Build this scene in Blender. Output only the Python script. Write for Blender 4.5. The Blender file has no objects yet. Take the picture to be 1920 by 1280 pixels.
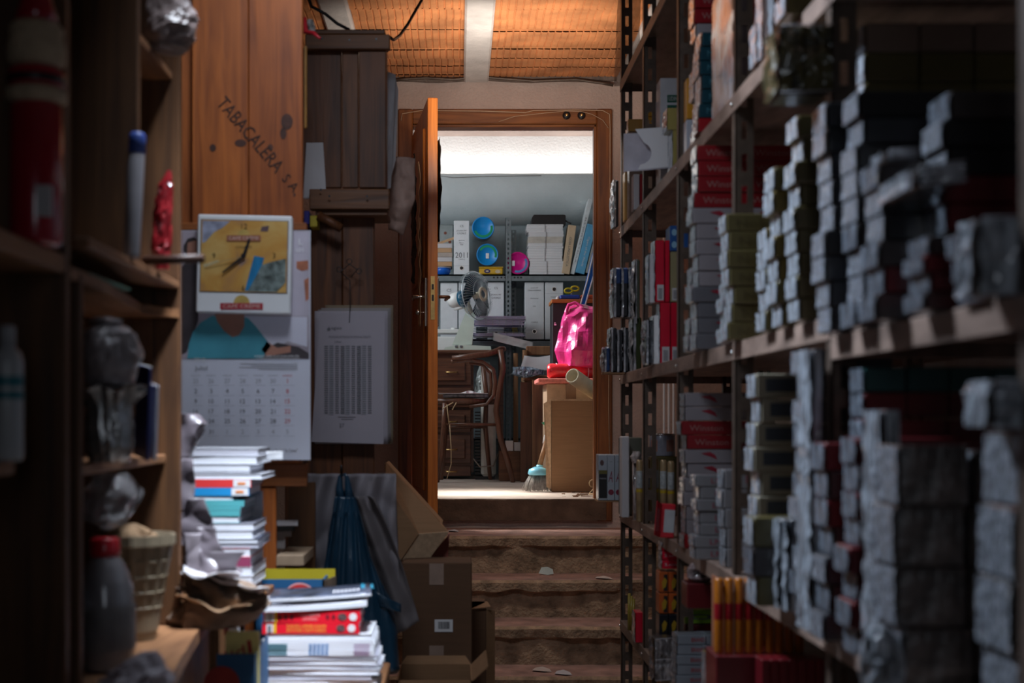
import bpy, bmesh, math, random
from mathutils import Vector, Matrix, Euler, noise
random.seed(7)
sc = bpy.context.scene
col = sc.collection
R = math.radians
# ---------------------------------------------------------------- camera, exposure, light
F, CX, CY, CZ = 2620.0, 859.0, 785.0, 1.5        # focal length in px, vanishing point, eye height
cam = bpy.data.cameras.new('camera')
cam.sensor_width = 36.0
cam.lens = 36.0 * F / 1920.0
cam.shift_x = (960 - CX) / 1920.0
cam.shift_y = (CY - 640) / 1920.0
cam.clip_start = 0.05
cam.dof.use_dof = True
cam.dof.focus_distance = 7.7
cam.dof.aperture_fstop = 2.9
camo = bpy.data.objects.new('camera', cam)
camo.location = (0, 0, CZ)
camo.rotation_euler = (R(90), 0, 0)
col.objects.link(camo)
sc.camera = camo
sc.view_settings.view_transform = 'Standard'
sc.view_settings.look = 'None'
sc.view_settings.exposure = 0.0
sc.view_settings.gamma = 1.0
sc.view_settings.use_curve_mapping = False
w = bpy.data.worlds.new('world')
sc.world = w
w.use_nodes = True
w.node_tree.nodes['Background'].inputs[0].default_value = (0.35, 0.45, 0.6, 1)
w.node_tree.nodes['Background'].inputs[1].default_value = 0.02

def area(name, loc, target, sx, sy, power, color, spread=180):
    l = bpy.data.lights.new(name, 'AREA')
    l.shape = 'RECTANGLE'; l.size = sx; l.size_y = sy
    l.energy = power; l.color = color; l.spread = R(spread)
    o = bpy.data.objects.new(name, l)
    o.location = loc
    o.rotation_euler = (Vector(target) - Vector(loc)).to_track_quat('-Z', 'Y').to_euler()
    col.objects.link(o)
    return o
# added fill lights over the aisle, placed at an invented roof opening
area('aisle_fill_light', (-0.3, 3.15, 3.3), (-0.1, 4.3, 1.5), 0.5, 0.4, 7.5, (0.80, 0.88, 1.0), 120)
area('carton_end_fill', (-0.62, 3.25, 3.25), (0.66, 2.5, 1.4), 0.3, 0.4, 15, (0.72, 0.84, 1.0), 75)  # added to brighten the carton ends that face the aisle
# narrow beam added to brighten the magazines
area('magazine_fill_beam', (-0.1, 2.7, 3.25), (-0.40, 3.34, 1.0), 0.4, 0.2, 10, (0.80, 0.88, 1.0), 40)
# daylight through the high window in the left wall of the back room
area('back_window_light', (-1.1, 9.3, 3.1), (1.0, 9.6, 2.3), 1.0, 1.2, 18, (0.88, 0.95, 1.0), 160)
area('back_window_shaft', (-1.15, 9.0, 3.2), (0.15, 8.1, 1.07), 0.5, 0.3, 7, (1.0, 0.95, 0.88), 26)
area('back_window_shaft_high', (-1.15, 9.2, 3.3), (0.85, 8.9, 1.75), 0.4, 0.3, 2.3, (0.98, 0.97, 0.95), 26)
# hidden strip light added behind the ledge to brighten the upper wall
area('upper_wall_fill', (0.45, 10.80, 3.40), (0.45, 10.93, 3.56), 3.0, 0.04, 5.0, (1.0, 0.97, 0.94), 170)
# weak fill light added behind the camera
area('front_fill_light', (0.1, -0.9, 1.9), (0.5, 2.8, 1.6), 0.5, 0.9, 0.85, (0.8, 0.88, 1.0), 85)
# fill lights added over the steps, one for the ceiling, one for the treads
area('stair_ceiling_fill', (0.25, 6.1, 2.7), (0.25, 6.75, 3.36), 0.9, 0.15, 7, (1.0, 0.90, 0.80), 115)
area('stair_tread_fill', (0.3, 5.85, 2.7), (0.35, 6.6, 0.6), 0.7, 0.15, 3.6, (1.0, 0.92, 0.85), 120)

def P(px, py, Y):
    return Vector(((px - CX) * Y / F, Y, CZ - (py - CY) * Y / F))
def X_(px, Y): return (px - CX) * Y / F
def Z_(py, Y): return CZ - (py - CY) * Y / F

# ---------------------------------------------------------------- materials
MATS = {}
def _new(name):
    m = bpy.data.materials.new(name); m.use_nodes = True
    nt = m.node_tree
    return m, nt, nt.nodes['Principled BSDF'], nt.nodes, nt.links
def _coords(N, L, scale=(1, 1, 1)):
    tc = N.new('ShaderNodeTexCoord'); mp = N.new('ShaderNodeMapping')
    mp.inputs['Scale'].default_value = scale
    L.new(tc.outputs['Object'], mp.inputs['Vector'])
    return mp
def plain(name, c, rough=0.6, metal=0.0, var=0.12, scale=18, bump=0.0, bscale=60, coat=0.0, trans=0.0, stretch=(1, 1, 1), spec=0.5, emit=None):
    if name in MATS: return MATS[name]
    m, nt, b, N, L = _new(name)
    b.inputs['Roughness'].default_value = rough
    b.inputs['Metallic'].default_value = metal
    b.inputs['Specular IOR Level'].default_value = spec
    if coat:
        b.inputs['Coat Weight'].default_value = coat; b.inputs['Coat Roughness'].default_value = 0.15
    mp = _coords(N, L, stretch)
    n = N.new('ShaderNodeTexNoise'); n.inputs['Scale'].default_value = scale; n.inputs['Detail'].default_value = 6
    L.new(mp.outputs[0], n.inputs['Vector'])
    r = N.new('ShaderNodeValToRGB')
    c = tuple(c)
    r.color_ramp.elements[0].position = 0.3; r.color_ramp.elements[1].position = 0.7
    r.color_ramp.elements[0].color = tuple(x * (1 - var) for x in c) + (1,)
    r.color_ramp.elements[1].color = tuple(min(1, x * (1 + var)) for x in c) + (1,)
    L.new(n.outputs['Fac'], r.inputs[0]); L.new(r.outputs[0], b.inputs['Base Color'])
    if bump:
        n2 = N.new('ShaderNodeTexNoise'); n2.inputs['Scale'].default_value = bscale; n2.inputs['Detail'].default_value = 5
        L.new(mp.outputs[0], n2.inputs['Vector'])
        bp = N.new('ShaderNodeBump'); bp.inputs['Strength'].default_value = bump; bp.inputs['Distance'].default_value = 0.01
        L.new(n2.outputs['Fac'], bp.inputs['Height']); L.new(bp.outputs[0], b.inputs['Normal'])
    if trans:
        b.inputs['Alpha'].default_value = 1 - trans
    if emit:
        b.inputs['Emission Color'].default_value = c + (1,); b.inputs['Emission Strength'].default_value = emit
    MATS[name] = m
    return m
def wood(name, light, dark, axis='z', scale=1.0, rough=0.55, bump=0.25, knots=0.35):
    if name in MATS: return MATS[name]
    m, nt, b, N, L = _new(name)
    s = {'z': (14, 14, 0.9), 'x': (0.9, 14, 14), 'y': (14, 0.9, 14)}[axis]
    mp = _coords(N, L, tuple(v * scale for v in s))
    n = N.new('ShaderNodeTexNoise'); n.inputs['Scale'].default_value = 2.2; n.inputs['Detail'].default_value = 9; n.inputs['Distortion'].default_value = 1.2
    L.new(mp.outputs[0], n.inputs['Vector'])
    mp2 = _coords(N, L, (1, 1, 1))
    n2 = N.new('ShaderNodeTexNoise'); n2.inputs['Scale'].default_value = 3.1; n2.inputs['Detail'].default_value = 5
    L.new(mp2.outputs[0], n2.inputs['Vector'])
    mix = N.new('ShaderNodeMath'); mix.operation = 'MULTIPLY_ADD'
    mix.inputs[1].default_value = knots
    L.new(n2.outputs['Fac'], mix.inputs[0]); 
    sub = N.new('ShaderNodeMath'); sub.operation = 'MULTIPLY'; sub.inputs[1].default_value = 1 - knots
    L.new(n.outputs['Fac'], sub.inputs[0]); L.new(sub.outputs[0], mix.inputs[2])
    r = N.new('ShaderNodeValToRGB')
    r.color_ramp.elements[0].position = 0.34; r.color_ramp.elements[1].position = 0.62
    r.color_ramp.elements[0].color = tuple(dark) + (1,); r.color_ramp.elements[1].color = tuple(light) + (1,)
    L.new(mix.outputs[0], r.inputs[0]); L.new(r.outputs[0], b.inputs['Base Color'])
    b.inputs['Roughness'].default_value = rough
    bp = N.new('ShaderNodeBump'); bp.inputs['Strength'].default_value = bump; bp.inputs['Distance'].default_value = 0.003
    L.new(n.outputs['Fac'], bp.inputs['Height']); L.new(bp.outputs[0], b.inputs['Normal'])
    MATS[name] = m
    return m
def plaster(name, c, c2, bump=0.5, bscale=140, scale=2.0, speck=True):
    if name in MATS: return MATS[name]
    m, nt, b, N, L = _new(name)
    mp = _coords(N, L)
    n = N.new('ShaderNodeTexNoise'); n.inputs['Scale'].default_value = scale; n.inputs['Detail'].default_value = 10; n.inputs['Roughness'].default_value = 0.65
    L.new(mp.outputs[0], n.inputs['Vector'])
    r = N.new('ShaderNodeValToRGB'); r.color_ramp.elements[0].position = 0.35; r.color_ramp.elements[1].position = 0.65
    r.color_ramp.elements[0].color = tuple(c2) + (1,); r.color_ramp.elements[1].color = tuple(c) + (1,)
    L.new(n.outputs['Fac'], r.inputs[0]); L.new(r.outputs[0], b.inputs['Base Color'])
    b.inputs['Roughness'].default_value = 0.9
    v = N.new('ShaderNodeTexNoise'); v.inputs['Scale'].default_value = bscale; v.inputs['Detail'].default_value = 3
    L.new(mp.outputs[0], v.inputs['Vector'])
    bp = N.new('ShaderNodeBump'); bp.inputs['Strength'].default_value = bump; bp.inputs['Distance'].default_value = 0.006
    L.new(v.outputs['Fac'], bp.inputs['Height']); L.new(bp.outputs[0], b.inputs['Normal'])
    MATS[name] = m
    return m
def cello(name, c=(0.72, 0.78, 0.84), rough=0.22, bump=0.9, bscale=(25, 25, 6)):
    """glossy crinkled clear wrapping, seen as pale streaks over what it wraps"""
    if name in MATS: return MATS[name]
    m, nt, b, N, L = _new(name)
    mp = _coords(N, L, bscale)
    n = N.new('ShaderNodeTexNoise'); n.inputs['Scale'].default_value = 2.5; n.inputs['Detail'].default_value = 5
    L.new(mp.outputs[0], n.inputs['Vector'])
    r = N.new('ShaderNodeValToRGB'); r.color_ramp.elements[0].position = 0.35; r.color_ramp.elements[1].position = 0.6
    r.color_ramp.elements[0].color = tuple(x * 0.18 for x in c) + (1,); r.color_ramp.elements[1].color = tuple(c) + (1,)  # pale streaks put into the base colour stand for highlights on clear film
    L.new(n.outputs['Fac'], r.inputs[0]); L.new(r.outputs[0], b.inputs['Base Color'])
    b.inputs['Roughness'].default_value = rough; b.inputs['Coat Weight'].default_value = 1.0; b.inputs['Coat Roughness'].default_value = 0.08
    bp = N.new('ShaderNodeBump'); bp.inputs['Strength'].default_value = bump; bp.inputs['Distance'].default_value = 0.02
    L.new(n.outputs['Fac'], bp.inputs['Height']); L.new(bp.outputs[0], b.inputs['Normal'])
    MATS[name] = m
    return m
def film(name, c, alpha=0.35, rough=0.15):
    """thin clear plastic film"""
    if name in MATS: return MATS[name]
    m, nt, b, N, L = _new(name)
    mp = _coords(N, L, (12, 12, 12))
    n = N.new('ShaderNodeTexNoise'); n.inputs['Scale'].default_value = 2.0; n.inputs['Detail'].default_value = 4
    L.new(mp.outputs[0], n.inputs['Vector'])
    bp = N.new('ShaderNodeBump'); bp.inputs['Strength'].default_value = 0.8; bp.inputs['Distance'].default_value = 0.02
    L.new(n.outputs['Fac'], bp.inputs['Height']); L.new(bp.outputs[0], b.inputs['Normal'])
    b.inputs['Base Color'].default_value = tuple(c) + (1,)
    b.inputs['Roughness'].default_value = rough
    b.inputs['Alpha'].default_value = alpha
    b.inputs['Coat Weight'].default_value = 1.0
    MATS[name] = m
    return m

# ---------------------------------------------------------------- mesh builder
class MB:
    def __init__(s): s.v = []; s.f = []; s.mi = []; s.mats = []; s.cur = 0; s.sm = []; s.smooth = False
    def mat(s, m):
        if m not in s.mats: s.mats.append(m)
        s.cur = s.mats.index(m); return s
    def add(s, vs, fs):
        o = len(s.v); s.v += [Vector(v) for v in vs]
        for f in fs: s.f.append([i + o for i in f]); s.mi.append(s.cur); s.sm.append(s.smooth)
        return s
    def box(s, x0, x1, y0, y1, z0, z1, M=None):
        vs = [Vector((x, y, z)) for z in (z0, z1) for y in (y0, y1) for x in (x0, x1)]
        if M is not None: vs = [M @ v for v in vs]
        return s.add(vs, [(0, 2, 3, 1), (4, 5, 7, 6), (0, 1, 5, 4), (2, 6, 7, 3), (0, 4, 6, 2), (1, 3, 7, 5)])
    def bev(s, x0, x1, y0, y1, z0, z1, b=0.002, M=None):
        """box with chamfered edges"""
        b = min(b, (x1 - x0) * .45, (y1 - y0) * .45, (z1 - z0) * .45)
        bm = bmesh.new(); bmesh.ops.create_cube(bm, size=1)
        for v in bm.verts:
            v.co = Vector(((x0 + x1) / 2 + v.co.x * (x1 - x0), (y0 + y1) / 2 + v.co.y * (y1 - y0), (z0 + z1) / 2 + v.co.z * (z1 - z0)))
        bmesh.ops.bevel(bm, geom=list(bm.edges), offset=b, segments=1, affect='EDGES')
        bm.verts.index_update()
        vs = [v.co.copy() for v in bm.verts]
        if M is not None: vs = [M @ v for v in vs]
        s.add(vs, [[v.index for v in f.verts] for f in bm.faces]); bm.free(); return s
    def prism(s, pts, y0, y1, M=None):
        """outline of (x, z) points pushed from y0 to y1"""
        n = len(pts)
        vs = [Vector((p[0], y0, p[1])) for p in pts] + [Vector((p[0], y1, p[1])) for p in pts]
        if M is not None: vs = [M @ v for v in vs]
        return s.add(vs, [list(range(n)), list(range(2 * n - 1, n - 1, -1))] + [(i, i + n, (i + 1) % n + n, (i + 1) % n) for i in range(n)])
    def tube(s, path, r, n=8, cap=True, M=None):
        path = [Vector(p) for p in path]; rr = r if isinstance(r, (list, tuple)) else [r] * len(path)
        t0 = (path[1] - path[0]).normalized(); u = t0.orthogonal().normalized(); vs = []
        for i, p in enumerate(path):
            t = (path[min(i + 1, len(path) - 1)] - path[max(i - 1, 0)]).normalized()
            u = (u - t * u.dot(t)).normalized(); w_ = t.cross(u)
            for k in range(n):
                a = 2 * math.pi * k / n
                vs.append(p + (u * math.cos(a) + w_ * math.sin(a)) * rr[i])
        fs = []
        for i in range(len(path) - 1):
            for k in range(n):
                fs.append((i * n + k, i * n + (k + 1) % n, (i + 1) * n + (k + 1) % n, (i + 1) * n + k))
        if cap: fs += [list(range(n - 1, -1, -1)), list(range((len(path) - 1) * n, len(path) * n))]
        if M is not None: vs = [M @ v for v in vs]
        sm = s.smooth; s.smooth = True; s.add(vs, fs); s.smooth = sm; return s
    def lathe(s, prof, c=(0, 0, 0), n=24, M=None, cap=True):
        """(r, z) profile turned about z"""
        vs = []; c = Vector(c)
        for r_, z_ in prof:
            for k in range(n):
                a = 2 * math.pi * k / n; vs.append(c + Vector((r_ * math.cos(a), r_ * math.sin(a), z_)))
        fs = [(i * n + k, i * n + (k + 1) % n, (i + 1) * n + (k + 1) % n, (i + 1) * n + k) for i in range(len(prof) - 1) for k in range(n)]
        if cap: fs += [list(range(n - 1, -1, -1)), list(range((len(prof) - 1) * n, len(prof) * n))]
        if M is not None: vs = [M @ v for v in vs]
        sm = s.smooth; s.smooth = True; s.add(vs, fs); s.smooth = sm; return s
    def grid(s, fn, nu, nv, thick=0.0):
        vs = [Vector(fn(i / nu, j / nv)) for j in range(nv + 1) for i in range(nu + 1)]
        fs = [(j * (nu + 1) + i, j * (nu + 1) + i + 1, (j + 1) * (nu + 1) + i + 1, (j + 1) * (nu + 1) + i) for j in range(nv) for i in range(nu)]
        sm = s.smooth; s.smooth = True; s.add(vs, fs); s.smooth = sm; return s
    def build(s, name, mat=None, parent=None, world=False, label=None, cat=None, group=None, kind=None, loc=None, solid=0, sub=0):
        me = bpy.data.meshes.new(name)
        vs = s.v
        if world and parent is not None:
            inv = WM(parent).inverted(); vs = [inv @ v for v in vs]
        if loc is not None:
            loc = Vector(loc); vs = [v - loc for v in vs]
        me.from_pydata(vs, [], s.f)
        if mat is not None and not s.mats: me.materials.append(mat)
        for m in s.mats: me.materials.append(m)
        if s.mats: me.polygons.foreach_set('material_index', s.mi)
        me.polygons.foreach_set('use_smooth', s.sm)
        me.update()
        if not solid:
            bm = bmesh.new(); bm.from_mesh(me); bmesh.ops.recalc_face_normals(bm, faces=bm.faces); bm.to_mesh(me); bm.free()
        o = bpy.data.objects.new(name, me); col.objects.link(o)
        if parent is not None: o.parent = parent
        if loc is not None: o.location = loc
        if solid:
            md = o.modifiers.new('solid', 'SOLIDIFY'); md.thickness = solid
        if sub:
            md = o.modifiers.new('sub', 'SUBSURF'); md.levels = sub; md.render_levels = sub
        tag(o, label, cat, group, kind)
        return o
def WM(o):
    m = Matrix.LocRotScale(o.location, o.rotation_euler, o.scale)
    return WM(o.parent) @ m if o.parent else m
def tag(o, label=None, cat=None, group=None, kind=None):
    if label: o['label'] = label
    if cat: o['category'] = cat
    if group: o['group'] = group
    if kind: o['kind'] = kind
    return o
def thing(name, label, cat, loc=(0, 0, 0), rz=0, group=None, rot=None):
    o = bpy.data.objects.new(name, None); col.objects.link(o)
    o.empty_display_size = 0.05
    o.location = loc; o.rotation_euler = rot if rot else (0, 0, rz)
    return tag(o, label, cat, group)
def struct(name, mb, mat=None, label=None):
    return mb.build(name, mat, kind='structure', label=label)
def dup(root, loc, rot=None, label=None, group=None, parent=None):
    r = root.copy(); col.objects.link(r); r.location = loc
    if rot: r.rotation_euler = rot
    if parent: r.parent = parent
    if label: r['label'] = label
    if group: r['group'] = group
    for ch in list(root.children):
        dupc(ch, r)
    return r
def dupc(o, parent):
    c = o.copy(); col.objects.link(c); c.parent = parent
    for g in list(o.children): dupc(g, c)
TXT = {}
def text_mesh(s, size=1.0, ext=0.0):
    k = (s, ext)
    if k not in TXT:
        cu = bpy.data.curves.new('writing', 'FONT'); cu.body = s; cu.align_x = 'CENTER'; cu.align_y = 'CENTER'; cu.resolution_u = 2
        cu.extrude = 0
        o = bpy.data.objects.new('writing', cu); col.objects.link(o)
        dg = bpy.context.evaluated_depsgraph_get(); dg.update()
        me = bpy.data.meshes.new_from_object(o.evaluated_get(dg))
        bpy.data.objects.remove(o)
        vs = [v.co.copy() for v in me.vertices]; fs = [list(p.vertices) for p in me.polygons]
        if vs:
            x0 = min(v.x for v in vs); x1 = max(v.x for v in vs); y0 = min(v.y for v in vs); y1 = max(v.y for v in vs)
            vs = [Vector((v.x - (x0 + x1) / 2, v.y - (y0 + y1) / 2, 0)) for v in vs]
        else: x0 = y0 = 0; x1 = y1 = 1
        bpy.data.meshes.remove(me)
        TXT[k] = (vs, fs, x1 - x0, y1 - y0)
    return TXT[k]
def put_text(mb, s, c, w=None, h=None, M=None, tilt=0):
    """flat letters facing -Y centred on c; w = width, h = height"""
    vs, fs, tw, th = text_mesh(s)
    kx = (w / tw) if w else (h / th); ky = (h / th) if h else kx
    if w and not h: ky = kx
    c = Vector(c); ca, sa = math.cos(tilt), math.sin(tilt)
    out = []
    for v in vs:
        x, z = v.x * kx, v.y * ky
        p = c + Vector((x * ca - z * sa, 0, x * sa + z * ca))
        out.append(M @ p if M is not None else p)
    mb.add(out, fs); return mb
def disc(mb, c, r, n=20, rx=None, a0=0, a1=2 * math.pi, y=None):
    c = Vector(c); rx = rx or r
    pts = [c + Vector((rx * math.cos(a0 + (a1 - a0) * k / n), 0, r * math.sin(a0 + (a1 - a0) * k / n))) for k in range(n + (0 if abs(a1 - a0 - 2 * math.pi) < 1e-6 else 1))]
    mb.add(pts, [list(range(len(pts)))]); return mb
def arc_band(mb, c, r0, r1, a0, a1, n=20):
    c = Vector(c); vs = []
    for k in range(n + 1):
        a = a0 + (a1 - a0) * k / n
        for r_ in (r0, r1): vs.append(c + Vector((r_ * math.cos(a), 0, r_ * math.sin(a))))
    mb.add(vs, [(2 * k, 2 * k + 2, 2 * k + 3, 2 * k + 1) for k in range(n)]); return mb
def quad(mb, x0, x1, z0, z1, y):
    mb.add([(x0, y, z0), (x1, y, z0), (x1, y, z1), (x0, y, z1)], [(0, 1, 2, 3)]); return mb
def poly(mb, pts, y):
    mb.add([(p[0], y, p[1]) for p in pts], [list(range(len(pts)))]); return mb
def nz(p, s=1.0, seed=0.0):
    return noise.noise(Vector(p) * s + Vector((seed, seed * 1.7, -seed)))
def ridge(p, s, seed=0):
    return 1 - abs(nz(p, s, seed)) * 2.2
def blob(mb, rings, n=48, crumple=0.01, s=14, seed=0, cap=True, steps=6, flat=True, zs=1.0):
    """lofted closed lump: rings of (z, cx, cy, rx, ry), creased like thin plastic"""
    prof = []
    for i in range(len(rings) - 1):
        a, b = rings[i], rings[i + 1]
        for k in range(steps):
            t = k / steps; t = t * t * (3 - 2 * t) * 0.4 + t * 0.6
            prof.append([a[j] * (1 - t) + b[j] * t for j in range(5)])
    prof.append(list(rings[-1]))
    vs = []
    for z, cx, cy, rx, ry in prof:
        for k in range(n):
            a = 2 * math.pi * k / n
            d = Vector((math.cos(a), math.sin(a), 0))
            p = Vector((cx + rx * d.x, cy + ry * d.y, z))
            q = Vector((p.x, p.y, p.z * zs))
            c_ = crumple * (ridge(q + d * 0.02, s, seed) - .4 + 0.5 * ridge(q, s * 2.3, seed + 3)) * min(1, (rx + ry) / (8 * crumple + 1e-6))
            vs.append(p + d * c_ + Vector((0, 0, c_ * 0.3)))
    m = len(prof)
    fs = [(i * n + k, i * n + (k + 1) % n, (i + 1) * n + (k + 1) % n, (i + 1) * n + k) for i in range(m - 1) for k in range(n)]
    if cap: fs += [list(range(n - 1, -1, -1)), list(range((m - 1) * n, m * n))]
    sm = mb.smooth; mb.smooth = not flat; mb.add(vs, fs); mb.smooth = sm
    return mb
ORD = ['first', 'second', 'third', 'fourth', 'fifth', 'sixth', 'seventh', 'eighth', 'ninth', 'tenth', 'eleventh', 'twelfth', 'thirteenth', 'fourteenth', 'fifteenth', 'sixteenth', 'seventeenth', 'eighteenth', 'nineteenth', 'twentieth']

# shared materials
M_cab = wood('cabinet_wood', (0.46, 0.125, 0.02), (0.2, 0.046, 0.008), 'z')
M_cabx = wood('cabinet_wood_cross', (0.40, 0.12, 0.025), (0.16, 0.045, 0.01), 'x')
M_old = wood('old_crate_wood', (0.16, 0.052, 0.014), (0.05, 0.015, 0.005), 'z', bump=0.5)
M_oldx = wood('old_crate_wood_cross', (0.20, 0.078, 0.026), (0.07, 0.026, 0.010), 'x', bump=0.5)
M_shelfw = wood('dark_shelf_wood', (0.13, 0.055, 0.018), (0.045, 0.017, 0.006), 'z')
M_shelfy = wood('dark_shelf_wood_long', (0.28, 0.13, 0.055), (0.11, 0.045, 0.018), 'y')
M_door = wood('varnished_door_wood', (0.60, 0.19, 0.035), (0.33, 0.085, 0.014), 'z', rough=0.35, bump=0.08, knots=0.2)
M_frame = wood('varnished_frame_wood', (0.30, 0.105, 0.028), (0.12, 0.036, 0.01), 'z', rough=0.4, bump=0.1)
M_framex = wood('varnished_frame_wood_cross', (0.30, 0.105, 0.028), (0.12, 0.036, 0.01), 'x', rough=0.4, bump=0.1)
M_steel = plain('brown_painted_steel', (0.105, 0.075, 0.058), 0.45, 0.3, 0.25, 30)
M_board = plain('worn_shelf_paint', (0.29, 0.20, 0.16), 0.5, 0.1, 0.35, 8, 0.15, 40, stretch=(3, 1, 3))
M_grey = plain('grey_painted_steel', (0.20, 0.24, 0.26), 0.45, 0.4, 0.15, 20)
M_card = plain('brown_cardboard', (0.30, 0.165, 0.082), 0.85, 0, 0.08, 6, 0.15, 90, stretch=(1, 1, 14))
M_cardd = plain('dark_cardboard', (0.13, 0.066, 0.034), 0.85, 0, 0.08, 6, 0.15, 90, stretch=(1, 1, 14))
M_cardin = plain('cardboard_cut_edge', (0.55, 0.38, 0.24), 0.9, 0, 0.15, 60)
M_white = plain('white_paper', (0.78, 0.78, 0.80), 0.7, 0, 0.04, 5)
M_paperdim = plain('greyish_paper', (0.55, 0.53, 0.55), 0.8, 0, 0.07, 5)
M_ink = plain('black_ink', (0.02, 0.02, 0.022), 0.6, 0, 0)
M_inkg = plain('grey_ink', (0.16, 0.16, 0.18), 0.7, 0, 0)
M_inkl = plain('pale_grey_ink', (0.42, 0.42, 0.45), 0.7, 0, 0)
M_red = plain('red_print', (0.62, 0.02, 0.035), 0.45, 0, 0.05, 9, coat=0.3)
M_black = plain('black_plastic', (0.015, 0.014, 0.016), 0.4, 0, 0.1)
M_chrome = plain('brushed_metal', (0.75, 0.74, 0.72), 0.25, 1.0, 0.05)
M_brass = plain('brass', (0.75, 0.5, 0.2), 0.35, 1.0, 0.15, 40)
# ================================================================ structure
DY = 7.6            # plane of the wall with the door
FZ = 1.065          # floor height of the back room
SX0, SX1 = -0.52, 1.55
M_wall = plaster('pinkish_rough_plaster', (0.52, 0.40, 0.35), (0.40, 0.30, 0.26), 0.9, 70)
M_walld = plaster('old_side_plaster', (0.42, 0.36, 0.33), (0.3, 0.25, 0.22), 0.8, 70)
M_blue = plaster('blue_grey_plaster', (0.48, 0.56, 0.59), (0.36, 0.44, 0.47), 0.25, 90, 1.5)
M_upper = plaster('white_rough_plaster', (0.88, 0.88, 0.87), (0.82, 0.81, 0.8), 0.8, 60)
M_floor = plain('dusty_floor_tiles', (0.36, 0.30, 0.26), 0.6, 0, 0.3, 5, 0.2, 30)
M_backfloor = plain('pale_stone_floor', (0.52, 0.44, 0.38), 0.5, 0, 0.2, 7, 0.15, 40)
M_tread = plain('worn_red_tread', (0.36, 0.21, 0.17), 0.75, 0, 0.35, 9, 0.5, 50)
M_riser = plain('rough_concrete_riser', (0.33, 0.22, 0.14), 0.95, 0, 0.45, 16, 1.0, 70)
M_brick = plain('orange_hollow_brick', (0.60, 0.235, 0.085), 0.8, 0, 0.28, 6, 0.3, 60)
M_joist = plain('whitewashed_concrete_joist', (0.62, 0.58, 0.55), 0.85, 0, 0.15, 8, 0.4, 50)

mb = MB(); mb.box(-1.3, SX1, -2.5, 6.2, -0.08, 0); struct('floor', mb, M_floor)
mb = MB(); mb.box(-1.4, -1.3, -2.5, DY, 0, 3.6); struct('wall_left', mb, M_walld)
mb = MB(); mb.box(SX1, SX1 + 0.1, -2.5, DY, 0, 3.6); struct('wall_right', mb, M_walld)
# wall with the door opening
OX0, OX1, OZ1 = X_(774, DY), X_(1118, DY), Z_(234, DY)
FX0, FX1, FZ1 = X_(747, DY), X_(1147, DY), Z_(206, DY)
mb = MB()
mb.box(-1.4, FX0 + .02, DY, DY + 0.14, 0, 3.6); mb.box(FX1 - .02, SX1 + .1, DY, DY + 0.14, 0, 3.6)
mb.box(FX0 + .02, FX1 - .02, DY, DY + 0.14, FZ1 - .02, 3.6)
mb.box(FX0 + .02, FX1 - .02, DY, DY + 0.14, 0, FZ - 0.02)
struct('wall_front', mb, M_wall)
# wooden door surround
mb = MB()
mb.bev(FX0, OX0, DY - 0.025, DY + 0.16, FZ - 0.18, FZ1, 0.006)
mb.bev(OX1, FX1, DY - 0.025, DY + 0.16, FZ - 0.12, FZ1, 0.006)
mb.mat(M_frame); mb.mats = [M_frame, M_framex]; mb.mi = [0] * len(mb.f); mb.cur = 1
mb.bev(OX0 - .001, OX1 + .001, DY - 0.024, DY + 0.16, OZ1, FZ1 - .001, 0.006)
mb.bev(OX0 - 0.0, OX1 + .0, DY - 0.01, DY + 0.06, OZ1 - 0.014, OZ1 + .001, 0.003)
mb.cur = 0
mb.bev(OX1 - 0.014, OX1 + .001, DY - 0.01, DY + 0.06, FZ, OZ1, 0.003)
struct('trim_1', mb)
# thin cable stapled round the door surround
pts = []
for px, py in [(752, 226), (754, 213), (790, 207), (900, 208), (985, 211), (1000, 207), (1080, 206), (1130, 207), (1143, 214), (1144, 240), (1143, 500), (1141, 760), (1143, 860)]:
    v = P(px, py, DY - 0.032); pts.append(v)
mb = MB(); mb.tube(pts, 0.003, 6)
pts2 = [P(px, py, DY - 0.034) for px, py in [(935, 228), (965, 218), (1010, 213), (1060, 208), (1090, 209), (1110, 214), (1130, 225), (1141, 240)]]
mb.tube(pts2, 0.002, 6)
cable = mb.build('door_cable', plain('cream_cable', (0.5, 0.34, 0.22), 0.5), label='thin pale cable stapled along the top and right of the wooden door surround', cat='cable')
for i, px in enumerate((1062, 1090)):
    t = thing('ceramic_knob', ['dark round knob on the door lintel, left of the pair', 'dark round knob on the door lintel, right of the pair'][i], 'knob', P(px, 217, DY - 0.025))
    mb = MB(); mb.lathe([(0.02, 0), (0.022, 0.008), (0.012, 0.018)], n=16, M=Matrix.Rotation(R(90), 4, 'X')); mb.build('base', M_black, t)
    mb = MB(); mb.lathe([(0.008, 0.018), (0.008, 0.026), (0.004, 0.028)], n=12, M=Matrix.Rotation(R(90), 4, 'X')); mb.build('screw', M_brass, t)

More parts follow.
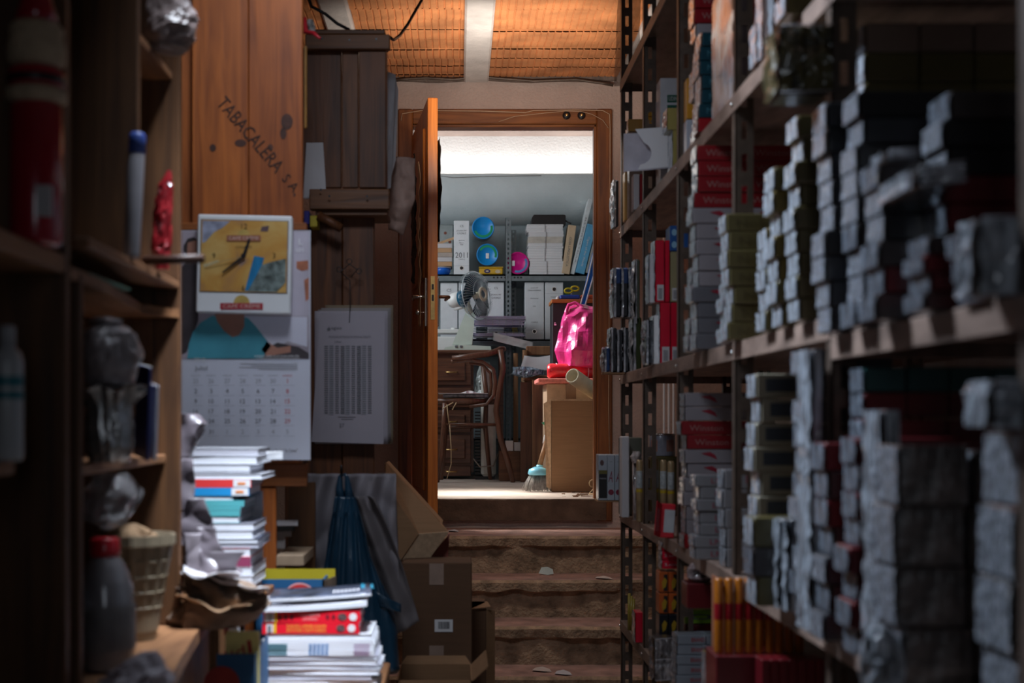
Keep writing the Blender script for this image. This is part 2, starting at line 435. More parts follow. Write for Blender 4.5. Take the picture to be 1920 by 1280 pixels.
# ceiling of hollow bricks laid between concrete joists
CEIL = 3.356
mb = MB(); mb.mat(M_brick)
def rib_panel(x0, x1, y0, y1, z, seed):
    rnd = random.Random(seed)
    y = y0
    row = 0
    while y < y1 - 0.01:
        d = 0.172; ye = min(y + d - 0.004, y1)
        dz = rnd.uniform(-0.008, 0.008); off = rnd.uniform(0, 0.006)
        xs = []; x = x0
        prof = []
        k = 0; p = 0.0335
        x = x0 - off
        while x < x1:
            for (fx, fz) in ((0.0, 0.0), (0.10, 0.004), (0.2, 0.0055), (0.85, 0.0055), (0.92, 0.0)):
                xx = min(max(x + fx * p, x0), x1); prof.append((xx, fz))
            x += p
        vs = []
        for yy, e in ((y, 0), (ye, 0)):
            for i, (xx, fz) in enumerate(prof):
                vs.append((xx, yy, z + dz - fz + 0.003 * nz((xx, yy, z), 9)))
        n = len(prof)
        mb.add(vs, [(i, i + 1, n + i + 1, n + i) for i in range(n - 1)])
        mb.add([(x0, y, z + dz), (x1, y, z + dz), (x1, y, z + 0.05), (x0, y, z + 0.05)], [(0, 1, 2, 3)])
        y += d; row += 1
JX = [(-1.3, -0.62), (-0.62 + .13, 0.03), (0.165, 0.86), (0.99, SX1)]
for i, (a, b) in enumerate(JX): rib_panel(a, b, 3.4, DY, CEIL, i + 1)
mb.box(-1.4, SX1 + .1, 3.4, DY, CEIL + 0.05, CEIL + 0.12)
struct('ceiling', mb)
for i, (a, b) in enumerate(((-0.62, -0.49), (0.03, 0.165), (0.86, 0.99))):
    mb = MB(); mb.bev(a, b, 3.4, DY, CEIL - 0.03, CEIL + 0.06, 0.01); struct('trim_%d' % (i + 2), mb, M_joist)
# front part of the ceiling, its opening made up for the added lights
mb = MB()
mb.box(-1.4, SX1 + .1, -2.5, 2.55, CEIL, CEIL + .1); mb.box(-1.4, -0.7, 2.55, 3.4, CEIL, CEIL + .1); mb.box(0.0, SX1 + .1, 2.55, 3.4, CEIL, CEIL + .1)
struct('ceiling.001', mb, M_walld)
mb = MB()
for a in (-0.7, -0.37, -0.04): mb.box(a, a + .04, 2.55, 3.4, CEIL - .02, CEIL + .06)
for a in (2.55, 3.36): mb.box(-0.7, 0, a, a + .04, CEIL - .02, CEIL + .06)
struct('added_roof_frame', mb, M_frame)  # unseen frame added round the made-up opening
# mortar bead where ceiling meets wall
mb = MB(); mb.tube([(x, DY - 0.01, CEIL - 0.005 + 0.012 * nz((x, 0, 0), 4)) for x in [-1.2 + 0.08 * k for k in range(34)]], 0.022, 8)
struct('trim_5', mb, plain('dark_mortar', (0.16, 0.12, 0.10), 0.9, 0, 0.3, 20, 0.6, 60))

# stairs
lips = [(DY, FZ), (7.06, 0.908), (6.78, 0.717), (6.50, 0.533), (6.22, 0.352), (5.94, 0.17)]
def step(i, yf, yb, z, zb):
    rnd = random.Random(i)
    mb = MB(); mb.mat(M_riser)
    # slab of the tread with a chipped lip
    n = 90
    th = 0.05 if i else 0.02
    front = []; x0, x1 = SX0, SX1
    for k in range(n + 1):
        x = x0 + (x1 - x0) * k / n
        chip = max(0, nz((x, i * 3.1, 0), 5, i)) * 0.05 + 0.012 * nz((x, i, 2), 22)
        low = 0.014 * nz((x, i * 2, 5), 9)
        front.append((x, chip, low))
    vs = []
    for x, c, lo in front:
        vs += [(x, yb, z), (x, yf + 0.012 + c * .5, z), (x, yf - 0.012 + c * .7, z - 0.012), (x, yf - 0.010 + c, z - th + lo), (x, yf + 0.03, z - th + lo - .01), (x, yf + 0.03, zb)]
    m = 6
    for k in range(n):
        for j in range(m - 1):
            mb.cur = 0
            mb.f.append([k * m + j, (k + 1) * m + j, (k + 1) * m + j + 1, k * m + j + 1]); mb.sm.append(False)
            mb.mi.append(1 if j == 0 else 0)
    mb.v = [Vector(v) for v in vs]
    mb.mats = [M_riser, M_tread]
    return mb
for i in range(1, 6):
    yf, z = lips[i]; yb = lips[i - 1][0] + 0.04; zb = lips[i + 1][1] if i < 5 else 0.0
    step(i, yf, yb, z, zb).build('floor.%03d' % (i + 1), kind='structure', label='stone step with a worn chipped lip, %s below the doorway' % ORD[i - 1])
mb = MB()
n = 60
vs = []
for k in range(n + 1):
    x = OX0 - 0.05 + (OX1 + 0.1 - OX0) * k / n
    vs += [(x, DY - 0.035 + 0.006 * nz((x, 0, 0), 6), 0.95), (x, DY - 0.035 + 0.004 * nz((x, 0, 0), 6), FZ - 0.004), (x, DY - 0.03, FZ + 0.002), (x, DY + 0.3, FZ + 0.002)]
mb.mat(M_riser); mb.v = [Vector(v) for v in vs]
mb.mats = [plain('dark_dirty_riser', (0.12, 0.075, 0.05), 0.95, 0, 0.4, 9, 0.8, 40), M_backfloor]
for k in range(n):
    for j in range(3):
        mb.f.append([k * 4 + j, (k + 1) * 4 + j, (k + 1) * 4 + j + 1, k * 4 + j + 1]); mb.sm.append(False); mb.mi.append(1 if j == 2 else 0)
mb.build('floor.007', kind='structure', label='dark dirty riser and sill under the doorway')

# back room shell
BX0, BX1, BY = -1.25, 2.1, 11.0
mb = MB(); mb.box(BX0 - .1, BX1 + .1, DY + 0.14, BY + .1, FZ - 0.08, FZ); struct('floor.008', mb, M_backfloor)
mb = MB(); mb.box(BX0, BX1, BY, BY + .1, FZ, 3.25); struct('wall_back', mb, M_blue)
mb = MB(); mb.smooth = False
# rounded beam and ledge across the back wall
prof = [(BY, 3.02), (BY - 0.05, 3.03), (BY - 0.16, 3.09), (BY - 0.24, 3.18), (BY - 0.27, 3.26), (BY - 0.275, 3.37), (BY - 0.26, 3.385), (BY, 3.385)]
n = 40; vs = []
for k in range(n + 1):
    x = BX0 + (BX1 - BX0) * k / n
    for (y, z) in prof: vs.append((x, y + 0.006 * nz((x, y, z), 4), z + 0.004 * nz((x, y, z + 3), 5)))
m = len(prof)
mb.smooth = True
mb.add(vs, [(k * m + j, (k + 1) * m + j, (k + 1) * m + j + 1, k * m + j + 1) for k in range(n) for j in range(m - 1)])
struct('trim_6', mb, plaster('pale_blue_grey_plaster', (0.72, 0.80, 0.82), (0.60, 0.68, 0.70), 0.25, 90, 1.5))
mb = MB(); mb.box(BX0, BX1, BY - .02, BY + .08, 3.38, 3.9); struct('wall_back.001', mb, M_upper)
mb = MB(); mb.box(BX0 - .1, BX1 + .1, DY + .14, BY + .1, 3.72, 3.8); struct('ceiling.002', mb, M_wall)
mb = MB(); mb.box(BX1, BX1 + .1, DY + .14, BY, FZ, 3.8); struct('wall_right.001', mb, M_blue)
mb = MB()   # left wall with its high window
mb.box(BX0 - .1, BX0, DY + .14, 8.75, FZ, 3.8); mb.box(BX0 - .1, BX0, 9.85, BY, FZ, 3.8); mb.box(BX0 - .1, BX0, 8.75, 9.85, FZ, 2.45); mb.box(BX0 - .1, BX0, 8.75, 9.85, 3.68, 3.8)
struct('wall_left.001', mb, M_blue)
mb = MB()
for y in (8.75, 9.28, 9.81): mb.box(BX0 - .06, BX0 - .02, y, y + .04, 2.45, 3.68)
for z in (2.45, 3.64): mb.box(BX0 - .06, BX0 - .02, 8.75, 9.85, z, z + .04)
struct('window_2', mb, M_frame)
# crack in the plaster
mb = MB()
pts = [P(px, py, BY - 0.002) for px, py in [(845, 385), (872, 386), (895, 381), (915, 372), (960, 370)]]
mb.tube(pts, 0.002, 5)
pts = [P(px, py, BY - 0.282) for px, py in [(826, 330), (850, 333), (900, 331), (1015, 329)]]
mb.tube(pts, 0.002, 5)
struct('trim_7', mb, plain('plaster_crack', (0.2, 0.2, 0.2), 0.9))

# ================================================================ door leaf
hx, hy = X_(790, DY - 0.04), DY - 0.045
leafW, leafT = 0.90, 0.048
dz0, dz1 = 1.03, 3.03
# door local frame: x runs from hinge to lock edge, y is thickness, z up
fx, fy = X_(820, 6.68), 6.68
dirv = Vector((fx - (hx), fy - hy, 0)).normalized()
ang = math.atan2(dirv.y, dirv.x)
door = thing('door_1', 'orange varnished wooden door leaf standing wide open towards the stairs', 'door', (hx, hy, dz0), ang)
door['kind'] = 'structure'
H = dz1 - dz0
# local +y points to the right room side (toward -X world?): keep the leaf between y=-leafT and 0
mb = MB()
mb.bev(0, leafW, -leafT, 0, 0, H, 0.003)
mb.build('door_panel', M_door, door)
mb = MB()
for z0, z1 in ((0.12, 0.95), (1.15, H - 0.12)):
    for yy in (0.0,):
        mb.bev(0.12, leafW - 0.12, -leafT - 0.012, -leafT + .002, z0, z1, 0.01)
mb.build('door_molding', M_door, door)
zl = Z_(557, 6.68) - dz0
mb = MB(); mb.bev(leafW - 0.001, leafW + 0.002, -leafT * .72, -leafT * .28, Z_(600, 6.68) - dz0, Z_(518, 6.68) - dz0, 0.001); lk = mb.build('lock_plate', M_brass, door)
mb = MB(); mb.box(leafW + 0.001, leafW + 0.0035, -leafT * .6, -leafT * .4, zl + 0.035, zl + 0.06); mb.box(leafW + 0.001, leafW + 0.0035, -leafT * .6, -leafT * .4, zl - 0.02, zl + 0.01); mb.build('latch_hole', M_black, lk)
for side, mname in ((-1, 'chrome'), (1, 'brown')):
    y0 = -leafT if side < 0 else 0.0
    mm = M_chrome if side < 0 else plain('brown_handle_metal', (0.12, 0.05, 0.025), 0.4, 0.6)
    mb = MB(); mb.bev(leafW - 0.075, leafW - 0.04, min(y0, y0 + side * 0.01), max(y0, y0 + side * 0.01), Z_(612, 6.7) - dz0, Z_(520, 6.7) - dz0, 0.003)
    hp = mb.build('handle_plate', M_chrome, door, label=None)
    mb = MB(); mb.tube([(leafW - 0.058, y0, zl + 0.005), (leafW - 0.058, y0 + side * 0.05, zl + 0.005), (leafW - 0.07, y0 + side * 0.06, zl + 0.005), (leafW - 0.17, y0 + side * 0.055, zl + 0.0)], [0.008, 0.008, 0.009, 0.007], 10)
    mb.build('door_handle', mm, door, label='chrome lever handle' if side < 0 else 'dark brown lever handle')
mb = MB(); mb.tube([(leafW - 0.058, -leafT, zl - 0.07), (leafW - 0.058, -leafT - .03, zl - 0.07)], 0.003, 6)
mb.lathe([(0.013, -0.003), (0.013, 0.003)], (0, 0, 0), 14, M=Matrix.Translation((leafW - 0.058, -leafT - .04, zl - 0.07)) @ Matrix.Rotation(R(90), 4, 'Y'))
mb.build('key', M_chrome, door)
# hinges
mb = MB()
for z in (0.2, 1.7): mb.tube([(0.0, 0.004, z), (0.0, 0.004, z + 0.12)], 0.008, 8)
mb.build('hinge', M_steel, door)
# torn paper pinned on the door
def crumple_sheet(name, mat, parent, c, wx, wz, axis, amp=0.01, seed=0, nu=24, nv=30, taper=None, world=False, **kw):
    mb = MB()
    ax = Vector(axis).normalized(); nrm = ax.cross(Vector((0, 0, 1))).normalized(); c = Vector(c)
    def fn(u, v):
        tw = taper(v) if taper else 1.0
        p = c + ax * ((u - .5) * wx * tw) + Vector((0, 0, (v - .5) * wz))
        e = 1 + 0.03 * nz((u * 3, v * 9, seed), 1)
        return c + (p - c) * e + nrm * (amp * (ridge(p, 9, seed) + .5 * ridge(p, 21, seed + 1)))
    mb.grid(fn, nu, nv)
    return mb.build(name, mat, parent, world=world, solid=0.0012, **kw)
M_kraft = plain('kraft_paper', (0.52, 0.32, 0.18), 0.85, 0, 0.12, 6)
t = thing('torn_cardboard_strip', 'long torn strip of brown paper taped by the handle of the open door', 'paper', door.location, ang)
crumple_sheet('sheet', M_kraft, t, (leafW - 0.10, -leafT - 0.028, zl + 0.12), 0.13, 0.52, (1, 0, 0), 0.006, 3)
t = thing('hanging_pouch', 'curled paper pouch hanging high on the open door', 'pouch', door.location, ang)
crumple_sheet('sheet', M_kraft, t, (leafW - 0.05, -leafT - 0.034, zl + 0.42), 0.08, 0.45, (1, 0, 0), 0.008, 8)
t = thing('black_bag', 'flat dark bag hung on the face of the open door', 'bag', door.location, ang)
crumple_sheet('bag_body', plain('dark_cloth', (0.03, 0.022, 0.02), 0.7, 0, 0.2), t, (leafW - 0.22, -leafT - 0.04, H - 0.55), 0.22, 0.62, (1, 0, 0), 0.012, 5, taper=lambda v: 0.75 + .25 * math.sin(v * 3.1))
t = thing('dark_jacket', 'dark cloth hanging behind the edge of the open door', 'jacket', door.location, ang)
crumple_sheet('cloth', plain('dark_cloth', (0.03, 0.022, 0.02), 0.7, 0, 0.2), t, (leafW - 0.16, 0.022, H - 0.42), 0.26, 0.5, (1, 0, 0), 0.006, 6, taper=lambda v: 0.6 + .4 * math.sin(v * 3.1))
# ================================================================ back room contents
rnd = random.Random(3)
# metal rack: slotted posts and shelf boards
def slotted(mb, x0, x1, y, z0, z1, pitch, sl, sw, t=0.003):
    """flat steel strip facing -Y with a row of slots: x0..x1 wide"""
    xc = (x0 + x1) / 2
    mb.box(x0, xc - sw / 2, y, y + t, z0, z1); mb.box(xc + sw / 2, x1, y, y + t, z0, z1)
    z = z0
    while z < z1:
        mb.box(xc - sw / 2, xc + sw / 2, y, y + t, z, min(z + pitch - sl, z1)); z += pitch
    return mb
RY = 10.55
t = thing('metal_rack', 'grey slotted metal rack full of binders against the back wall', 'rack', (0.4, RY, FZ))
for px in (953,):
    x = X_(953, RY)
    mb = MB(); slotted(mb, x - 0.022, x + 0.022, RY, FZ, Z_(408, RY), 0.036, 0.018, 0.012); mb.box(x - .022, x - .019, RY, RY + .035, FZ, Z_(408, RY)); mb.build('post', M_grey, t, world=True)
for x in (-0.55, 1.35):
    mb = MB(); slotted(mb, x - 0.022, x + 0.022, RY, FZ, Z_(408, RY), 0.036, 0.018, 0.012); mb.build('post', M_grey, t, world=True)
for x in (-0.55, X_(963, BY - .1), 1.35):
    mb = MB(); slotted(mb, x - 0.022, x + 0.022, BY - .06, FZ, Z_(418, RY), 0.036, 0.018, 0.012); mb.build('post', M_grey, t, world=True)
SH1 = Z_(514, RY); SH2 = Z_(636, RY)
for z in (SH1, SH2, 1.35):
    mb = MB(); mb.box(-0.57, 1.37, RY + .004, BY - .02, z - .012, z); mb.box(-0.57, 1.37, RY + .004, RY + .008, z - .05, z)
    for k in range(34):
        x = -0.5 + k * 0.055
        mb.mat(M_grey) if k == 0 else None
    mb.build('shelf_board', M_grey, t, world=True)
for (pxs, z) in (((926, 933, 940, 947, 965, 971, 977), SH1),):
    mb = MB()
    for px in pxs: disc(mb, (X_(px, RY), RY + .002, Z_(520, RY)), 0.007, 10)
    mb.build('bolt_hole', M_black, t, world=True)
# binders
def binder(px0, px1, py0, py1, base, label, lines, hole=None, shade=1.0, side=0.0):
    Y = RY + 0.03
    x0, x1 = X_(px0, Y), X_(px1, Y); z0 = base; z1 = z0 + (py1 - py0) * Y / F
    t = thing('box_binder', label, 'binder', ((x0 + x1) / 2, Y, z0 + .001), group='white box binders on the metal rack')
    w_, h_ = x1 - x0, z1 - z0
    mb = MB(); mb.bev(-w_ / 2, w_ / 2, 0, 0.27, 0, h_, 0.003); b = mb.build('cover', plain('binder_white', (0.74, 0.77, 0.80), 0.55, 0, 0.05), t)
    mb = MB()
    for (s, fz, h) in lines: put_text(mb, s, (0, -0.0015, h_ * fz), w=min(w_ * .8, len(s) * h * .8), h=h)
    if mb.v: mb.build('writing', M_inkg, t)
    if hole is not None:
        mb = MB(); disc(mb, (0, -0.002, h_ * hole), 0.013, 18); mb.build('finger_hole', M_black, t)
        mb = MB(); arc_band(mb, (0, -0.0025, h_ * hole), 0.013, 0.016, 0, 6.283, 18); mb.build('ring', M_chrome, t)
    mb = MB(); quad(mb, -w_ / 2 + .002, w_ / 2 - .002, h_ * (0.16 if (hole or 0) < .5 else 0.8), h_ * (0.16 if (hole or 0) < .5 else 0.8) + .002, -0.001); mb.build('label_edge', M_inkl, t)
L1 = [('CS', .9, .016), ('JOAN Mª', .81, .014), ('CASALS', .765, .014), ('gastos', .63, .009), ('fact.', .59, .009), ('mes', .555, .009), ('CAN J', .28, .012)]
binder(851, 880, 412, 513, SH1, 'white box binder marked 2011 on the top shelf of the rack', L1 + [('2011', .36, .042)], 0.12)
binder(826, 858, 529, 635, SH2, 'white box binder left of the fan motor, below the 2011 binder', [('CS', .87, .022), ('JOAN Mª CASALS', .76, .010)])
binder(860, 893, 529, 635, SH2, 'white box binder mostly hidden behind the desk fan cage', [('CS', .87, .022), ('JOAN Mª', .76, .012)])
binder(915, 945, 528, 635, SH2, 'white box binder between the fan and the grey rack post', [('CS', .9, .016), ('JOAN Mª', .78, .014), ('CASALS', .73, .014)], 0.1)
binder(984, 1020, 528, 635, SH2, 'white box binder with finger hole at its foot, right of the rack post', [('JOAN Mª', .9, .010), ('CASALS DOMINGO', .86, .009), ('factures', .72, .009), ('mes', .58, .008), ('CAN J', .3, .012)], 0.14)
binder(1022, 1056, 528, 635, SH2, 'white box binder with finger hole at its top, beside the black cabinet', [('CAN J', .74, .012), ('gastos', .24, .009)], 0.88)
# stack of papers at left on top shelf
def slab_stack(name, n, x0, x1, y0, y1, z0, z1, mats, label, cat, group=None, jit=0.008):
    for i in range(n):
        za = z0 + (z1 - z0) * i / n; zb = z0 + (z1 - z0) * (i + 1) / n - 0.0012
        dx = rnd.uniform(-jit, jit)
        mb = MB(); mb.bev((x0 - x1) / 2, (x1 - x0) / 2, 0, y1 - y0, 0, zb - za, 0.001)
        o = mb.build(name, mats[i % len(mats)]); o.location = ((x0 + x1) / 2 + dx, y0 + rnd.uniform(0, jit), za)
        tag(o, label(i), cat, group)
Y = RY + .02
slab_stack('paper_bundle', 5, X_(815, Y), X_(848, Y), Y, Y + .25, SH1 + 0.004 + .06, Z_(456, Y), [M_kraft, M_paperdim, plain('old_newspaper', (0.42, 0.36, 0.32), .9)],
           lambda i: '%s bundle of old papers up from the blue dish, left of the 2011 binder' % ORD[i], 'papers', 'old papers left of the 2011 binder', 0.004)
t = thing('blue_dish', 'blue plastic dish under the old papers on the top rack shelf', 'dish', (X_(829, Y), Y + .08, SH1))
mb = MB(); mb.lathe([(0.05, 0), (0.062, 0.03), (0.065, 0.058)], n=24); mb.build('bowl', plain('bright_blue_plastic', (0.01, 0.13, 0.62), .3), t)
mb = MB(); mb.lathe([(0.066, 0.055), (0.069, 0.06), (0.066, 0.063)], n=24); mb.build('rim', M_white, t)
o = crumple_sheet('paper_sheet', M_kraft, None, (X_(838, Y), Y + .1, Z_(448, Y)), 0.16, 0.02, (1, 0, 0.35), 0.01, 4); tag(o, 'curling brown paper on top of the old papers beside the binder', 'paper')
t = thing('bell_pepper_print', 'pale printed poster behind the old papers on the back wall', 'poster', (X_(835, BY - .02), BY - .012, Z_(430, BY)))
mb = MB(); mb.bev(-0.05, 0.06, 0, 0.006, -0.22, 0.16, .001); mb.build('sheet', plain('pale_grey_print', (0.38, 0.42, 0.42), .8), t)
mb = MB(); 
for (a, b) in ((-.01, .12), (.03, .05), (0.0, -.03), (.035, -.1)): disc(mb, (a, -.001, b), .012, 12)
mb.build('printed_spot', plain('brick_print', (0.25, 0.08, 0.05), .8), t)
bpy.data.objects[t.name].name = 'wall_poster'
# sweet tubs with bright lids
def tub(px, py, r_px, depth, lidc, arcc, a0, a1, label, sticker=None, arcr=(.66, .86)):
    Y = RY + 0.01
    c = P(px, py, Y); r = r_px * Y / F
    t = thing('sweet_tub', label, 'tub', (c.x, c.y, c.z - r))
    rot = Matrix.Translation((0, 0, r)) @ Matrix.Rotation(R(90), 4, 'X')
    mb = MB(); mb.lathe([(r * .2, -depth), (r * .9, -depth), (r * .95, -depth + .01), (r * .95, -0.02), (r * .9, -.012)], n=32, M=rot); mb.build('tub_body', plain('clear_brown_tub', (0.14, 0.12, 0.13), .2, 0, .2, 20, coat=.6), t)
    mb = MB(); mb.lathe([(r * .95, -0.02), (r, -0.018), (r, -0.002), (r * .96, 0.0), (r * .9, 0.0), (r * .88, -0.003), (0.001, -0.003)], n=40, M=rot)
    lid = mb.build('lid', lidc, t)
    mb = MB(); arc_band(mb, (0, 0.0015, r), r * arcr[0], r * arcr[1], a0, a1, 26); mb.build('printed_arc', arcc, lid)
    if sticker:
        mb = MB(); sx, sz = sticker; mb.bev(sx - .012, sx + .012, -0.001, .002, r + sz - .02, r + sz + .02, .001, M=Matrix.Translation((0, 0, 0))); mb.build('sticker', M_white, lid)
    return t
M_lidb = plain('cyan_blue_lid', (0.0, 0.25, 0.66), .35, 0, .03)
M_lidg = plain('green_print', (0.0, 0.30, 0.12), .4, 0, .03)
M_lidp = plain('magenta_lid', (0.62, 0.0, 0.22), .35, 0, .03)
M_lidl = plain('light_blue_print', (0.1, 0.28, 0.6), .4, 0, .03)
tub(914, 477, 20.5, .2, M_lidb, M_lidg, R(-20), R(150), 'round tub with blue lid and white sticker, lying below the other blue tub', (0.0, -.01))
tub(906, 427, 21, .2, M_lidb, M_lidg, R(200), R(375), 'upper of the two tubs with blue lids on the rack')
tub(971, 493, 21, .2, M_lidp, M_lidl, R(250), R(390), 'round tub with magenta lid lying right of the rack post', (-.035, -.002))
# supports: the lower blue tub lies on a yellow tin
Y = RY + 0.015
t = thing('yellow_tin', 'small yellow tin with a dark oval emblem under the blue tubs', 'tin', (X_(921, Y), Y, SH1))
w_ = 45 * Y / F
mb = MB(); mb.bev(-w_ / 2, w_ / 2, 0, .12, 0, 0.05, .008); mb.build('tin_body', plain('yellow_tin_paint', (0.66, 0.38, 0.01), .35, 0, .1, 12, coat=.5), t)
mb = MB(); mb.bev(-w_ / 2 - .002, w_ / 2 + .002, -.002, .122, .05, .058, .003); mb.build('lid', plain('yellow_tin_lid', (0.72, 0.46, 0.03), .3, 0, .1, coat=.5), t)
mb = MB(); disc(mb, (-.03, -.001, .025), .016, 20, rx=.024); mb.build('emblem', plain('navy_print', (0.02, 0.02, 0.12), .4), t)
mb = MB(); disc(mb, (-.03, -.002, .025), .006, 16, rx=.012); disc(mb, (0.05, -.0015, .022), .014, 14, rx=.02); mb.build('emblem_centre', plain('pale_print', (0.6, 0.5, 0.35), .4), t)
# bound paper blocks, black box on top
x0, x1 = X_(991, Y), X_(1056, Y)
zt = [(514, 489), (489, 465), (465, 455), (455, 443), (443, 434), (434, 420)]
mm = [M_white, M_white, M_white, M_kraft, M_paperdim, M_white]
for i, ((a, b), m_) in enumerate(zip(zt, mm)):
    z0, z1 = SH1 + (514 - a) * Y / F, SH1 + (514 - b) * Y / F
    t = thing('paper_block', '%s block of bound white paper up from the shelf, under the black box' % ORD[i], 'paper block', ((x0 + x1) / 2 + rnd.uniform(-.008, .008), Y, z0), group='tied paper blocks under the black box')
    mb = MB(); ww = (x1 - x0) / 2 + (0.0 if i < 5 else .006)
    n = 5
    for k in range(n): dx = rnd.uniform(-.003, .003); mb.bev(-ww + dx, ww + dx, rnd.uniform(0, .004), .22, (z1 - z0) * k / n, (z1 - z0) * (k + 1) / n - .0006, .0008)
    mb.build('sheets', plain('paper_block_cream', (.6, .56, .5), .7) if i == 3 else M_white, t)
    mb = MB(); mb.box(-.0015, .0015, -.002, 0, 0, z1 - z0 - .001); mb.build('string', M_inkg, t)
t = thing('black_box', 'black box lying on top of the tied white paper blocks', 'box', ((x0 + x1) / 2 + .02, Y, SH1 + 94 * Y / F + .001))
mb = MB(); mb.prism([(-.125, 0), (.13, 0), (.13, .066), (.12, .072), (-.11, .072), (-.125, .05)], 0, .22); mb.build('case', M_black, t)
mb = MB(); mb.tube([(.13, .02, .03), (.15, .01, .015), (.17, .0, .004)], .006, 6); mb.build('strap', M_black, t)
# leaning books
def lean_book(px0, px1, h, thick, tilt, mat, label, txt=None, txtm=None, dy=0.0, band=None):
    Yb = Y + dy
    x = X_(px0, Yb)
    t = thing('book', label, 'book', (x, Yb, SH1 + .001 + thick * math.sin(tilt)), rot=(0, tilt, 0))
    mb = MB(); mb.bev(0, thick, 0, .2, 0, h, .002); mb.build('cover', mat, t)
    mb = MB(); mb.box(.003, thick - .003, .004, .198, h - .002, h + .0005); mb.build('pages', M_white, t)
    if txt:
        mb = MB(); Mx = Matrix.Translation((thick / 2, -.0015, h * .45)) @ Matrix.Rotation(R(90), 4, 'Y')
        put_text(mb, txt, (0, 0, 0), w=h * .6, h=thick * .3, M=Mx); mb.build('spine_title', txtm, t)
    return t
s = Y / F
lean_book(1053, 0, 92 * s, 15 * s, R(8), plain('cream_book', (.66, .5, .33), .6), 'cream book leaning right of the tied paper blocks', 'GUIA LINGUISTICA', M_inkg)
lean_book(1069, 0, 145 * s, 8 * s, R(14), plain('white_book', (.72, .78, .8), .5), 'tall thin white book with blue top leaning on the rack', 'ELS VINS DE TAULA', M_inkg, .01)
lean_book(1079, 0, 94 * s, 17 * s, R(14), plain('light_blue_book', (.12, .42, .68), .5), 'light blue book leaning beside the tall white one', 'Cigars of the World', M_white, .0)
lean_book(1098, 0, 90 * s, 14 * s, R(14), plain('grey_book', (.36, .38, .36), .6), 'grey book with a yellow spot, last of the leaning row', 'Catalogue', M_inkl, .0)
mb = MB(); mb.bev(-.02, .02, 0, .07, 0, .17, .003)
t = thing('yellow_box', 'small dark yellow box standing behind the rack post', 'box', (X_(968, RY + .1), RY + .1, SH2 + .001), rot=(0, R(-8), 0))
mb.build('box_body', plain('mustard_card', (.5, .36, .02), .5), t)
mb = MB(); put_text(mb, 'FILTER', (0, -.002, .09), w=.08, h=.02, M=Matrix.Translation((0, -.002, .09)) @ Matrix.Rotation(R(80), 4, 'Y') @ Matrix.Translation((0, .002, -.09))); mb.build('writing', M_inkg, t)

# chest of drawers with turned dark panels
Yd = 10.1
DT = Z_(656, Yd)
t = thing('drawer_chest', 'dark carved wooden chest of drawers behind the bent wood chair', 'chest of drawers', (X_(845, Yd), Yd, FZ))
M_dk = wood('dark_walnut', (0.16, 0.065, 0.035), (0.055, 0.02, 0.012), 'x', rough=.35)
xa, xb = X_(770, Yd), X_(888, Yd)
mb = MB(); mb.box(xa, xb, Yd, Yd + .4, FZ + .05, DT - .03); mb.build('carcass', M_dk, t, world=True)
mb = MB(); mb.bev(xa - .02, X_(944, Yd), Yd - .03, Yd + .42, DT - .03, DT, .008); mb.build('chest_top', M_dk, t, world=True)
mb = MB(); mb.box(X_(937, Yd), X_(944, Yd), Yd + .02, Yd + .05, FZ, DT - .03); mb.box(X_(937, Yd), X_(944, Yd), Yd + .35, Yd + .38, FZ, DT - .03); mb.build('leg', M_dk, t, world=True)
for (a, b) in ((672, 722), (727, 764), (769, 810), (815, 868), (873, 892)):
    z1, z0 = Z_(a, Yd), Z_(b, Yd)
    d0, d1 = X_(784, Yd), X_(883, Yd)
    mb = MB(); mb.bev(d0, d1, Yd - .02, Yd + .002, z0, z1, .004); mb.bev(d0 + .04, d1 - .04, Yd - .032, Yd - .018, z0 + .03, z1 - .03, .008) if z1 - z0 > .1 else None
    d = mb.build('drawer', M_dk, t, world=True)
    mb = MB(); zc = (z0 + z1) / 2; xc = (d0 + d1) / 2 + .05
    mb.tube([(xc - .04, Yd - .03, zc), (xc - .035, Yd - .05, zc - .004), (xc + .035, Yd - .05, zc - .004), (xc + .04, Yd - .03, zc)], .005, 6)
    mb.build('drawer_handle', M_brass, d, world=True)

# desk fan
Yf = 10.12
fc = P(893, 554, 10.04)      # hub of the guard
t = thing('desk_fan', 'old pale green table fan with blue motor ring standing on the chest', 'fan', (X_(866, Yf), Yf + .06, DT + .001))
M_cream = plain('cream_plastic', (.78, .74, .58), .35, 0, .03); M_mint = plain('pale_mint_plastic', (.60, .70, .62), .35, 0, .05, coat=.2)
M_fwhite = plain('fan_white_plastic', (.78, .79, .78), .35, 0, .03)
M_wire = plain('fan_wire', (.58, .66, .70), .3, .5, .05)
M_dblue = plain('petrol_blue_plastic', (.015, .10, .18), .3, 0, .1, coat=.4)
M_blade = plain('dark_blue_blade', (.01, .035, .07), .2, 0, .1, coat=.6)
ax = Vector((math.cos(R(28)) * .82, -.5, .12)).normalized()   # direction the fan faces: right and towards the stairs
FM = Matrix.Translation(fc) @ ax.to_track_quat('Z', 'Y').to_matrix().to_4x4()
r0 = 46 * Yf / F
mb = MB()
for k in range(54):
    a = 2 * math.pi * k / 54; ca, sa = math.cos(a), math.sin(a)
    mb.tube([(ca * .045, sa * .045, .055), (ca * r0 * .6, sa * r0 * .6, .05), (ca * r0 * .93, sa * r0 * .93, .03), (ca * r0, sa * r0, 0)], .0009, 4, False, M=FM)
for r_, z_, th in ((r0, 0, .0035), (r0 * .6, .05, .0012)):
    mb.tube([(r_ * math.cos(2 * math.pi * k / 40), r_ * math.sin(2 * math.pi * k / 40), z_) for k in range(41)], th, 6, False, M=FM)
mb.build('front_guard', M_wire, t, world=True)
mb = MB()
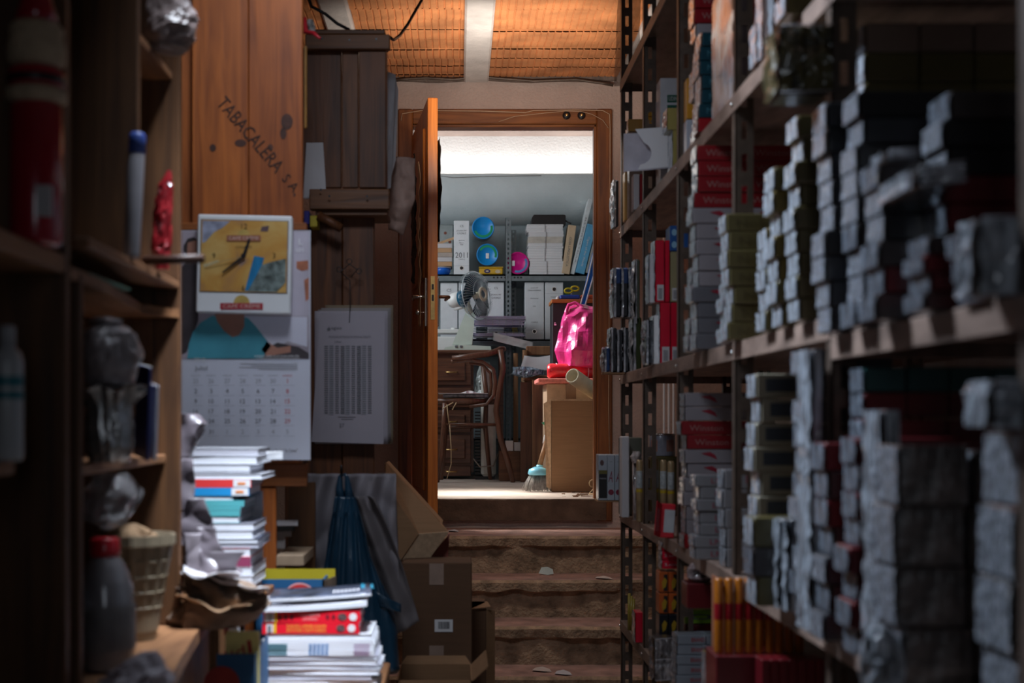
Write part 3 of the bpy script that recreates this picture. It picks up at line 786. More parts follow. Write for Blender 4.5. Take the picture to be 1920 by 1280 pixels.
for k in range(44):
    a = 2 * math.pi * k / 44; ca, sa = math.cos(a), math.sin(a)
    mb.tube([(ca * .05, sa * .05, -.085), (ca * r0 * .7, sa * r0 * .7, -.07), (ca * r0 * .97, sa * r0 * .97, -.035), (ca * r0, sa * r0, 0)], .0009, 4, False, M=FM)
mb.build('rear_guard', M_wire, t, world=True)
mb = MB(); mb.lathe([(.028, .058), (.031, .064), (.050, .066), (.054, .058), (.05, .052)], n=36, M=FM, cap=False); mb.build('guard_badge', M_cream, t, world=True)
mb = MB(); mb.lathe([(.024, -.02), (.024, .02), (.014, .03), (.001, .031)], n=24, M=FM); mb.build('hub', M_cream, t, world=True)
for k in range(4):
    mb = MB()
    def bl(u, v, k=k):
        a = k * math.pi / 2 + (u - .5) * (1.15 + .2 * v); r_ = .02 + (r0 * .86 - .02) * v
        return FM @ Vector((r_ * math.cos(a), r_ * math.sin(a), (u - .5) * -.05 - .01))
    mb.grid(bl, 10, 8); mb.build('blade', M_blade, t, world=True, solid=.002)
mb = MB(); mb.lathe([(.045, -.09), (.062, -.095), (.063, -.13), (.058, -.132)], n=30, M=FM, cap=True); mb.build('motor_ring', M_dblue, t, world=True)
mb = MB(); mb.lathe([(.058, -.132), (.055, -.2), (.046, -.225), (.02, -.232)], n=30, M=FM); mt = mb.build('motor_housing', M_fwhite, t, world=True)
mb = MB(); MM = FM @ Matrix.Translation((0, 0, 0)); mb.lathe([(.014, -.19), (.015, -.12)], (-.0, .0, 0), 14, M=Matrix.Translation((0, 0, -.06)) @ FM); mb.build('oscillation_knob', M_fwhite, mt, world=True)
mb = MB()
b0 = P(886, 580, Yf + .02); 
mb.smooth = False
pa = [(b0.x - .045, b0.z - .01), (b0.x + .02, b0.z - .01), (X_(885, Yf), DT + .04), (X_(848, Yf), DT + .04)]
mb.prism(pa, Yf + .01, Yf + .075)
mb.build('stand', M_mint, t, world=True)
mb = MB(); mb.tube([b0 + Vector((-.02, .01, -.02)), FM @ Vector((0, 0, -.11))], [.028, .03], 12); mb.build('neck', M_cream, t, world=True)
mb = MB(); x0, x1 = X_(832, Yf), X_(921, Yf); mb.prism([(x0, DT + .001), (x1, DT + .001), (x1 - .004, DT + .028), (x0 + .12, DT + .04), (x0 + .01, DT + .02)], Yf - .01, Yf + .14); bs = mb.build('fan_base', M_mint, t, world=True)
mb = MB()
for px in (853, 862): mb.bev(X_(px, Yf), X_(px + 5, Yf), Yf - .016, Yf - .009, DT + .018, DT + .034, .002)
mb.build('button', M_inkg, bs, world=True)
# radio like white things left behind the fan
t = thing('white_appliance', 'white appliance with round knob behind the fan stand', 'appliance', (X_(835, Yf + .15), Yf + .2, DT + .001))
mb = MB(); x0, x1 = X_(815, Yf), X_(868, Yf); mb.bev(x0, x1, Yf + .2, Yf + .4, DT + .001, DT + .11, .006); mb.bev(x0, X_(862, Yf), Yf + .2, Yf + .38, DT + .135, DT + .165, .004); mb.build('case', M_fwhite, t, world=True)
mb = MB(); mb.lathe([(.022, 0), (.022, .026)], P(851, 616, Yf + .25) - Vector((0, 0, .02)), 18); mb.build('knob', M_fwhite, t, world=True)
# wire letter tray, two tiers, with papers
Yt = 10.27
t = thing('wire_letter_tray', 'two tier wire letter tray with lilac papers beside the fan', 'letter tray', (X_(930, Yt), Yt, DT + .001))
M_wg = plain('tray_wire', (.45, .46, .48), .3, .8, .05)
ta, tb = X_(886, Yt), X_(986, Yt)
for (pz, h, sl) in ((612, .04, 0.0), (632, .03, 0.0)):
    z = Z_(pz, Yt); mb = MB()
    for zz in (z, z + h * 1.5):
        mb.tube([(ta, Yt, zz), (tb, Yt, zz - .01), (tb, Yt + .25, zz - .01), (ta, Yt + .25, zz), (ta, Yt, zz)], .0022, 6)
    for k in range(9):
        x = ta + (tb - ta) * k / 8; mb.tube([(x, Yt, z + h * 1.5), (x, Yt, z - .003 * k / 2), (x, Yt + .25, z)], .0015, 5)
    tr = mb.build('tray', M_wg, t, world=True)
for (u0, u1) in ((ta, 0), (tb - .03, 0)):
    mb = MB(); mb.tube([(u0, Yt + .01, DT + .002), (u0, Yt + .01, Z_(590, Yt))], .0025, 6); mb.tube([(u0, Yt + .25, DT + .002), (u0, Yt + .25, Z_(590, Yt))], .0025, 6); mb.build('tray_leg', M_wg, t, world=True)
M_lil = plain('lilac_paper', (.50, .46, .66), .7, 0, .12, 20, stretch=(1, 1, 20))
for i, (z0, z1) in enumerate(((Z_(609, Yt), Z_(592, Yt)), (Z_(630, Yt), Z_(624, Yt)))):
    mb = MB()
    nn = 6
    for k in range(nn):
        dx = rnd.uniform(-.012, .01); za = z0 + (z1 - z0) * k / nn
        mb.box(ta + .015 + dx, tb - .01 + dx, Yt + .006, Yt + .24, za, za + (z1 - z0) / nn * .9)
    o = mb.build('paper_sheaf', M_lil, label=['thick sheaf of lilac papers in the upper wire tray', 'thin sheaf of papers in the lower wire tray'][i], cat='papers')
o = crumple_sheet('paper_sheet', M_white, None, P(962, 640, Yt), .30, .06, (1, 0, -.25), .008, 2); tag(o, 'crumpled pale sheet drooping from the front of the letter tray', 'paper')

# bentwood chair, turned sideways: back at the right
Yc = 9.55
t = thing('bentwood_chair', 'dark bent wood armchair with cane seat standing in the back room', 'chair', (X_(890, Yc), Yc, FZ))
M_bent = wood('dark_bent_wood', (0.17, 0.075, 0.045), (0.07, 0.028, 0.018), 'z', rough=.3)
sz = Z_(752, Yc)
def Pc(px, py, dy=0): return P(px, py, Yc + dy)
def zleg(p): p = Vector(p); return p
legs = [
    ([Pc(938, 655), Pc(944, 690), Pc(935, 735), Pc(930, 770), Pc(938, 820), Pc(954, 870), Vector((X_(962, Yc), Yc, FZ))], .02),
    ([Pc(905, 680, .42), Pc(912, 740, .42), Pc(910, 800, .42), Vector((X_(922, Yc), Yc + .42, FZ))], .018),
    ([Pc(834, 755), Pc(832, 800), Pc(828, 850), Vector((X_(820, Yc), Yc, FZ))], .018),
    ([Pc(838, 755, .4), Pc(836, 800, .4), Vector((X_(826, Yc), Yc + .42, FZ))], .018)]
for path, r_ in legs:
    mb = MB(); mb.tube(path, [r_ * 1.0] * (len(path) - 1) + [r_ * .8], 12); mb.build('leg', M_bent, t, world=True)
mb = MB()
cx_, cz_ = X_(872, Yc), sz
mb.lathe([(.18, -.02), (.215, -.02), (.225, 0), (.215, .02), (.18, .02)], n=36, M=Matrix.Translation((cx_ - .02, Yc + .21, cz_)) @ Matrix.Diagonal((1.15, 1.0, 1, 1)), cap=False); mb.build('seat_ring', M_bent, t, world=True)
mb = MB(); mb.lathe([(.001, .012), (.19, .012), (.19, .006), (.001, .006)], n=36, M=Matrix.Translation((cx_ - .02, Yc + .21, cz_)) @ Matrix.Diagonal((1.15, 1.0, 1, 1)), cap=False); mb.build('cane_seat', plain('cane', (.5, .36, .2), .7, 0, .3, 90), t, world=True)
mb = MB()   # bent arm hoop and curved inner hoop
mb.tube([Pc(848, 672), Pc(880, 668, -.01), Pc(915, 664), Pc(941, 654, .02), Pc(944, 654, .2), Pc(938, 654, .42)], .02, 10)
mb.build('back_rail', M_bent, t, world=True)
mb = MB(); mb.tube([Pc(846, 678), Pc(878, 674), Pc(905, 678), Pc(925, 692), Pc(929, 715), Pc(926, 740), Pc(912, 758), Pc(880, 762)], .013, 10); mb.tube([Pc(880, 680, .02), Pc(905, 684, .02), Pc(920, 700, .02), Pc(921, 722, .02), Pc(918, 745, .02)], .011, 10)
mb.build('arm_hoop', M_bent, t, world=True)
mb = MB(); mb.tube([Pc(834, 795), Pc(935, 796)], .011, 8); mb.tube([Pc(834, 800, .4), Pc(912, 800, .4)], .011, 8); mb.build('stretcher', M_bent, t, world=True)
mb = MB(); 
for (a, b) in (((830, 766), (850, 754)), ((848, 768), (856, 754)), ((838, 758), (842, 795))): mb.tube([Pc(a[0], a[1], -.03), Pc(b[0], b[1], -.03)], .004, 6)
mb.tube([Pc(843, 795, -.03), Pc(846, 840, -.04), Pc(846, 870, -.03), Pc(838, 897, -.02)], .003, 6)
mb.build('loose_cane', plain('loose_cane_strand', (.55, .42, .25), .7), t, world=True)
mb = MB(); mb.bev(X_(830, Yc), X_(925, Yc), Yc + .02, Yc + .36, sz + .026, sz + .05, .008); o = mb.build('seat_cushion', plain('checked_cushion', (.22, .24, .30), .9, 0, .5, 60), label='flat dark checked cushion on the bent wood chair', cat='cushion')
mb = MB(); mb.box(X_(822, Yc), X_(915, Yc), Yc - .01, Yc + .26, sz + .051, sz + .056); o = mb.build('newspaper', M_paperdim, label='flat grey newspaper lying across the chair seat', cat='newspaper')
o = crumple_sheet('paper_scrap', M_white, None, P(880, 737, Yc + .1), .22, .035, (1, 0, 0), .02, 8, taper=lambda v: 1.1 - v); tag(o, 'crumpled white paper on top of the newspaper on the chair', 'paper')
# mirror-like bag and heater behind chair
t = thing('oil_heater', 'tall narrow white heater with black grille beside the chest', 'heater', (X_(905, 10.0), 10.02, FZ))
mb = MB(); mb.bev(X_(902, 10.0), X_(930, 10.0), 10.0, 10.25, Z_(893, 10), Z_(690, 10), .02); mb.build('heater_body', plain('heater_cream', (.62, .61, .56), .4), t, world=True)
mb = MB()
for k in range(20): z = Z_(888 - k * 6, 10); mb.box(X_(891, 10.0), X_(901, 10.0), 10.02, 10.2, z, z + .01)
mb.build('grille', M_black, t, world=True)
mb = MB(); mb.box(X_(891, 10), X_(928, 10), 10.02, 10.22, FZ, Z_(893, 10)); mb.build('foot', M_black, t, world=True)
mb = MB(); mb.tube([P(888, 860, 9.97), P(900, 875, 9.95), P(925, 873, 9.95), P(934, 850, 9.95)], .005, 6); mb.build('heater_cord', plain('brown_cord', (.25, .2, .16), .5), label='looped cord hanging in front of the white heater', cat='cord')
mb = MB(); blob(mb, [(Z_(755, 10.06), X_(905, 10.06), 10.12, .01, .01), (Z_(750, 10.06), X_(905, 10.06), 10.12, .07, .05), (Z_(712, 10.06), X_(910, 10.06), 10.12, .065, .05), (Z_(678, 10.06), X_(910, 10.06), 10.12, .03, .03)], 24, .010, 16, 3)
o = mb.build('plastic_bag', cello('clear_bag', (.5, .56, .55)), label='clear crumpled plastic bag on top of the white heater', cat='bag')

# timber and planks behind, wooden chair with papers
Yp = 10.2
def plank(px0, px1, py0, py1, Y, d, mat, label, name='wooden_plank', cat='plank', base=None):
    mb = MB(); z0 = FZ if base is None else base
    mb.bev(X_(px0, Y), X_(px1, Y), Y, Y + d, z0, Z_(py0, Y), .003)
    return mb.build(name, mat, label=label, cat=cat)
M_lw = wood('light_brown_wood', (.36, .19, .09), (.2, .09, .04), 'z')
t = thing('wooden_chair', 'plain wooden chair with round posts behind the bent wood armchair', 'chair', (X_(1000, Yp), Yp, FZ))
for px in (967, 984):
    mb = MB(); mb.tube([Vector((X_(px, Yp), Yp - (px - 967) * .012, FZ)), P(px, 656 if px > 970 else 662, Yp - (px - 967) * .012)], [.02, .018], 12); mb.build('back_post', M_lw, t, world=True)
mb = MB(); mb.bev(X_(984, Yp), X_(1075, Yp), Yp - .19, Yp - .165, Z_(668, Yp), Z_(651, Yp), .006); mb.build('back_rail', M_lw, t, world=True)
mb = MB(); mb.bev(X_(975, Yp), X_(1070, Yp), Yp - .55, Yp - .2, Z_(718, Yp), Z_(708, Yp), .006); mb.build('seat', M_lw, t, world=True)
for px in (978, 1066):
    mb = MB(); mb.tube([Vector((X_(px, Yp), Yp - .5, FZ)), Vector((X_(px, Yp), Yp - .5, Z_(718, Yp)))], .018, 10); mb.build('leg', M_lw, t, world=True)
mb = MB()
def lid(u, v): return P(975 + 75 * u + 8 * v, 694 - 28 * v + 3 * math.sin(u * 5), Yp - .52 + .2 * v) + Vector((0, .02 * nz((u * 3, v * 3, 0)), 0))
mb.grid(lid, 10, 8); o = mb.build('open_box_lid', M_paperdim, solid=.004, label='pale cardboard tray standing open on the plain wooden chair', cat='tray')
mb = MB(); blob(mb, [(Z_(708, 9.6), X_(985, 9.6), 9.6, .02, .02), (Z_(702, 9.6), X_(988, 9.6), 9.6, .11, .05), (Z_(694, 9.6), X_(990, 9.6), 9.6, .10, .05), (Z_(688, 9.6), X_(978, 9.6), 9.6, .05, .03)], 28, .012, 18, 5)
mb.build('plastic_wrap', cello('blue_clear_wrap', (.35, .55, .75)), label='light blue crumpled plastic on the seat of the plain chair', cat='plastic')
plank(998, 1022, 712, 0, 9.55, .03, wood('brown_board', (.27, .13, .06), (.12, .05, .025), 'z'), 'rough brown board standing left of the cardboard boxes')
plank(976, 998, 716, 0, 9.62, .03, wood('dark_board', (.16, .075, .04), (.07, .03, .018), 'z'), 'darker narrow board standing under the light blue plastic')
mb = MB(); mb.bev(X_(935, 9.9), X_(1025, 9.9), 9.76, 9.9, FZ, Z_(845, 9.9), .004); mb.build('wooden_crate', wood('crate_low', (.24, .11, .05), (.1, .04, .02), 'x'), label='low brown wooden box on the floor right of the chair legs', cat='box')
mb = MB(); mb.box(X_(948, 9.8), X_(962, 9.8), 9.78, 9.88, Z_(845, 9.9) + .002, Z_(826, 9.8)); mb.box(X_(964, 9.8), X_(976, 9.8), 9.78, 9.88, Z_(845, 9.9) + .002, Z_(829, 9.8)); mb.build('white_card', M_white, label='white folded cards on the low brown wooden box', cat='card')

# black cabinet with orange top
Yk = 9.35
kx0, kx1 = X_(1036, Yk), X_(1150, Yk)
t = thing('black_cabinet', 'tall black cabinet with a thin orange wooden top at the right', 'cabinet', ((kx0 + kx1) / 2, Yk, FZ))
mb = MB(); mb.bev(kx0, kx1, Yk, Yk + .27, FZ, Z_(568, Yk), .003); mb.build('body', plain('matt_black_laminate', (.03, .027, .032), .5), t, world=True)
mb = MB(); mb.bev(X_(1034, Yk), kx1 + .01, Yk - .015, Yk + .28, Z_(568, Yk), Z_(561, Yk), .003); mb.build('cabinet_top', wood('orange_top', (.62, .22, .05), (.4, .12, .02), 'x'), t, world=True)
mb = MB(); mb.box(X_(1039, Yk), X_(1043, Yk), Yk - .003, Yk + .001, Z_(610, Yk), Z_(607, Yk)); mb.box(X_(1039, Yk), X_(1042, Yk), Yk - .003, Yk + .001, Z_(606, Yk), Z_(604.5, Yk)); mb.build('catch', M_chrome, t, world=True)
KT = Z_(561, Yk) + .001
mb = MB(); mb.bev(X_(1050, Yk), X_(1088, Yk), Yk + .01, Yk + .12, KT, KT + .030, .008); t = mb.build('cloth_roll', plain('royal_blue', (.015, .06, .42), .4), label='folded royal blue pack with white tip on the orange top', cat='pack')
mb = MB(); mb.bev(X_(1044, Yk), X_(1049.5, Yk), Yk + .02, Yk + .1, KT, KT + .024, .006); tp = mb.build('tip', M_white, t)
# scissors
t = thing('scissors', 'scissors with two yellow ring handles on the black cabinet', 'scissors', P(1071, 548, Yk + .2))
M_yel = plain('yellow_plastic', (.75, .6, .02), .35)
for px, py in ((1066, 545), (1078, 541)):
    c = P(px, py, Yk + .15)
    mb = MB(); mb.tube([c + Vector((.026 * math.cos(a * .5236), 0, .016 * math.sin(a * .5236))) for a in range(13)], .0065, 8); mb.build('finger_ring', M_yel, t, world=True)
mb = MB(); mb.tube([P(1071, 549, Yk + .15), P(1071, 555, Yk + .17), P(1100, 558.5, Yk + .2)], [.006, .006, .002], 6); mb.build('scissor_blade', M_chrome, t, world=True)
mb = MB(); mb.bev(X_(1058, Yk), X_(1070, Yk), Yk + .13, Yk + .2, KT, Z_(549, Yk), .005); mb.build('green_pot', plain('green_plastic', (.0, .25, .16), .4), label='small green plastic pot below the yellow scissors', cat='pot')
mb = MB(); mb.bev(X_(1090, Yk), X_(1118, Yk), Yk + .05, Yk + .2, KT, Z_(551, Yk), .008); mb.build('coloured_pack', plain('red_orange_pack', (.6, .09, .03), .4, 0, .5, 30), label='small red and orange pack right of the blue one', cat='pack')
# blue and white flat ruler / umbrella sleeve
t = thing('plastic_sleeve', 'long blue and white plastic strip sticking up behind the pink bag', 'strip', P(1098, 575, Yk - .06))
mb = MB(); a, b = P(1087, 576, Yk - .06), P(1117, 462, Yk + .1)
d = (b - a); mb.add([a, a + Vector((.036, 0, 0)), b + Vector((.045, 0, 0)), b + Vector((-.012, 0, 0)), a + Vector((0, .008, 0)), a + Vector((.036, .008, 0)), b + Vector((.045, .008, 0)), b + Vector((-.012, .008, 0))], [(0, 1, 2, 3), (7, 6, 5, 4), (0, 4, 5, 1), (1, 5, 6, 2), (2, 6, 7, 3), (3, 7, 4, 0)])
mb.build('strip_body', plain('vivid_blue', (.0, .17, .75), .3, 0, .1, coat=.5), t, world=True)
mb = MB()
for u in (.0, .032):
    mb.tube([a + Vector((u, -.004, 0)), a + d * .45 + Vector((u + .004, -.004, 0)), b + Vector((u * 1.3 - .005, -.004, 0))], .005, 6)
mb.build('white_edge', M_white, t, world=True)
# boxes at right
bz1 = Z_(750, 8.3); bx0, bx1 = X_(1034, 8.3), X_(1150, 8.3)
t = thing('cardboard_box', 'big brown cardboard box just inside the doorway on the right', 'box', ((bx0 + bx1) / 2, 8.3, FZ + .001))
mb = MB(); mb.bev(bx0, bx1, 8.3, 8.68, FZ + .001, bz1, .004); mb.build('box_body', M_card, t, world=True)
mb = MB(); 
mb.add([(bx0 - .002, 8.3, FZ + .02), (bx0 - .03, 8.29, FZ + .03), (bx0 - .045, 8.32, bz1 - .02), (bx0 - .002, 8.3, bz1 + .008), (bx0 - .002, 8.5, bz1), (bx0 - .03, 8.5, bz1 - .03), (bx0 - .002, 8.5, FZ + .02)], [(0, 1, 2, 3), (2, 5, 4, 3), (1, 6, 5, 2)])
mb.build('side_flap', M_cardin, t, world=True)
mb = MB(); mb.box(bx0 + .0, bx1, 8.295, 8.31, bz1 - .004, bz1 + .006); mb.build('top_fold', M_cardin, t, world=True)
t = thing('cardboard_box', 'smaller pale cardboard box behind the big one, with brown tape', 'box', (X_(1065, 8.75), 8.75, FZ + .001))
b2z = Z_(719, 8.75)
mb = MB(); mb.bev(X_(1025, 8.75), X_(1150, 8.75), 8.75, 9.15, FZ + .001, b2z, .004); mb.build('box_body', plain('pale_cardboard', (.55, .37, .24), .85), t, world=True)
mb = MB(); mb.box(X_(1061, 8.75), X_(1080, 8.75), 8.746, 8.75, Z_(748, 8.75), b2z - .001); mb.build('tape', plain('brown_tape', (.28, .14, .07), .3), t, world=True)
mb = MB(); mb.bev(X_(1008, 8.75), X_(1150, 8.75), 8.72, 9.14, b2z + .001, Z_(709, 8.75), .006); o = mb.build('pink_slab', plain('coral_foam', (.80, .24, .20), .8, 0, .15, 60, .3, 120), label='flat coral pink slab lying on the smaller cardboard box', cat='slab')
sz2 = Z_(709, 8.75) + .002
t = thing('wrapped_roll', 'red wrapped roll lying under the pink carrier bag', 'roll', (X_(1060, 8.8), 8.9, sz2))
M_rr = plain('bright_red_film', (.82, .03, .045), .3, 0, .2, 20, .4, 40, coat=.6)
rr = 14 * 8.85 / F
mb = MB(); mb.tube([Vector((X_(1027, 8.8), 8.84, sz2 + rr)), Vector((X_(1031, 8.8), 8.84, sz2 + rr)), Vector((X_(1090, 8.8), 8.9, sz2 + rr)), Vector((X_(1140, 8.8), 9.0, sz2 + rr))], [rr * .8, rr, rr, rr], 22); mb.build('roll_body', M_rr, t, world=True)
mb = MB()
for px in (1045, 1075, 1095, 1105): 
    x = X_(px, 8.8); mb.tube([Vector((x + .003 * math.cos(k), 8.845 + (px - 1031) * .0011 - (rr + .002) * math.cos(k * .5236), sz2 + rr + (rr + .002) * math.sin(k * .5236))) for k in range(-5, 6)], .003, 5)
mb.build('white_stripe', M_white, t, world=True)
# cream tube
t = thing('cream_tube', 'wide cream paper tube leaning across the boxes, open end forward', 'tube', P(1075, 708, 8.35))
a, b = P(1073, 704, 8.42), P(1140, 752, 8.75)
dd = (b - a).normalized(); tr_ = 14.5 * 8.42 / F
Mt = Matrix.Translation(a) @ dd.to_track_quat('Z', 'Y').to_matrix().to_4x4()
mb = MB(); mb.lathe([(tr_ * .82, .3), (tr_ * .82, 0), (tr_, 0), (tr_ * 1.02, .15), (tr_ * 1.05, .42)], n=30, M=Mt, cap=False); mb.build('tube_wall', plain('cream_card', (.80, .75, .55), .6), t, world=True)
# pink carrier bag
Yb = 8.95
t = thing('plastic_carrier_bag', 'bulging bright pink plastic carrier bag on the boxes at the right', 'bag', (X_(1090, Yb), Yb, sz2 + rr * 2))
def zb(py): return Z_(py, Yb)
M_pink = plain('pink_film', (.80, .045, .27), .28, 0, .12, 8, .35, 35, coat=.5)
mb = MB(); cxb = X_(1098, Yb); s_ = Yb / F
blob(mb, [(zb(692), cxb, Yb + .02, .05, .05), (zb(688), cxb - .01, Yb, 44 * s_, .13), (zb(660), cxb - .0, Yb, 55 * s_, .16), (zb(625), cxb + .0, Yb, 50 * s_, .15), (zb(598), cxb + .005, Yb + .01, 43 * s_, .12), (zb(580), cxb - .01, Yb + .02, 32 * s_, .08), (zb(571), cxb - .03, Yb + .03, 12 * s_, .03)], 72, .022, 7, 11, steps=9, zs=.5)
mb.build('bag_body', M_pink, t, world=True)
mb = MB(); mb.tube([P(1066, 598, Yb - .05), P(1062, 584, Yb - .04), P(1066, 571, Yb - .02), P(1078, 567, Yb - .02), P(1090, 574, Yb - .03), P(1096, 590, Yb - .08)], [.02, .014, .01, .01, .012, .02], 10); mb.build('bag_handle', M_pink, t, world=True)
# broom
t = thing('hand_broom', 'small broom with light blue collar leaning on the big box', 'broom', (X_(1005, 8.35), 8.32, FZ))
mb = MB(); mb.tube([P(1024, 828, 8.4), P(1012, 872, 8.36)], [.014, .016], 12); mb.build('broom_handle', M_lw, t, world=True)
mb = MB(); mb.tube([P(1012, 872, 8.36), P(1011, 880, 8.355)], [.02, .022], 16)
mb.lathe([(.02, .03), (.055, .015), (.062, -.01), (.055, -.02)], P(1009, 884, 8.35), 24, M=None); mb.build('collar', plain('light_blue_plastic', (.18, .5, .66), .35), t, world=True)
mb = MB()
for k in range(230):
    a = rnd.uniform(0, 6.283); q = math.sqrt(rnd.random()); c = P(1009, 888, 8.35); e = P(1004, 915, 8.33)
    p0 = c + Vector((.05 * q * math.cos(a), .03 * q * math.sin(a), 0)); p1 = Vector((e.x + .085 * q * math.cos(a) + rnd.uniform(-.01, .01), e.y + .05 * q * math.sin(a), FZ + .004 + rnd.uniform(0, .012)))
    mb.tube([p0, (p0 + p1) / 2 + Vector((.004 * math.cos(a), 0, 0)), p1], .0015, 4)
mb.build('bristles', plain('grey_bristle', (.38, .36, .34), .6, 0, .4, 50), t, world=True)
mb = MB(); mb.tube([P(1022, 830, 8.45), P(1023, 816, 8.47)], [.016, .01], 10); mb.build('handle_cap', M_white, t, world=True)
mb = MB(); 
mb.prism([(X_(1010, 8.6), Z_(792, 8.6)), (X_(1028, 8.6), Z_(787, 8.6)), (X_(1028, 8.6), Z_(803, 8.6)), (X_(1018, 8.6), Z_(799, 8.6))], 8.32, 8.34); mb.build('green_flap', plain('mint_green_film', (.1, .5, .28), .4), label='pointed green plastic scrap poking out beside the big box', cat='scrap')
mb = MB(); pp = [P(1112 + 7 * math.cos(a * .6), 906 + 7 * math.sin(a * .6) * -1, 8.1) for a in range(10)] + [Vector((X_(1105, 8.0), 8.0, FZ + .006)), Vector((X_(1125, 8.0), 7.9, FZ + .006)), Vector((X_(1150, 8.0), 7.85, FZ + .006))]
mb.tube(pp, .004, 6); mb.build('string_loop', plain('straw_string', (.45, .3, .16), .8), label='loop of straw coloured string on the sill beside the big box', cat='string')
mb = MB()
for k in range(26):
    x = X_(rnd.uniform(1040, 1140), 8.0); y = rnd.uniform(7.75, 8.25); mb.box(x, x + rnd.uniform(.005, .05), y, y + .01, FZ + .001, FZ + rnd.uniform(.003, .008))
mb.build('debris', plain('debris_brown', (.22, .12, .07), .9), label='brown crumbs and scraps on the sill before the big box', cat='debris', kind='stuff')
# ================================================================ left side, from the door towards the camera
rnd = random.Random(11)
def sheet_obj(name, mat, px0, px1, py0, py1, Y, label, cat, amp=0.006, seed=1, parent=None, taper=None, lean=0.0, n=26, group=None, solid=.0012, s=8):
    """hanging or standing sheet facing the camera, measured corner to corner, gently creased"""
    mb = MB()
    def fn(u, v):
        tw = taper(v) if taper else 1
        pxm = (px0 + px1) / 2
        p = P(pxm + (px0 + (px1 - px0) * u - pxm) * tw, py1 + (py0 - py1) * v, Y)
        return p + Vector((0, lean * v + amp * (ridge(p, s, seed) + .5 * ridge(p, s * 2.6, seed + 2)), 0))
    mb.grid(fn, n, n)
    return mb.build(name, mat, parent, world=parent is not None, label=label, cat=cat, solid=solid, group=group)

# ---- tall old wooden partition with rails
Y = 4.9
t = thing('wooden_partition', 'tall dark old wooden partition of nailed rails left of the door', 'partition', (X_(650, Y), Y, 0))
def fb(mb, px0, px1, py0, py1, Y, d, b=.003): return mb.bev(X_(px0, Y), X_(px1, Y), Y, Y + d, Z_(py1, Y), Z_(py0, Y), b)
mb = MB(); fb(mb, 572, 731, 64, 92, Y - .02, .03); mb.build('top_rail', M_oldx, t, world=True)
mb = MB(); fb(mb, 590, 722, 55, 64, Y + .02, .25); mb.build('top_board', M_oldx, t, world=True)
mb = MB(); fb(mb, 540, 640, 90, 352, Y + .02, .02); mb.build('panel', M_old, t, world=True)
mb = MB(); fb(mb, 641, 672, 90, 352, Y + .016, .02); mb.build('panel', wood('old_crate_warm', (.20, .07, .02), (.06, .02, .007), 'z'), t, world=True)
mb = MB(); fb(mb, 673, 724, 90, 352, Y, .04); mb.build('stile', M_old, t, world=True)
mb = MB(); fb(mb, 580, 730, 354, 392, Y - .03, .05); mb.build('middle_rail', M_oldx, t, world=True)
mb = MB(); fb(mb, 592, 727, 393, 404, Y - .01, .2); mb.build('middle_board', M_oldx, t, world=True)
mb = MB(); mb.bev(X_(640, Y), X_(700, Y), Y + .05, Y + .09, 0, Z_(404, Y), .003); mb.build('lower_post', M_old, t, world=True)
mb = MB(); mb.bev(X_(530, Y), X_(639, Y), Y + .06, Y + .08, 0, Z_(404, Y), .003); mb.build('lower_panel', M_old, t, world=True)
mb = MB(); mb.bev(X_(724, Y) - .02, X_(724, Y), Y + .04, Y + .1, Z_(354, Y), Z_(90, Y), .003); mb.build('side_panel', M_old, t, world=True)
for px, py in ((605, 75), (656, 78), (706, 76), (620, 372), (690, 372), (604, 360)):
    mb = MB(); disc(mb, (X_(px, Y), Y - .0515 if py > 200 else Y - .0215, Z_(py, Y)), .004, 10); mb.build('nail_head', M_black, t, world=True)
mb = MB(); a, b = P(597, 404, Y - .03), P(640, 428, Y - .03); mb.tube([a, b], .016, 12); mb.build('wooden_dowel', M_old, label='short round wooden rod wedged under the partition rail', cat='rod')
# ---- wire hook and hanging price lists
Yh = 4.9
t = thing('wire_hook', 'twisted black wire hook with three loops holding the hanging papers', 'hook', P(655, 605, Yh))
mb = MB()
def loop(cx, cy, r, a0=0): return [P(cx + r * math.cos(R(a)), cy - r * math.sin(R(a)), Yh) for a in range(a0, a0 + 361, 30)]
mb.tube([P(655, 605, Yh), P(657, 560, Yh), P(656, 525, Yh), P(638, 509, Yh)] + loop(636, 505, 5, -60) + [P(655, 495, Yh)] + loop(655, 490, 5, -100) + [P(658, 497, Yh), P(671, 506, Yh)] + loop(673, 508, 5, 120) + [P(658, 520, Yh)], .0016, 6)
mb.build('bent_wire', M_black, t, world=True)
t0 = thing('price_list', 'thick hanging sheaf of printed price lists on the black wire hook', 'papers', P(655, 830, Yh))
M_list = plain('list_paper', (.38, .35, .40), .75, 0, .03, 5); M_list2 = plain('old_list_paper', (.24, .215, .215), .8, 0, .05, 5)
M_brl = plain('browned_paper', (.2, .15, .1), .85, 0, .1, 5)
for i, (a, b, c, d, m_) in enumerate([(610, 737, 572, 832, M_brl), (602, 733, 577, 826, M_list2), (596, 730, 580, 829, M_list2), (590, 727, 583, 832, M_list)]):
    o = sheet_obj('sheet', m_, a, b, c, d, Yh + .02 - i * .004, None, None, .0018, i, parent=t0, n=14, s=4)
mb = MB()
pts = [P(x, y, Yh) for x, y in ((600, 586), (722, 584), (719, 832), (584, 828))]
mb.add(pts + [p + Vector((0, .002, 0)) for p in pts], [(0, 1, 2, 3), (7, 6, 5, 4), (0, 4, 5, 1), (1, 5, 6, 2), (2, 6, 7, 3), (3, 7, 4, 0)]); fr = mb.build('front_sheet', M_list, t0, world=True)
mb = MB(); yy = Yh - .002
def qp(mb, a, b, c, d, Y): quad(mb, X_(a, Y), X_(b, Y), Z_(d, Y), Z_(c, Y), Y); return mb
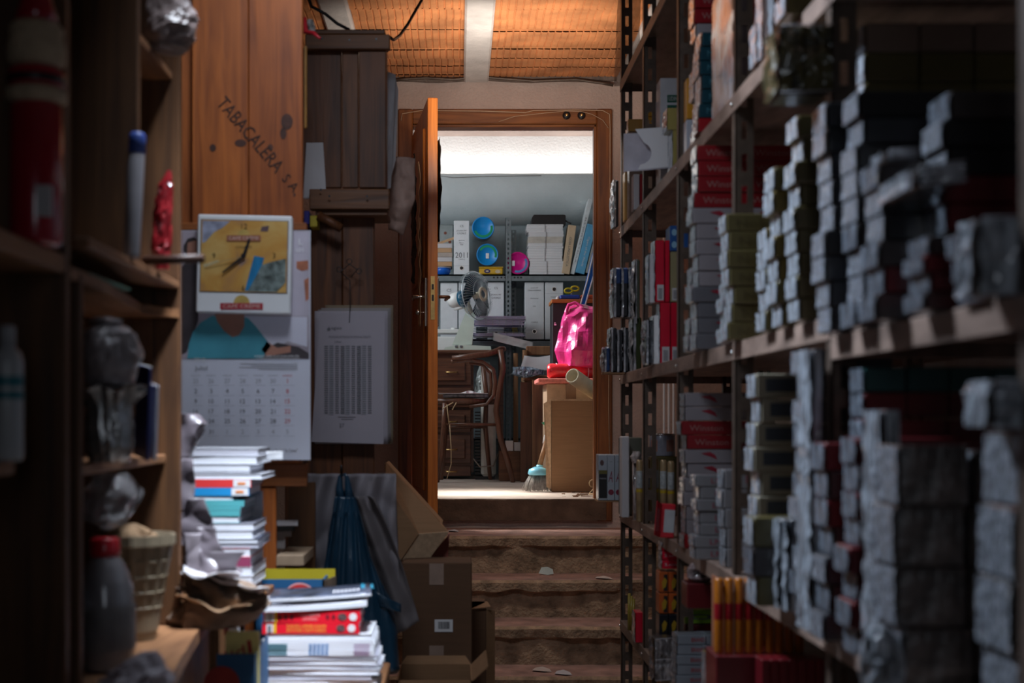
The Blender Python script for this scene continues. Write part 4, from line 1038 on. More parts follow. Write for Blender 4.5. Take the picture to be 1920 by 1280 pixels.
for k in range(9):
    a = 607 + k * 10.2
    for r_ in range(31):
        yb_ = 648 + r_ * 4.15
        if k in (3, 6) : qp(mb, a + 1, a + 8.5, yb_, yb_ + 2.6, yy)
        else: qp(mb, a + 1, a + 8, yb_, yb_ + 1.8, yy)
mb.build('printed_table', M_inkg, fr, world=True)
mb = MB()
for k in (1, 4, 7): qp(mb, 606 + k * 10.2, 615 + k * 10.2, 647, 777, yy + .0006)
mb.build('shaded_column', plain('table_grey', (.3, .29, .33), .8), fr, world=True)
mb = MB(); put_text(mb, 'Logista', (X_(629, yy), yy, Z_(615, yy)), h=8 * yy / F); disc(mb, (X_(616, yy), yy, Z_(617, yy)), 3 * yy / F, 12); put_text(mb, 'RELACION DE PRECIOS DE VENTA AL PUBLICO', (X_(656, yy), yy, Z_(631, yy)), w=78 * yy / F, h=4 * yy / F); put_text(mb, 'Labor', (X_(634, yy), yy, Z_(640, yy)), h=4 * yy / F); put_text(mb, '27', (X_(641, yy), yy, Z_(797, yy)), h=7 * yy / F)
qp(mb, 633, 667, 781, 782, yy); qp(mb, 640, 662, 785, 786, yy)
mb.build('printed_heading', M_inkg, fr, world=True)

# ---- paper, poster and crushed bag by the partition
sheet_obj('paper_sheet', M_paperdim, 568, 612, 267, 372, 4.9, 'grey paper bag corner sticking out behind the plank cabinet', 'paper', .003, 4, taper=lambda v: 1 - .28 * v, s=4)
t = thing('rolled_poster', 'white poster standing on edge against the partition by the door', 'poster', P(731, 355, 5.1))
mb = MB(); mb.add([P(722, 356, 5.05), P(733, 352, 5.08), P(742, 140, 5.10), P(724, 133, 5.07)], [(0, 1, 2, 3)]); mb.build('sheet', plain('pale_poster', (.60, .60, .64), .5), t, world=True, solid=.003)
mb = MB(); mb.add([P(728, 352, 5.11), P(742, 300, 5.13), P(747, 170, 5.13), P(741, 142, 5.11)], [(0, 1, 2, 3)]); mb.build('backing_sheet', M_paperdim, t, world=True, solid=.003)
mb = MB(); Yq = 5.19
def kr(u, v):
    w_ = 1 - .45 * max(0, .45 - v) / .45
    p = P(728 + (50 * w_) * u, 430 - 135 * v + 10 * (1 - v) * u, Yq)
    return p + Vector((0, -.03 * math.sin(u * 3.14) + .016 * (ridge(p, 12, 3) + .6 * ridge(p, 26, 5)), 0))
mb.grid(kr, 26, 34); mb.build('crumpled_paper_bag', plain('pinkish_kraft', (.45, .30, .25), .8, 0, .1), label='crushed pinkish brown paper bag hanging beside the door frame', cat='paper bag', solid=.0015)
mb = MB(); fb(mb, 570, 580, 395, 420, 4.86, .098, .002); mb.build('small_box', plain('blue_yellow_pack', (.03, .03, .25), .4), label='little dark blue pack right of the clock, behind the cabinet edge', cat='pack')
mb = MB(); fb(mb, 581, 595, 404, 425, 4.87, .088, .002); mb.build('small_box', plain('yellow_pack', (.5, .4, .03), .4), label='little yellow pack right of the clock, beside the blue one', cat='pack')
mb = MB(); mb.tube([P(571, 33, 4.4), P(573, 60, 4.4), P(588, 62, 4.38), P(600, 72, 4.36)], [.006, .009, .007, .004], 8); mb.build('red_ribbon', M_red, label='red plastic ribbon behind the top of the plank cabinet', cat='ribbon')
mb = MB(); blob(mb, [(Z_(60, 4.42), X_(582, 4.42), 4.44, .01, .01), (Z_(48, 4.42), X_(581, 4.42), 4.44, .016, .02), (Z_(34, 4.42), X_(580, 4.42), 4.44, .008, .01)], 20, .006, 40, 2); mb.build('tinsel_ball', cello('tinsel', (.4, .38, .36)), label='small crumpled silver foil by the red ribbon', cat='foil')
mb = MB(); fb(mb, 570, 575, 85, 240, 4.35, .02, .002); mb.build('thin_stick', plain('yellow_stick', (.45, .22, .05), .5, 0, .2), label='thin upright yellow stick beside the edge of the plank cabinet', cat='stick')
# ---- black cable looping under the brick ceiling
mb = MB(); mb.tube([P(x, y, yy) for x, y, yy in ((560, -60, 5.0), (584, 12, 5.2), (610, 26, 5.2), (632, 44, 5.2), (655, 56, 5.2))], .006, 8)
mb.tube([P(x, y, yy) for x, y, yy in ((728, 68, 5.3), (738, 75, 5.4), (750, 66, 5.5), (765, 45, 5.6), (778, 22, 5.7), (791, 0, 5.8), (800, -40, 6.0))], .006, 8)
mb.build('ceiling_cable', M_black, label='black cable drooping in loops under the orange brick ceiling', cat='cable')
mb = MB(); mb.tube([P(x, y, 7.55) for x, y in ((735, 152), (760, 148), (800, 146), (850, 149), (900, 144), (1000, 152), (1080, 149), (1130, 156), (1150, 160))], .008, 8); mb.build('wall_cable', M_steel, label='dark cable running along the wall under the brick ceiling', cat='cable')

# ---- plank cabinet with the clock
Y = 4.05
CBZ = 3.2
t = thing('plank_cabinet', 'orange brown plank cabinet side with black stencilled letters, holding the clock', 'cabinet', (X_(455, Y), Y, 0))
mb = MB(); mb.bev(X_(360, Y), X_(466, Y) - .001, Y, Y + .03, Z_(868, Y), CBZ, .002); mb.build('plank', M_cab, t, world=True)
mb = MB(); mb.bev(X_(466, Y) + .001, X_(567, Y), Y, Y + .03, Z_(868, Y), CBZ, .002); mb.build('plank', wood('cabinet_wood_b', (.43, .112, .018), (.19, .044, .008), 'z'), t, world=True)
mb = MB(); mb.bev(X_(340, Y + .03), X_(362, Y + .03), Y + .03, Y + .06, .9, CBZ, .002); mb.build('back_plank', M_cab, t, world=True)
mb = MB(); mb.bev(X_(340, Y), X_(575, Y), Y + .005, Y + .035, Z_(912, Y), Z_(869, Y), .002); mb.build('lower_rail', M_cabx, t, world=True)
mb = MB(); mb.bev(X_(340, Y), X_(575, Y), Y - .006, Y + .03, Z_(432, Y), Z_(418, Y), .002); mb.build('cross_strip', M_cabx, t, world=True)
mb = MB(); mb.bev(X_(440, Y), X_(516, Y), Y + .01, Y + .04, 0, Z_(913, Y), .002); mb.build('lower_plank', M_cab, t, world=True)
mb = MB(); mb.box(X_(516, Y), X_(571, Y), Y + .3, Y + .32, 0, Z_(913, Y)); mb.build('back_board', M_shelfw, t, world=True)
mb = MB(); mb.bev(X_(340, Y), X_(440, Y), Y + .02, Y + .04, 0, Z_(913, Y), .002); mb.build('lower_board', M_shelfw, t, world=True)
mb = MB(); mb.bev(X_(516, Y), X_(568, Y), Y + .02, Y + .3, Z_(1062, Y), Z_(1042, Y), .002); mb.build('drawer_front', plain('cream_ledge', (.42, .30, .2), .7), t, world=True)
mb = MB(); yy = Y - .0015
put_text(mb, 'TABACALERA', (X_(470, yy), yy, Z_(252, yy)), w=172 * yy / F, h=25 * yy / F, tilt=R(-49.5))
put_text(mb, 'S A', (X_(545, yy), yy, Z_(343, yy)), w=34 * yy / F, h=18 * yy / F, tilt=R(-49.5))
mb.build('stencilled_letters', plain('faded_stencil', (.045, .022, .016), .9, 0, .5, 60), t, world=True)
M_knot = plain('wood_knot', (.06, .02, .012), .7, 0, .4, 40)
for (px, py, rx, rz) in ((399, 277, 6, 7), (451, 268, 11, 7), (507, 276, 5, 6), (538, 228, 11, 15), (531, 250, 6, 11), (552, 365, 2, 4)):
    mb = MB(); disc(mb, (X_(px, yy), yy + .0006, Z_(py, yy)), rz * yy / F, 20, rx=rx * yy / F); mb.build('wood_knot', M_knot, t, world=True)
# white cloth end by the cabinet hollow
t2 = thing('folded_leaflets', 'bent leaflets poking out of the hollow below the cabinet rail', 'leaflets', P(540, 985, 4.15))
for i in range(3):
    o = sheet_obj('leaflet', [M_paperdim, M_black, M_list2][i], 512, 558 - i * 6, 975 + i * 9, 986 + i * 10, 4.12 + i * .02, None, None, .006, 20 + i, parent=t2, n=8)
sheet_obj('paper_sheet', M_list2, 518, 534, 990, 1030, 4.15, 'grey paper strip hanging down in the hollow under the cabinet', 'paper', .006, 33, n=10)

# ---- wall calendar
Yc = 4.02
s = Yc / F
t = thing('wall_calendar', 'white wall calendar for July with a photo, hanging below the clock', 'calendar', P(460, 862, Yc))
mb = MB(); mb.box(X_(340, Yc), X_(582, Yc), Yc, Yc + .006, Z_(862, Yc), Z_(432, Yc)); mb.build('sheets', plain('calendar_paper', (.66, .68, .78), .45, 0, .02, 5), t, world=True)
yy = Yc - .001
ph = None
mb = MB(); qp(mb, 341, 580, 433, 673, yy); ph = mb.build('photo', plain('photo_background', (.38, .33, .38), .45, 0, .35, 5), t, world=True)
def pp(name, mat, pts, k):
    mb = MB(); y_ = yy - .0004 * k; poly(mb, [(X_(a, y_), Z_(b, y_)) for a, b in pts], y_); return mb.build(name, mat, ph, world=True)
pp('printed_shadow', plain('print_dark', (.05, .04, .045), .5, 0, .4, 9), [(341, 500), (372, 470), (372, 600), (350, 660), (341, 665)], 1)
pp('printed_table', plain('print_pale', (.60, .60, .70), .5, 0, .08, 6), [(455, 592), (576, 594), (576, 650), (540, 640), (500, 660), (455, 650)], 1)
pp('printed_chair', plain('print_dark', (.05, .04, .045), .5), [(500, 652), (520, 642), (560, 650), (579, 662), (579, 672), (490, 672)], 2)
pp('printed_wall', plain('print_lilac', (.50, .46, .54), .5, 0, .15, 9), [(546, 434), (579, 434), (579, 592), (546, 592)], 1)
pp('printed_hair', plain('print_hair', (.04, .03, .03), .5), [(344, 460), (352, 447), (364, 444), (370, 450), (370, 470), (352, 478), (344, 470)], 2)
M_sk = plain('print_skin', (.36, .17, .12), .5, 0, .2, 8)
pp('printed_cheek', M_sk, [(352, 455), (369, 450), (369, 480), (350, 482)], 3)
pp('printed_arm', M_sk, [(500, 640), (520, 652), (545, 648), (545, 660), (500, 668), (490, 655)], 3)
pp('printed_shirt', plain('print_teal', (.07, .33, .42), .5, 0, .3, 5), [(351, 672), (354, 645), (362, 622), (376, 605), (397, 592), (440, 590), (465, 596), (480, 612), (494, 630), (508, 648), (498, 662), (492, 672)], 3)
pp('printed_neck', M_sk, [(402, 588), (458, 588), (458, 612), (448, 628), (436, 632), (420, 620), (408, 604)], 4)
pp('printed_side_figure', plain('print_orange', (.45, .16, .09), .5, 0, .4, 20), [(556, 490), (578, 488), (578, 505), (566, 508), (556, 503)], 3)
pp('printed_side_figure', plain('print_orange', (.45, .16, .09), .5), [(570, 525), (579, 520), (579, 560), (573, 565)], 3)
mb = MB(); y_ = yy - .0022
put_text(mb, 'SOMIEM AMB UN FUTUR AMB MÉS', (X_(519, y_), y_, Z_(667, y_)), w=84 * s, h=4.5 * s); put_text(mb, 'OPORTUNITATS PER ALS JOVES', (X_(521, y_), y_, Z_(673.5 - 1, y_)), w=80 * s, h=4 * s)
put_text(mb, '2018', (X_(374, y_), y_, Z_(674, y_)), h=7.5 * s)
put_text(mb, 'L', (X_(564, y_), y_, Z_(453, y_)), h=12 * s); put_text(mb, 'uri', (X_(562, y_), y_, Z_(468, y_)), h=9 * s)
mb.build('white_caption', M_white, ph, world=True)
cols = [367, 396, 426, 455, 484, 512, 539]; rows = [714, 733, 752, 771, 789, 809]
days = [('25 26 27 28 29 30 1').split(), '2 3 4 5 6 7 8'.split(), '9 10 11 12 13 14 15'.split(), '16 17 18 19 20 21 22'.split(), '23 24 25 26 27 28 29'.split(), '30 31 1 2 3 4 5'.split()]
mk, mg, mr = MB(), MB(), MB()
y_ = yy - .0004
for r_, row in enumerate(days):
    for c_, d in enumerate(row):
        if r_ == 5 and c_ == 0: d = '30'
        grey = (r_ == 0 and c_ < 6) or (r_ == 5 and c_ > 1)
        tgt = mg if grey else (mr if c_ == 6 else mk)
        put_text(tgt, d, (X_(cols[c_], y_), y_, Z_(rows[r_], y_)), h=8 * s)
for c_, nme in enumerate(['DILLUNS', 'DIMARTS', 'DIMECRES', 'DIJOUS', 'DIVENDRES', 'DISSABTE', 'DIUMENGE']):
    put_text(mr if c_ == 6 else mg, nme, (X_(cols[c_], y_), y_, Z_(704, y_)), w=18 * s, h=3 * s)
for r_ in rows:
    for c_ in cols: quad(mg, X_(c_ - 6, y_), X_(c_ + 14, y_), Z_(r_ + 8.5, y_), Z_(r_ + 8, y_), y_)
for i, (a, b) in enumerate(((450, 558), (470, 558), (448, 558), (485, 558))): quad(mg, X_(a, y_), X_(b, y_), Z_(682 + i * 3.6, y_), Z_(680.6 + i * 3.6, y_), y_)
put_text(mk, 'Juliol', (X_(377, y_), y_, Z_(691, y_)), h=11 * s)
put_text(mk, 'Obra Social "la Caixa"', (X_(529, y_), y_, Z_(844, y_)), w=58 * s, h=6 * s)
mk.build('printed_days', M_inkg, t, world=True); mg.build('grey_print', M_inkl, t, world=True); mr.build('red_print', plain('calendar_red', (.6, .1, .12), .6), t, world=True)

# ---- square clock
Yk = 3.975
s = Yk / F
t = thing('wall_clock', 'square white wall clock with yellow painted face above the calendar', 'clock', P(456, 588, Yk))
tl = Matrix.Translation(P(457, 495, Yk)) @ Matrix.Rotation(R(1.2), 4, 'Y') @ Matrix.Translation(-P(457, 495, Yk))
mb = MB(); mb.bev(X_(369, Yk), X_(546, Yk), Yk, Yk + .035, Z_(587, Yk), Z_(403, Yk), .004, M=tl); mb.build('case', plain('clock_white', (.80, .82, .84), .4, 0, .04, 4), t, world=True)
M_face = None
m, nt, b, N, L = _new('painted_clock_face')
mp = _coords(N, L, (9, 9, 9)); n1 = N.new('ShaderNodeTexNoise'); n1.inputs['Scale'].default_value = 1.1; n1.inputs['Detail'].default_value = 5; n1.inputs['Distortion'].default_value = .8
L.new(mp.outputs[0], n1.inputs['Vector']); r_ = N.new('ShaderNodeValToRGB'); e = r_.color_ramp.elements
e[0].position = .28; e[0].color = (.30, .20, .17, 1); e[1].position = .68; e[1].color = (.66, .44, .15, 1)
q = e.new(.45); q.color = (.58, .30, .07, 1); q = e.new(.36); q.color = (.48, .25, .09, 1)
L.new(n1.outputs['Fac'], r_.inputs[0]); L.new(r_.outputs[0], b.inputs['Base Color']); b.inputs['Roughness'].default_value = .35; b.inputs['Coat Weight'].default_value = .4
MATS['face'] = m
mb = MB(); mb.box(X_(374.5, Yk), X_(540, Yk), Yk - .001, Yk + .001, Z_(549, Yk), Z_(412, Yk), M=tl); mb.build('dial_border', M_inkg, t, world=True)
mb = MB(); mb.box(X_(376.5, Yk), X_(538, Yk), Yk - .002, Yk, Z_(547.5, Yk), Z_(413.5, Yk), M=tl); dial = mb.build('dial', m, t, world=True)
def pc(name, mat, pts, k, par=dial):
    mb = MB(); y_ = Yk - .0022 - .0004 * k
    poly(mb, [(X_(a, y_), Z_(b_, y_)) for a, b_ in pts], y_); mb.v = [tl @ v for v in mb.v]; return mb.build(name, mat, par, world=True)
pc('painted_patch', plain('paint_grey_blue', (.30, .32, .42), .4, 0, .45, 30), [(378, 415), (430, 415), (415, 428), (400, 436), (384, 455), (378, 457)], 1)
pc('painted_patch', plain('paint_blue', (.02, .20, .42), .4, 0, .3, 30), [(476, 479), (495, 482), (491, 500), (478, 522), (466, 545), (460, 545)], 1)
pc('painted_patch', plain('paint_slate', (.16, .20, .19), .4, 0, .7, 45), [(491, 496), (508, 490), (536, 483), (536, 528), (520, 546), (466, 546), (478, 522)], 2)
pc('painted_patch', plain('paint_plum', (.14, .09, .10), .4, 0, .3, 50), [(489, 424), (503, 422), (501, 433), (487, 433)], 1)
pc('painted_patch', plain('paint_cream', (.60, .50, .28), .4, 0, .2, 50), [(381, 497), (409, 488), (411, 492), (383, 503)], 1)
M_gold = plain('gold_print', (.52, .36, .10), .5, 0, .2, 40)
for (cx_, cy_, r1, w1, h1, sz_, mm_, par) in ((457, 441, 11, 64, 11, 6.5, plain('faded_red_print', (.36, .13, .07), .5), dial), (453, 568, 15, 80, 12, 7.5, plain('dark_red_print', (.42, .02, .035), .5), None)):
    par = par or t
    y_ = Yk - .0034 if par is dial else Yk - .001
    mb = MB(); disc(mb, (X_(cx_, y_), y_, Z_(cy_, y_)), r1 * s, 20, a0=0, a1=math.pi); mb.build('gold_emblem', M_gold, par, world=True)
    mb = MB(); quad(mb, X_(cx_ - w1 / 2, y_), X_(cx_ + w1 / 2, y_), Z_(cy_ + h1, y_), Z_(cy_, y_), y_ - .0005)
    mb.build('banner', mm_, par, world=True)
    mb = MB(); put_text(mb, 'CAFÉ CRÈME', (X_(cx_, y_), y_ - .001, Z_(cy_ + h1 / 2 - 1, y_)), w=w1 * .88 * s, h=sz_ * 1.15 * s); mb.build('banner_writing', plain('pale_print_b', (.68, .5, .45), .5), par, world=True)
mb = MB(); y_ = Yk - .0032
for tx, px, py in (('12', 458, 424), ('3', 514, 479), ('6', 456, 540), ('9', 401, 479)): put_text(mb, tx, (X_(px, y_), y_, Z_(py, y_)), h=10 * s)
put_text(mb, 'CIGARS', (X_(457, y_), y_, Z_(464 - 1, y_)), w=30 * s, h=4.5 * s)
mb.build('dial_numbers', plain('brown_numerals', (.12, .07, .02), .5), dial, world=True)
def hand(name, a, b, w0, w1, k, mat):
    a, b = P(*a, Yk - .006 - .001 * k), P(*b, Yk - .006 - .001 * k); d = (b - a).normalized(); n_ = Vector((-d.z, 0, d.x))
    mb = MB(); v = [a - n_ * w0, b - n_ * w1, b + n_ * w1, a + n_ * w0]; v += [x + Vector((0, .001, 0)) for x in v]
    mb.add(v, [(0, 1, 2, 3), (7, 6, 5, 4), (0, 4, 5, 1), (1, 5, 6, 2), (2, 6, 7, 3), (3, 7, 4, 0)]); return mb.build(name, mat, t, world=True)
hand('hour_hand', (456, 482), (468, 447), .005, .003, 1, M_black)
hand('minute_hand', (459, 478), (417, 511), .0042, .002, 2, M_black)
hand('second_hand', (457, 481), (385, 496), .0008, .0006, 3, plain('brass_hand', (.4, .3, .15), .4))
mb = MB(); disc(mb, (X_(457, Yk), Yk - .0095, Z_(480, Yk)), 4.5 * s, 18); mb.build('hand_cap', M_black, t, world=True)

# ---- hanging bags
Yb = 4.55
mb = MB()
def apron(u, v):
    top = 888; bot = 1085 + 40 * u
    px = 574 + (742 - 574) * u + (1 - v) * 8 * u; py = bot + (top - bot) * v
    p = P(px, py, Yb + .05)
    fold = .022 * math.sin(u * 22 + 3 * math.sin(v * 3)) * (.4 + .6 * v) + .012 * ridge(p, 9, 4)
    return p + Vector((0, fold, 0))
mb.grid(apron, 60, 30); mb.build('paper_carrier_bag', plain('white_grey_cloth', (.22, .20, .22), .8, 0, .08, 6), label='pleated greyish white bag hanging behind the blue bag', cat='bag', solid=.002)
mb = MB()
def apron2(u, v):
    l = 640 + 40 * (1 - v); r_ = 700 + 86 * (1 - v) ** .8
    px = l + (r_ - l) * u; py = 1225 - 60 * u * (1 - v) + (930 - 1225) * v
    p = P(px, py, Yb + .03)
    return p + Vector((0, .015 * math.sin(u * 14 + v * 4) + .01 * ridge(p, 8, 9), 0))
mb.grid(apron2, 40, 40); mb.build('grey_cloth', plain('grey_film', (.12, .105, .11), .6, 0, .1, 6), label='dull grey plastic sheet hanging lowest, right of the blue bag', cat='sheet', solid=.002)
t = thing('blue_carrier_bag', 'dark blue plastic carrier bag hanging by its handles from a nail', 'bag', P(660, 1255, Yb))
s = Yb / F
M_bb = plain('dark_blue_film', (.010, .045, .085), .3, 0, .2, 7, .35, 30, coat=.35, stretch=(3, 3, .6))
def zb(py): return Z_(py, Yb)
mb = MB()
rings = [(1258, 712, 34, .03), (1250, 706, 44, .06), (1180, 696, 50, .07), (1120, 672, 58, .07), (1080, 660, 52, .06), (1040, 655, 42, .05), (1000, 652, 36, .04), (960, 650, 25, .03), (930, 648, 18, .022)]
blob(mb, [(zb(a), X_(b, Yb), Yb - .03, c * s, d) for a, b, c, d in rings], 90, .007, 7, 21, steps=6, flat=False, zs=.4)
for i, v in enumerate(mb.v):   # long vertical pleats gathered at the handles
    a = math.atan2(v.y - Yb + .03, v.x - X_(660, Yb)); k = min(1, max(0, (v.z - zb(1150)) / (zb(940) - zb(1150))))
    v.y -= .010 * (math.sin(a * 9 + v.z * 3) + .6 * math.sin(a * 17)) * (.5 + k * .5) * (.4 if k > .9 else 1)
mb.build('bag_body', M_bb, t, world=True)
for (pts) in ([(640, 940), (636, 915), (638, 893), (643, 888)], [(656, 940), (653, 915), (650, 893), (645, 888)]):
    mb = MB(); mb.tube([P(x, y, Yb - .03) for x, y in pts], [.02, .012, .007, .005], 10); mb.build('bag_handle', M_bb, t, world=True)
mb = MB(); 
def flap(u, v):
    p = P(690 + 62 * u, 1128 + 20 * u - (14 - 6 * u) * v * 2, Yb - .06); return p + Vector((0, -.02 * math.sin(u * 3) + .006 * ridge(p, 20, 2), 0))
mb.grid(flap, 20, 8); mb.build('torn_edge', M_bb, t, world=True, solid=.002)
mb = MB(); mb.tube([P(640, 882, Yb - .05), P(640, 882, Yb + .42)], .004, 8); mb.tube([P(640, 882, Yb - .05), P(640, 872, Yb - .055)], .004, 8); mb.build('nail', M_black, label='long nail the blue carrier bag hangs from', cat='nail')

# ---- cardboard boxes at the foot of the partition
Yx = 5.35
t = thing('cardboard_box', 'open cardboard box tilted on its corner above the other boxes', 'box', P(780, 1052, Yx))
mb = MB()
def PX(pts, Y): return [(X_(a, Y), Z_(b, Y)) for a, b in pts]
mb.prism(PX([(722, 868), (829, 985), (790, 1051), (722, 1051)], Yx), Yx - .02, Yx + .3); mb.build('box_body', M_card, t, world=True)
mb = MB(); a, b, c, d = P(722, 866, Yx), P(829, 985, Yx - .03), P(846, 1000, Yx - .22), P(735, 868, Yx - .26)
a = P(724, 868, Yx - .02); d = P(742, 880, Yx - .2); c = P(843, 995, Yx - .2); b = P(829, 985, Yx - .02)
mb.add([P(722, 905, Yx - .2), P(785, 1000, Yx - .2), P(841, 996, Yx - .16), P(826, 978, Yx - .02), P(724, 866, Yx - .02)], [(0, 1, 2, 3, 4)]); mb.build('long_flap', M_card, t, world=True, solid=.004)
mb = MB(); mb.add([P(785, 1000, Yx - .2), P(841, 996, Yx - .16), P(803, 1049, Yx - .16), P(752, 1049, Yx - .2)], [(0, 1, 2, 3)]); mb.build('end_flap', M_cardin, t, world=True, solid=.004)
mb = MB(); mb.add([P(722, 905, Yx - .205), P(785, 1000, Yx - .205), P(752, 1049, Yx - .205), P(722, 1049, Yx - .205)], [(0, 1, 2, 3)]); mb.build('side_flap', M_card, t, world=True, solid=.004)
mb = MB(); mb.add([P(843, 1000, Yx - .1), P(840, 1046, Yx - .1), P(800, 1051, Yx - .1)], [(0, 1, 2)]); mb.build('torn_flap', plain('reddish_card', (.25, .07, .05), .8), t, world=True, solid=.004)
Yy = 5.0
x0, x1 = X_(754, Yy), X_(885, Yy)
t = thing('cardboard_box', 'tall dark cardboard box with a barcode label, standing by the steps', 'box', ((x0 + x1) / 2, Yy, .36))
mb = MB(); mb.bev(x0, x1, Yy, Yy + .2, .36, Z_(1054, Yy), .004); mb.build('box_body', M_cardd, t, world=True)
M_tape = plain('clear_tape', (.34, .24, .19), .25)
for (a, b) in ((1056, 1096), (1210, 1243)):
    mb = MB(); mb.box(X_(805, Yy), X_(832, Yy), Yy - .002, Yy, Z_(b, Yy), Z_(a, Yy)); mb.build('tape', M_tape, t, world=True)
mb = MB(); mb.box(X_(815, Yy), X_(849, Yy), Yy - .003, Yy, Z_(1184, Yy), Z_(1161, Yy)); lb = mb.build('barcode_label', M_white, t, world=True)
mb = MB(); px = 822
while px < 843:
    w_ = rnd.choice((.6, .9, 1.5)); mb.box(X_(px, Yy), X_(px + w_, Yy), Yy - .0045, Yy - .003, Z_(1178, Yy), Z_(1165, Yy)); px += w_ + rnd.choice((.7, 1.0))
mb.build('bars', M_black, lb, world=True)
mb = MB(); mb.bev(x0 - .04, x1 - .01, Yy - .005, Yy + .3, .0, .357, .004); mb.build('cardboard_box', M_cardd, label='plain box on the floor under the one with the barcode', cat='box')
Yz = 5.3
t = thing('cardboard_box', 'narrow upright cardboard box between the barcode box and the steps', 'box', (X_(905, Yz), Yz, 0))
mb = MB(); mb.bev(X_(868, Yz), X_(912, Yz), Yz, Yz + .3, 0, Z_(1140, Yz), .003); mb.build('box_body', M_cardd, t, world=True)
mb = MB(); mb.add([(X_(912, Yz), Yz - .001, Z_(1142, Yz)), (X_(927, Yz), Yz + .03, Z_(1146, Yz)), (X_(927, Yz), Yz + .03, 0), (X_(912, Yz), Yz - .001, 0)], [(0, 1, 2, 3)]); mb.build('side_flap', M_card, t, world=True, solid=.004)
mb = MB(); mb.add([(X_(884, Yz), Yz - .01, Z_(1140, Yz)), (X_(920, Yz), Yz - .01, Z_(1136, Yz)), (X_(916, Yz), Yz + .2, Z_(1140, Yz)), (X_(884, Yz), Yz + .2, Z_(1140, Yz))], [(0, 1, 2, 3)]); mb.build('top_flap', M_card, t, world=True, solid=.004)
Yw = 4.55
t = thing('cardboard_box', 'empty open cardboard box lowest in front, flaps up', 'box', (X_(820, Yw), Yw, 0))
xa, xb, zt_ = X_(744, Yw), X_(885, Yw), Z_(1275, Yw)
mb = MB()
mb.box(xa, xb, Yw, Yw + .004, 0, zt_); mb.box(xa, xb, Yw + .3, Yw + .304, 0, zt_); mb.box(xa, xa + .004, Yw, Yw + .3, 0, zt_); mb.box(xb - .004, xb, Yw, Yw + .3, 0, zt_); mb.box(xa, xb, Yw, Yw + .3, 0.0, .006)
mb.build('box_body', M_card, t, world=True)
mb = MB(); mb.add([(xb, Yw, zt_), (xb + .05, Yw - .02, zt_ + .05), (xb + .05, Yw + .3, zt_ + .05), (xb, Yw + .3, zt_)], [(0, 1, 2, 3)]); mb.build('side_flap', M_card, t, world=True, solid=.004)
mb = MB(); mb.add([(xa, Yw + .3, zt_), (xb, Yw + .3, zt_), (xb - .02, Yw + .36, zt_ + .02), (xa + .02, Yw + .36, zt_ + .02)], [(0, 1, 2, 3)]); mb.build('back_flap', M_card, t, world=True, solid=.004)
# litter on the steps
def litter(px, py, w_, h_, Y, z, mat, label, standing=False):
    mb = MB(); c = P(px, py, Y); x = c.x; w2 = w_ * Y / F
    pts = [(-.5, -.3), (.1, -.5), (.5, -.35), (.45, .2), (.1, .5), (-.3, .4)]
    if standing: vs = [(x + a * w2, Y + .01 + b * .02, z + (b + .5) * h_ * Y / F) for a, b in pts]
    else: vs = [(x + a * w2, Y + b * .12, z + .004 + .003 * math.sin(a * 9)) for a, b in pts]
    mb.add(vs, [list(range(6))]); mb.build('paper_scrap', mat, label=label, cat='litter', solid=.0012)
litter(1024, 1068, 28, 15, 7.0, .718, plain('pale_green_scrap', (.5, .58, .55), .8), 'torn pale greenish paper scrap propped on the third step down', True)
litter(1131, 1080, 32, 8, 6.86, .718, plain('beige_scrap', (.60, .50, .45), .8), 'flat beige paper slip on the right end of a step')
litter(1015, 1256, 36, 5, 6.38, .353, plain('beige_scrap', (.60, .50, .45), .8), 'thin straw coloured shred on the lowest visible step')
litter(1055, 1258, 32, 4, 6.30, .353, M_paperdim, 'short white shred on the lowest visible step')
litter(850, 990, 20, 4, 7.35, .909, M_paperdim, 'small pale shred below the open door')

# ---- low table with magazine stacks and boxes
t = thing('low_table', 'low wooden table hidden under the stacks of magazines', 'table', (-.36, 3.7, 0))
TZ = .80
mb = MB(); mb.bev(-.575, -.195, 3.16, 4.02, TZ - .03, TZ, .004); mb.build('tabletop', M_shelfy, t, world=True)
for x in (-.555, -.215):
    for y in (3.19, 3.96): mb = MB(); mb.bev(x - .02, x + .02, y - .02, y + .02, 0, TZ - .03, .003); mb.build('leg', M_shelfw, t, world=True)
t = thing('side_board', 'small raised wooden board carrying the taller magazine stack', 'board', (-.6, 3.6, 0))
mb = MB(); mb.bev(-.72, -.50, 3.50, 3.80, 1.03, 1.05, .003); mb.build('tabletop', M_shelfy, t, world=True)
for x, y in ((-.70, 3.52), (-.70, 3.78), (-.59, 3.78), (-.59, 3.52)): mb = MB(); mb.bev(x - .012, x + .012, y - .012, y + .012, 0, 1.03, .002); mb.build('leg', M_shelfw, t, world=True)

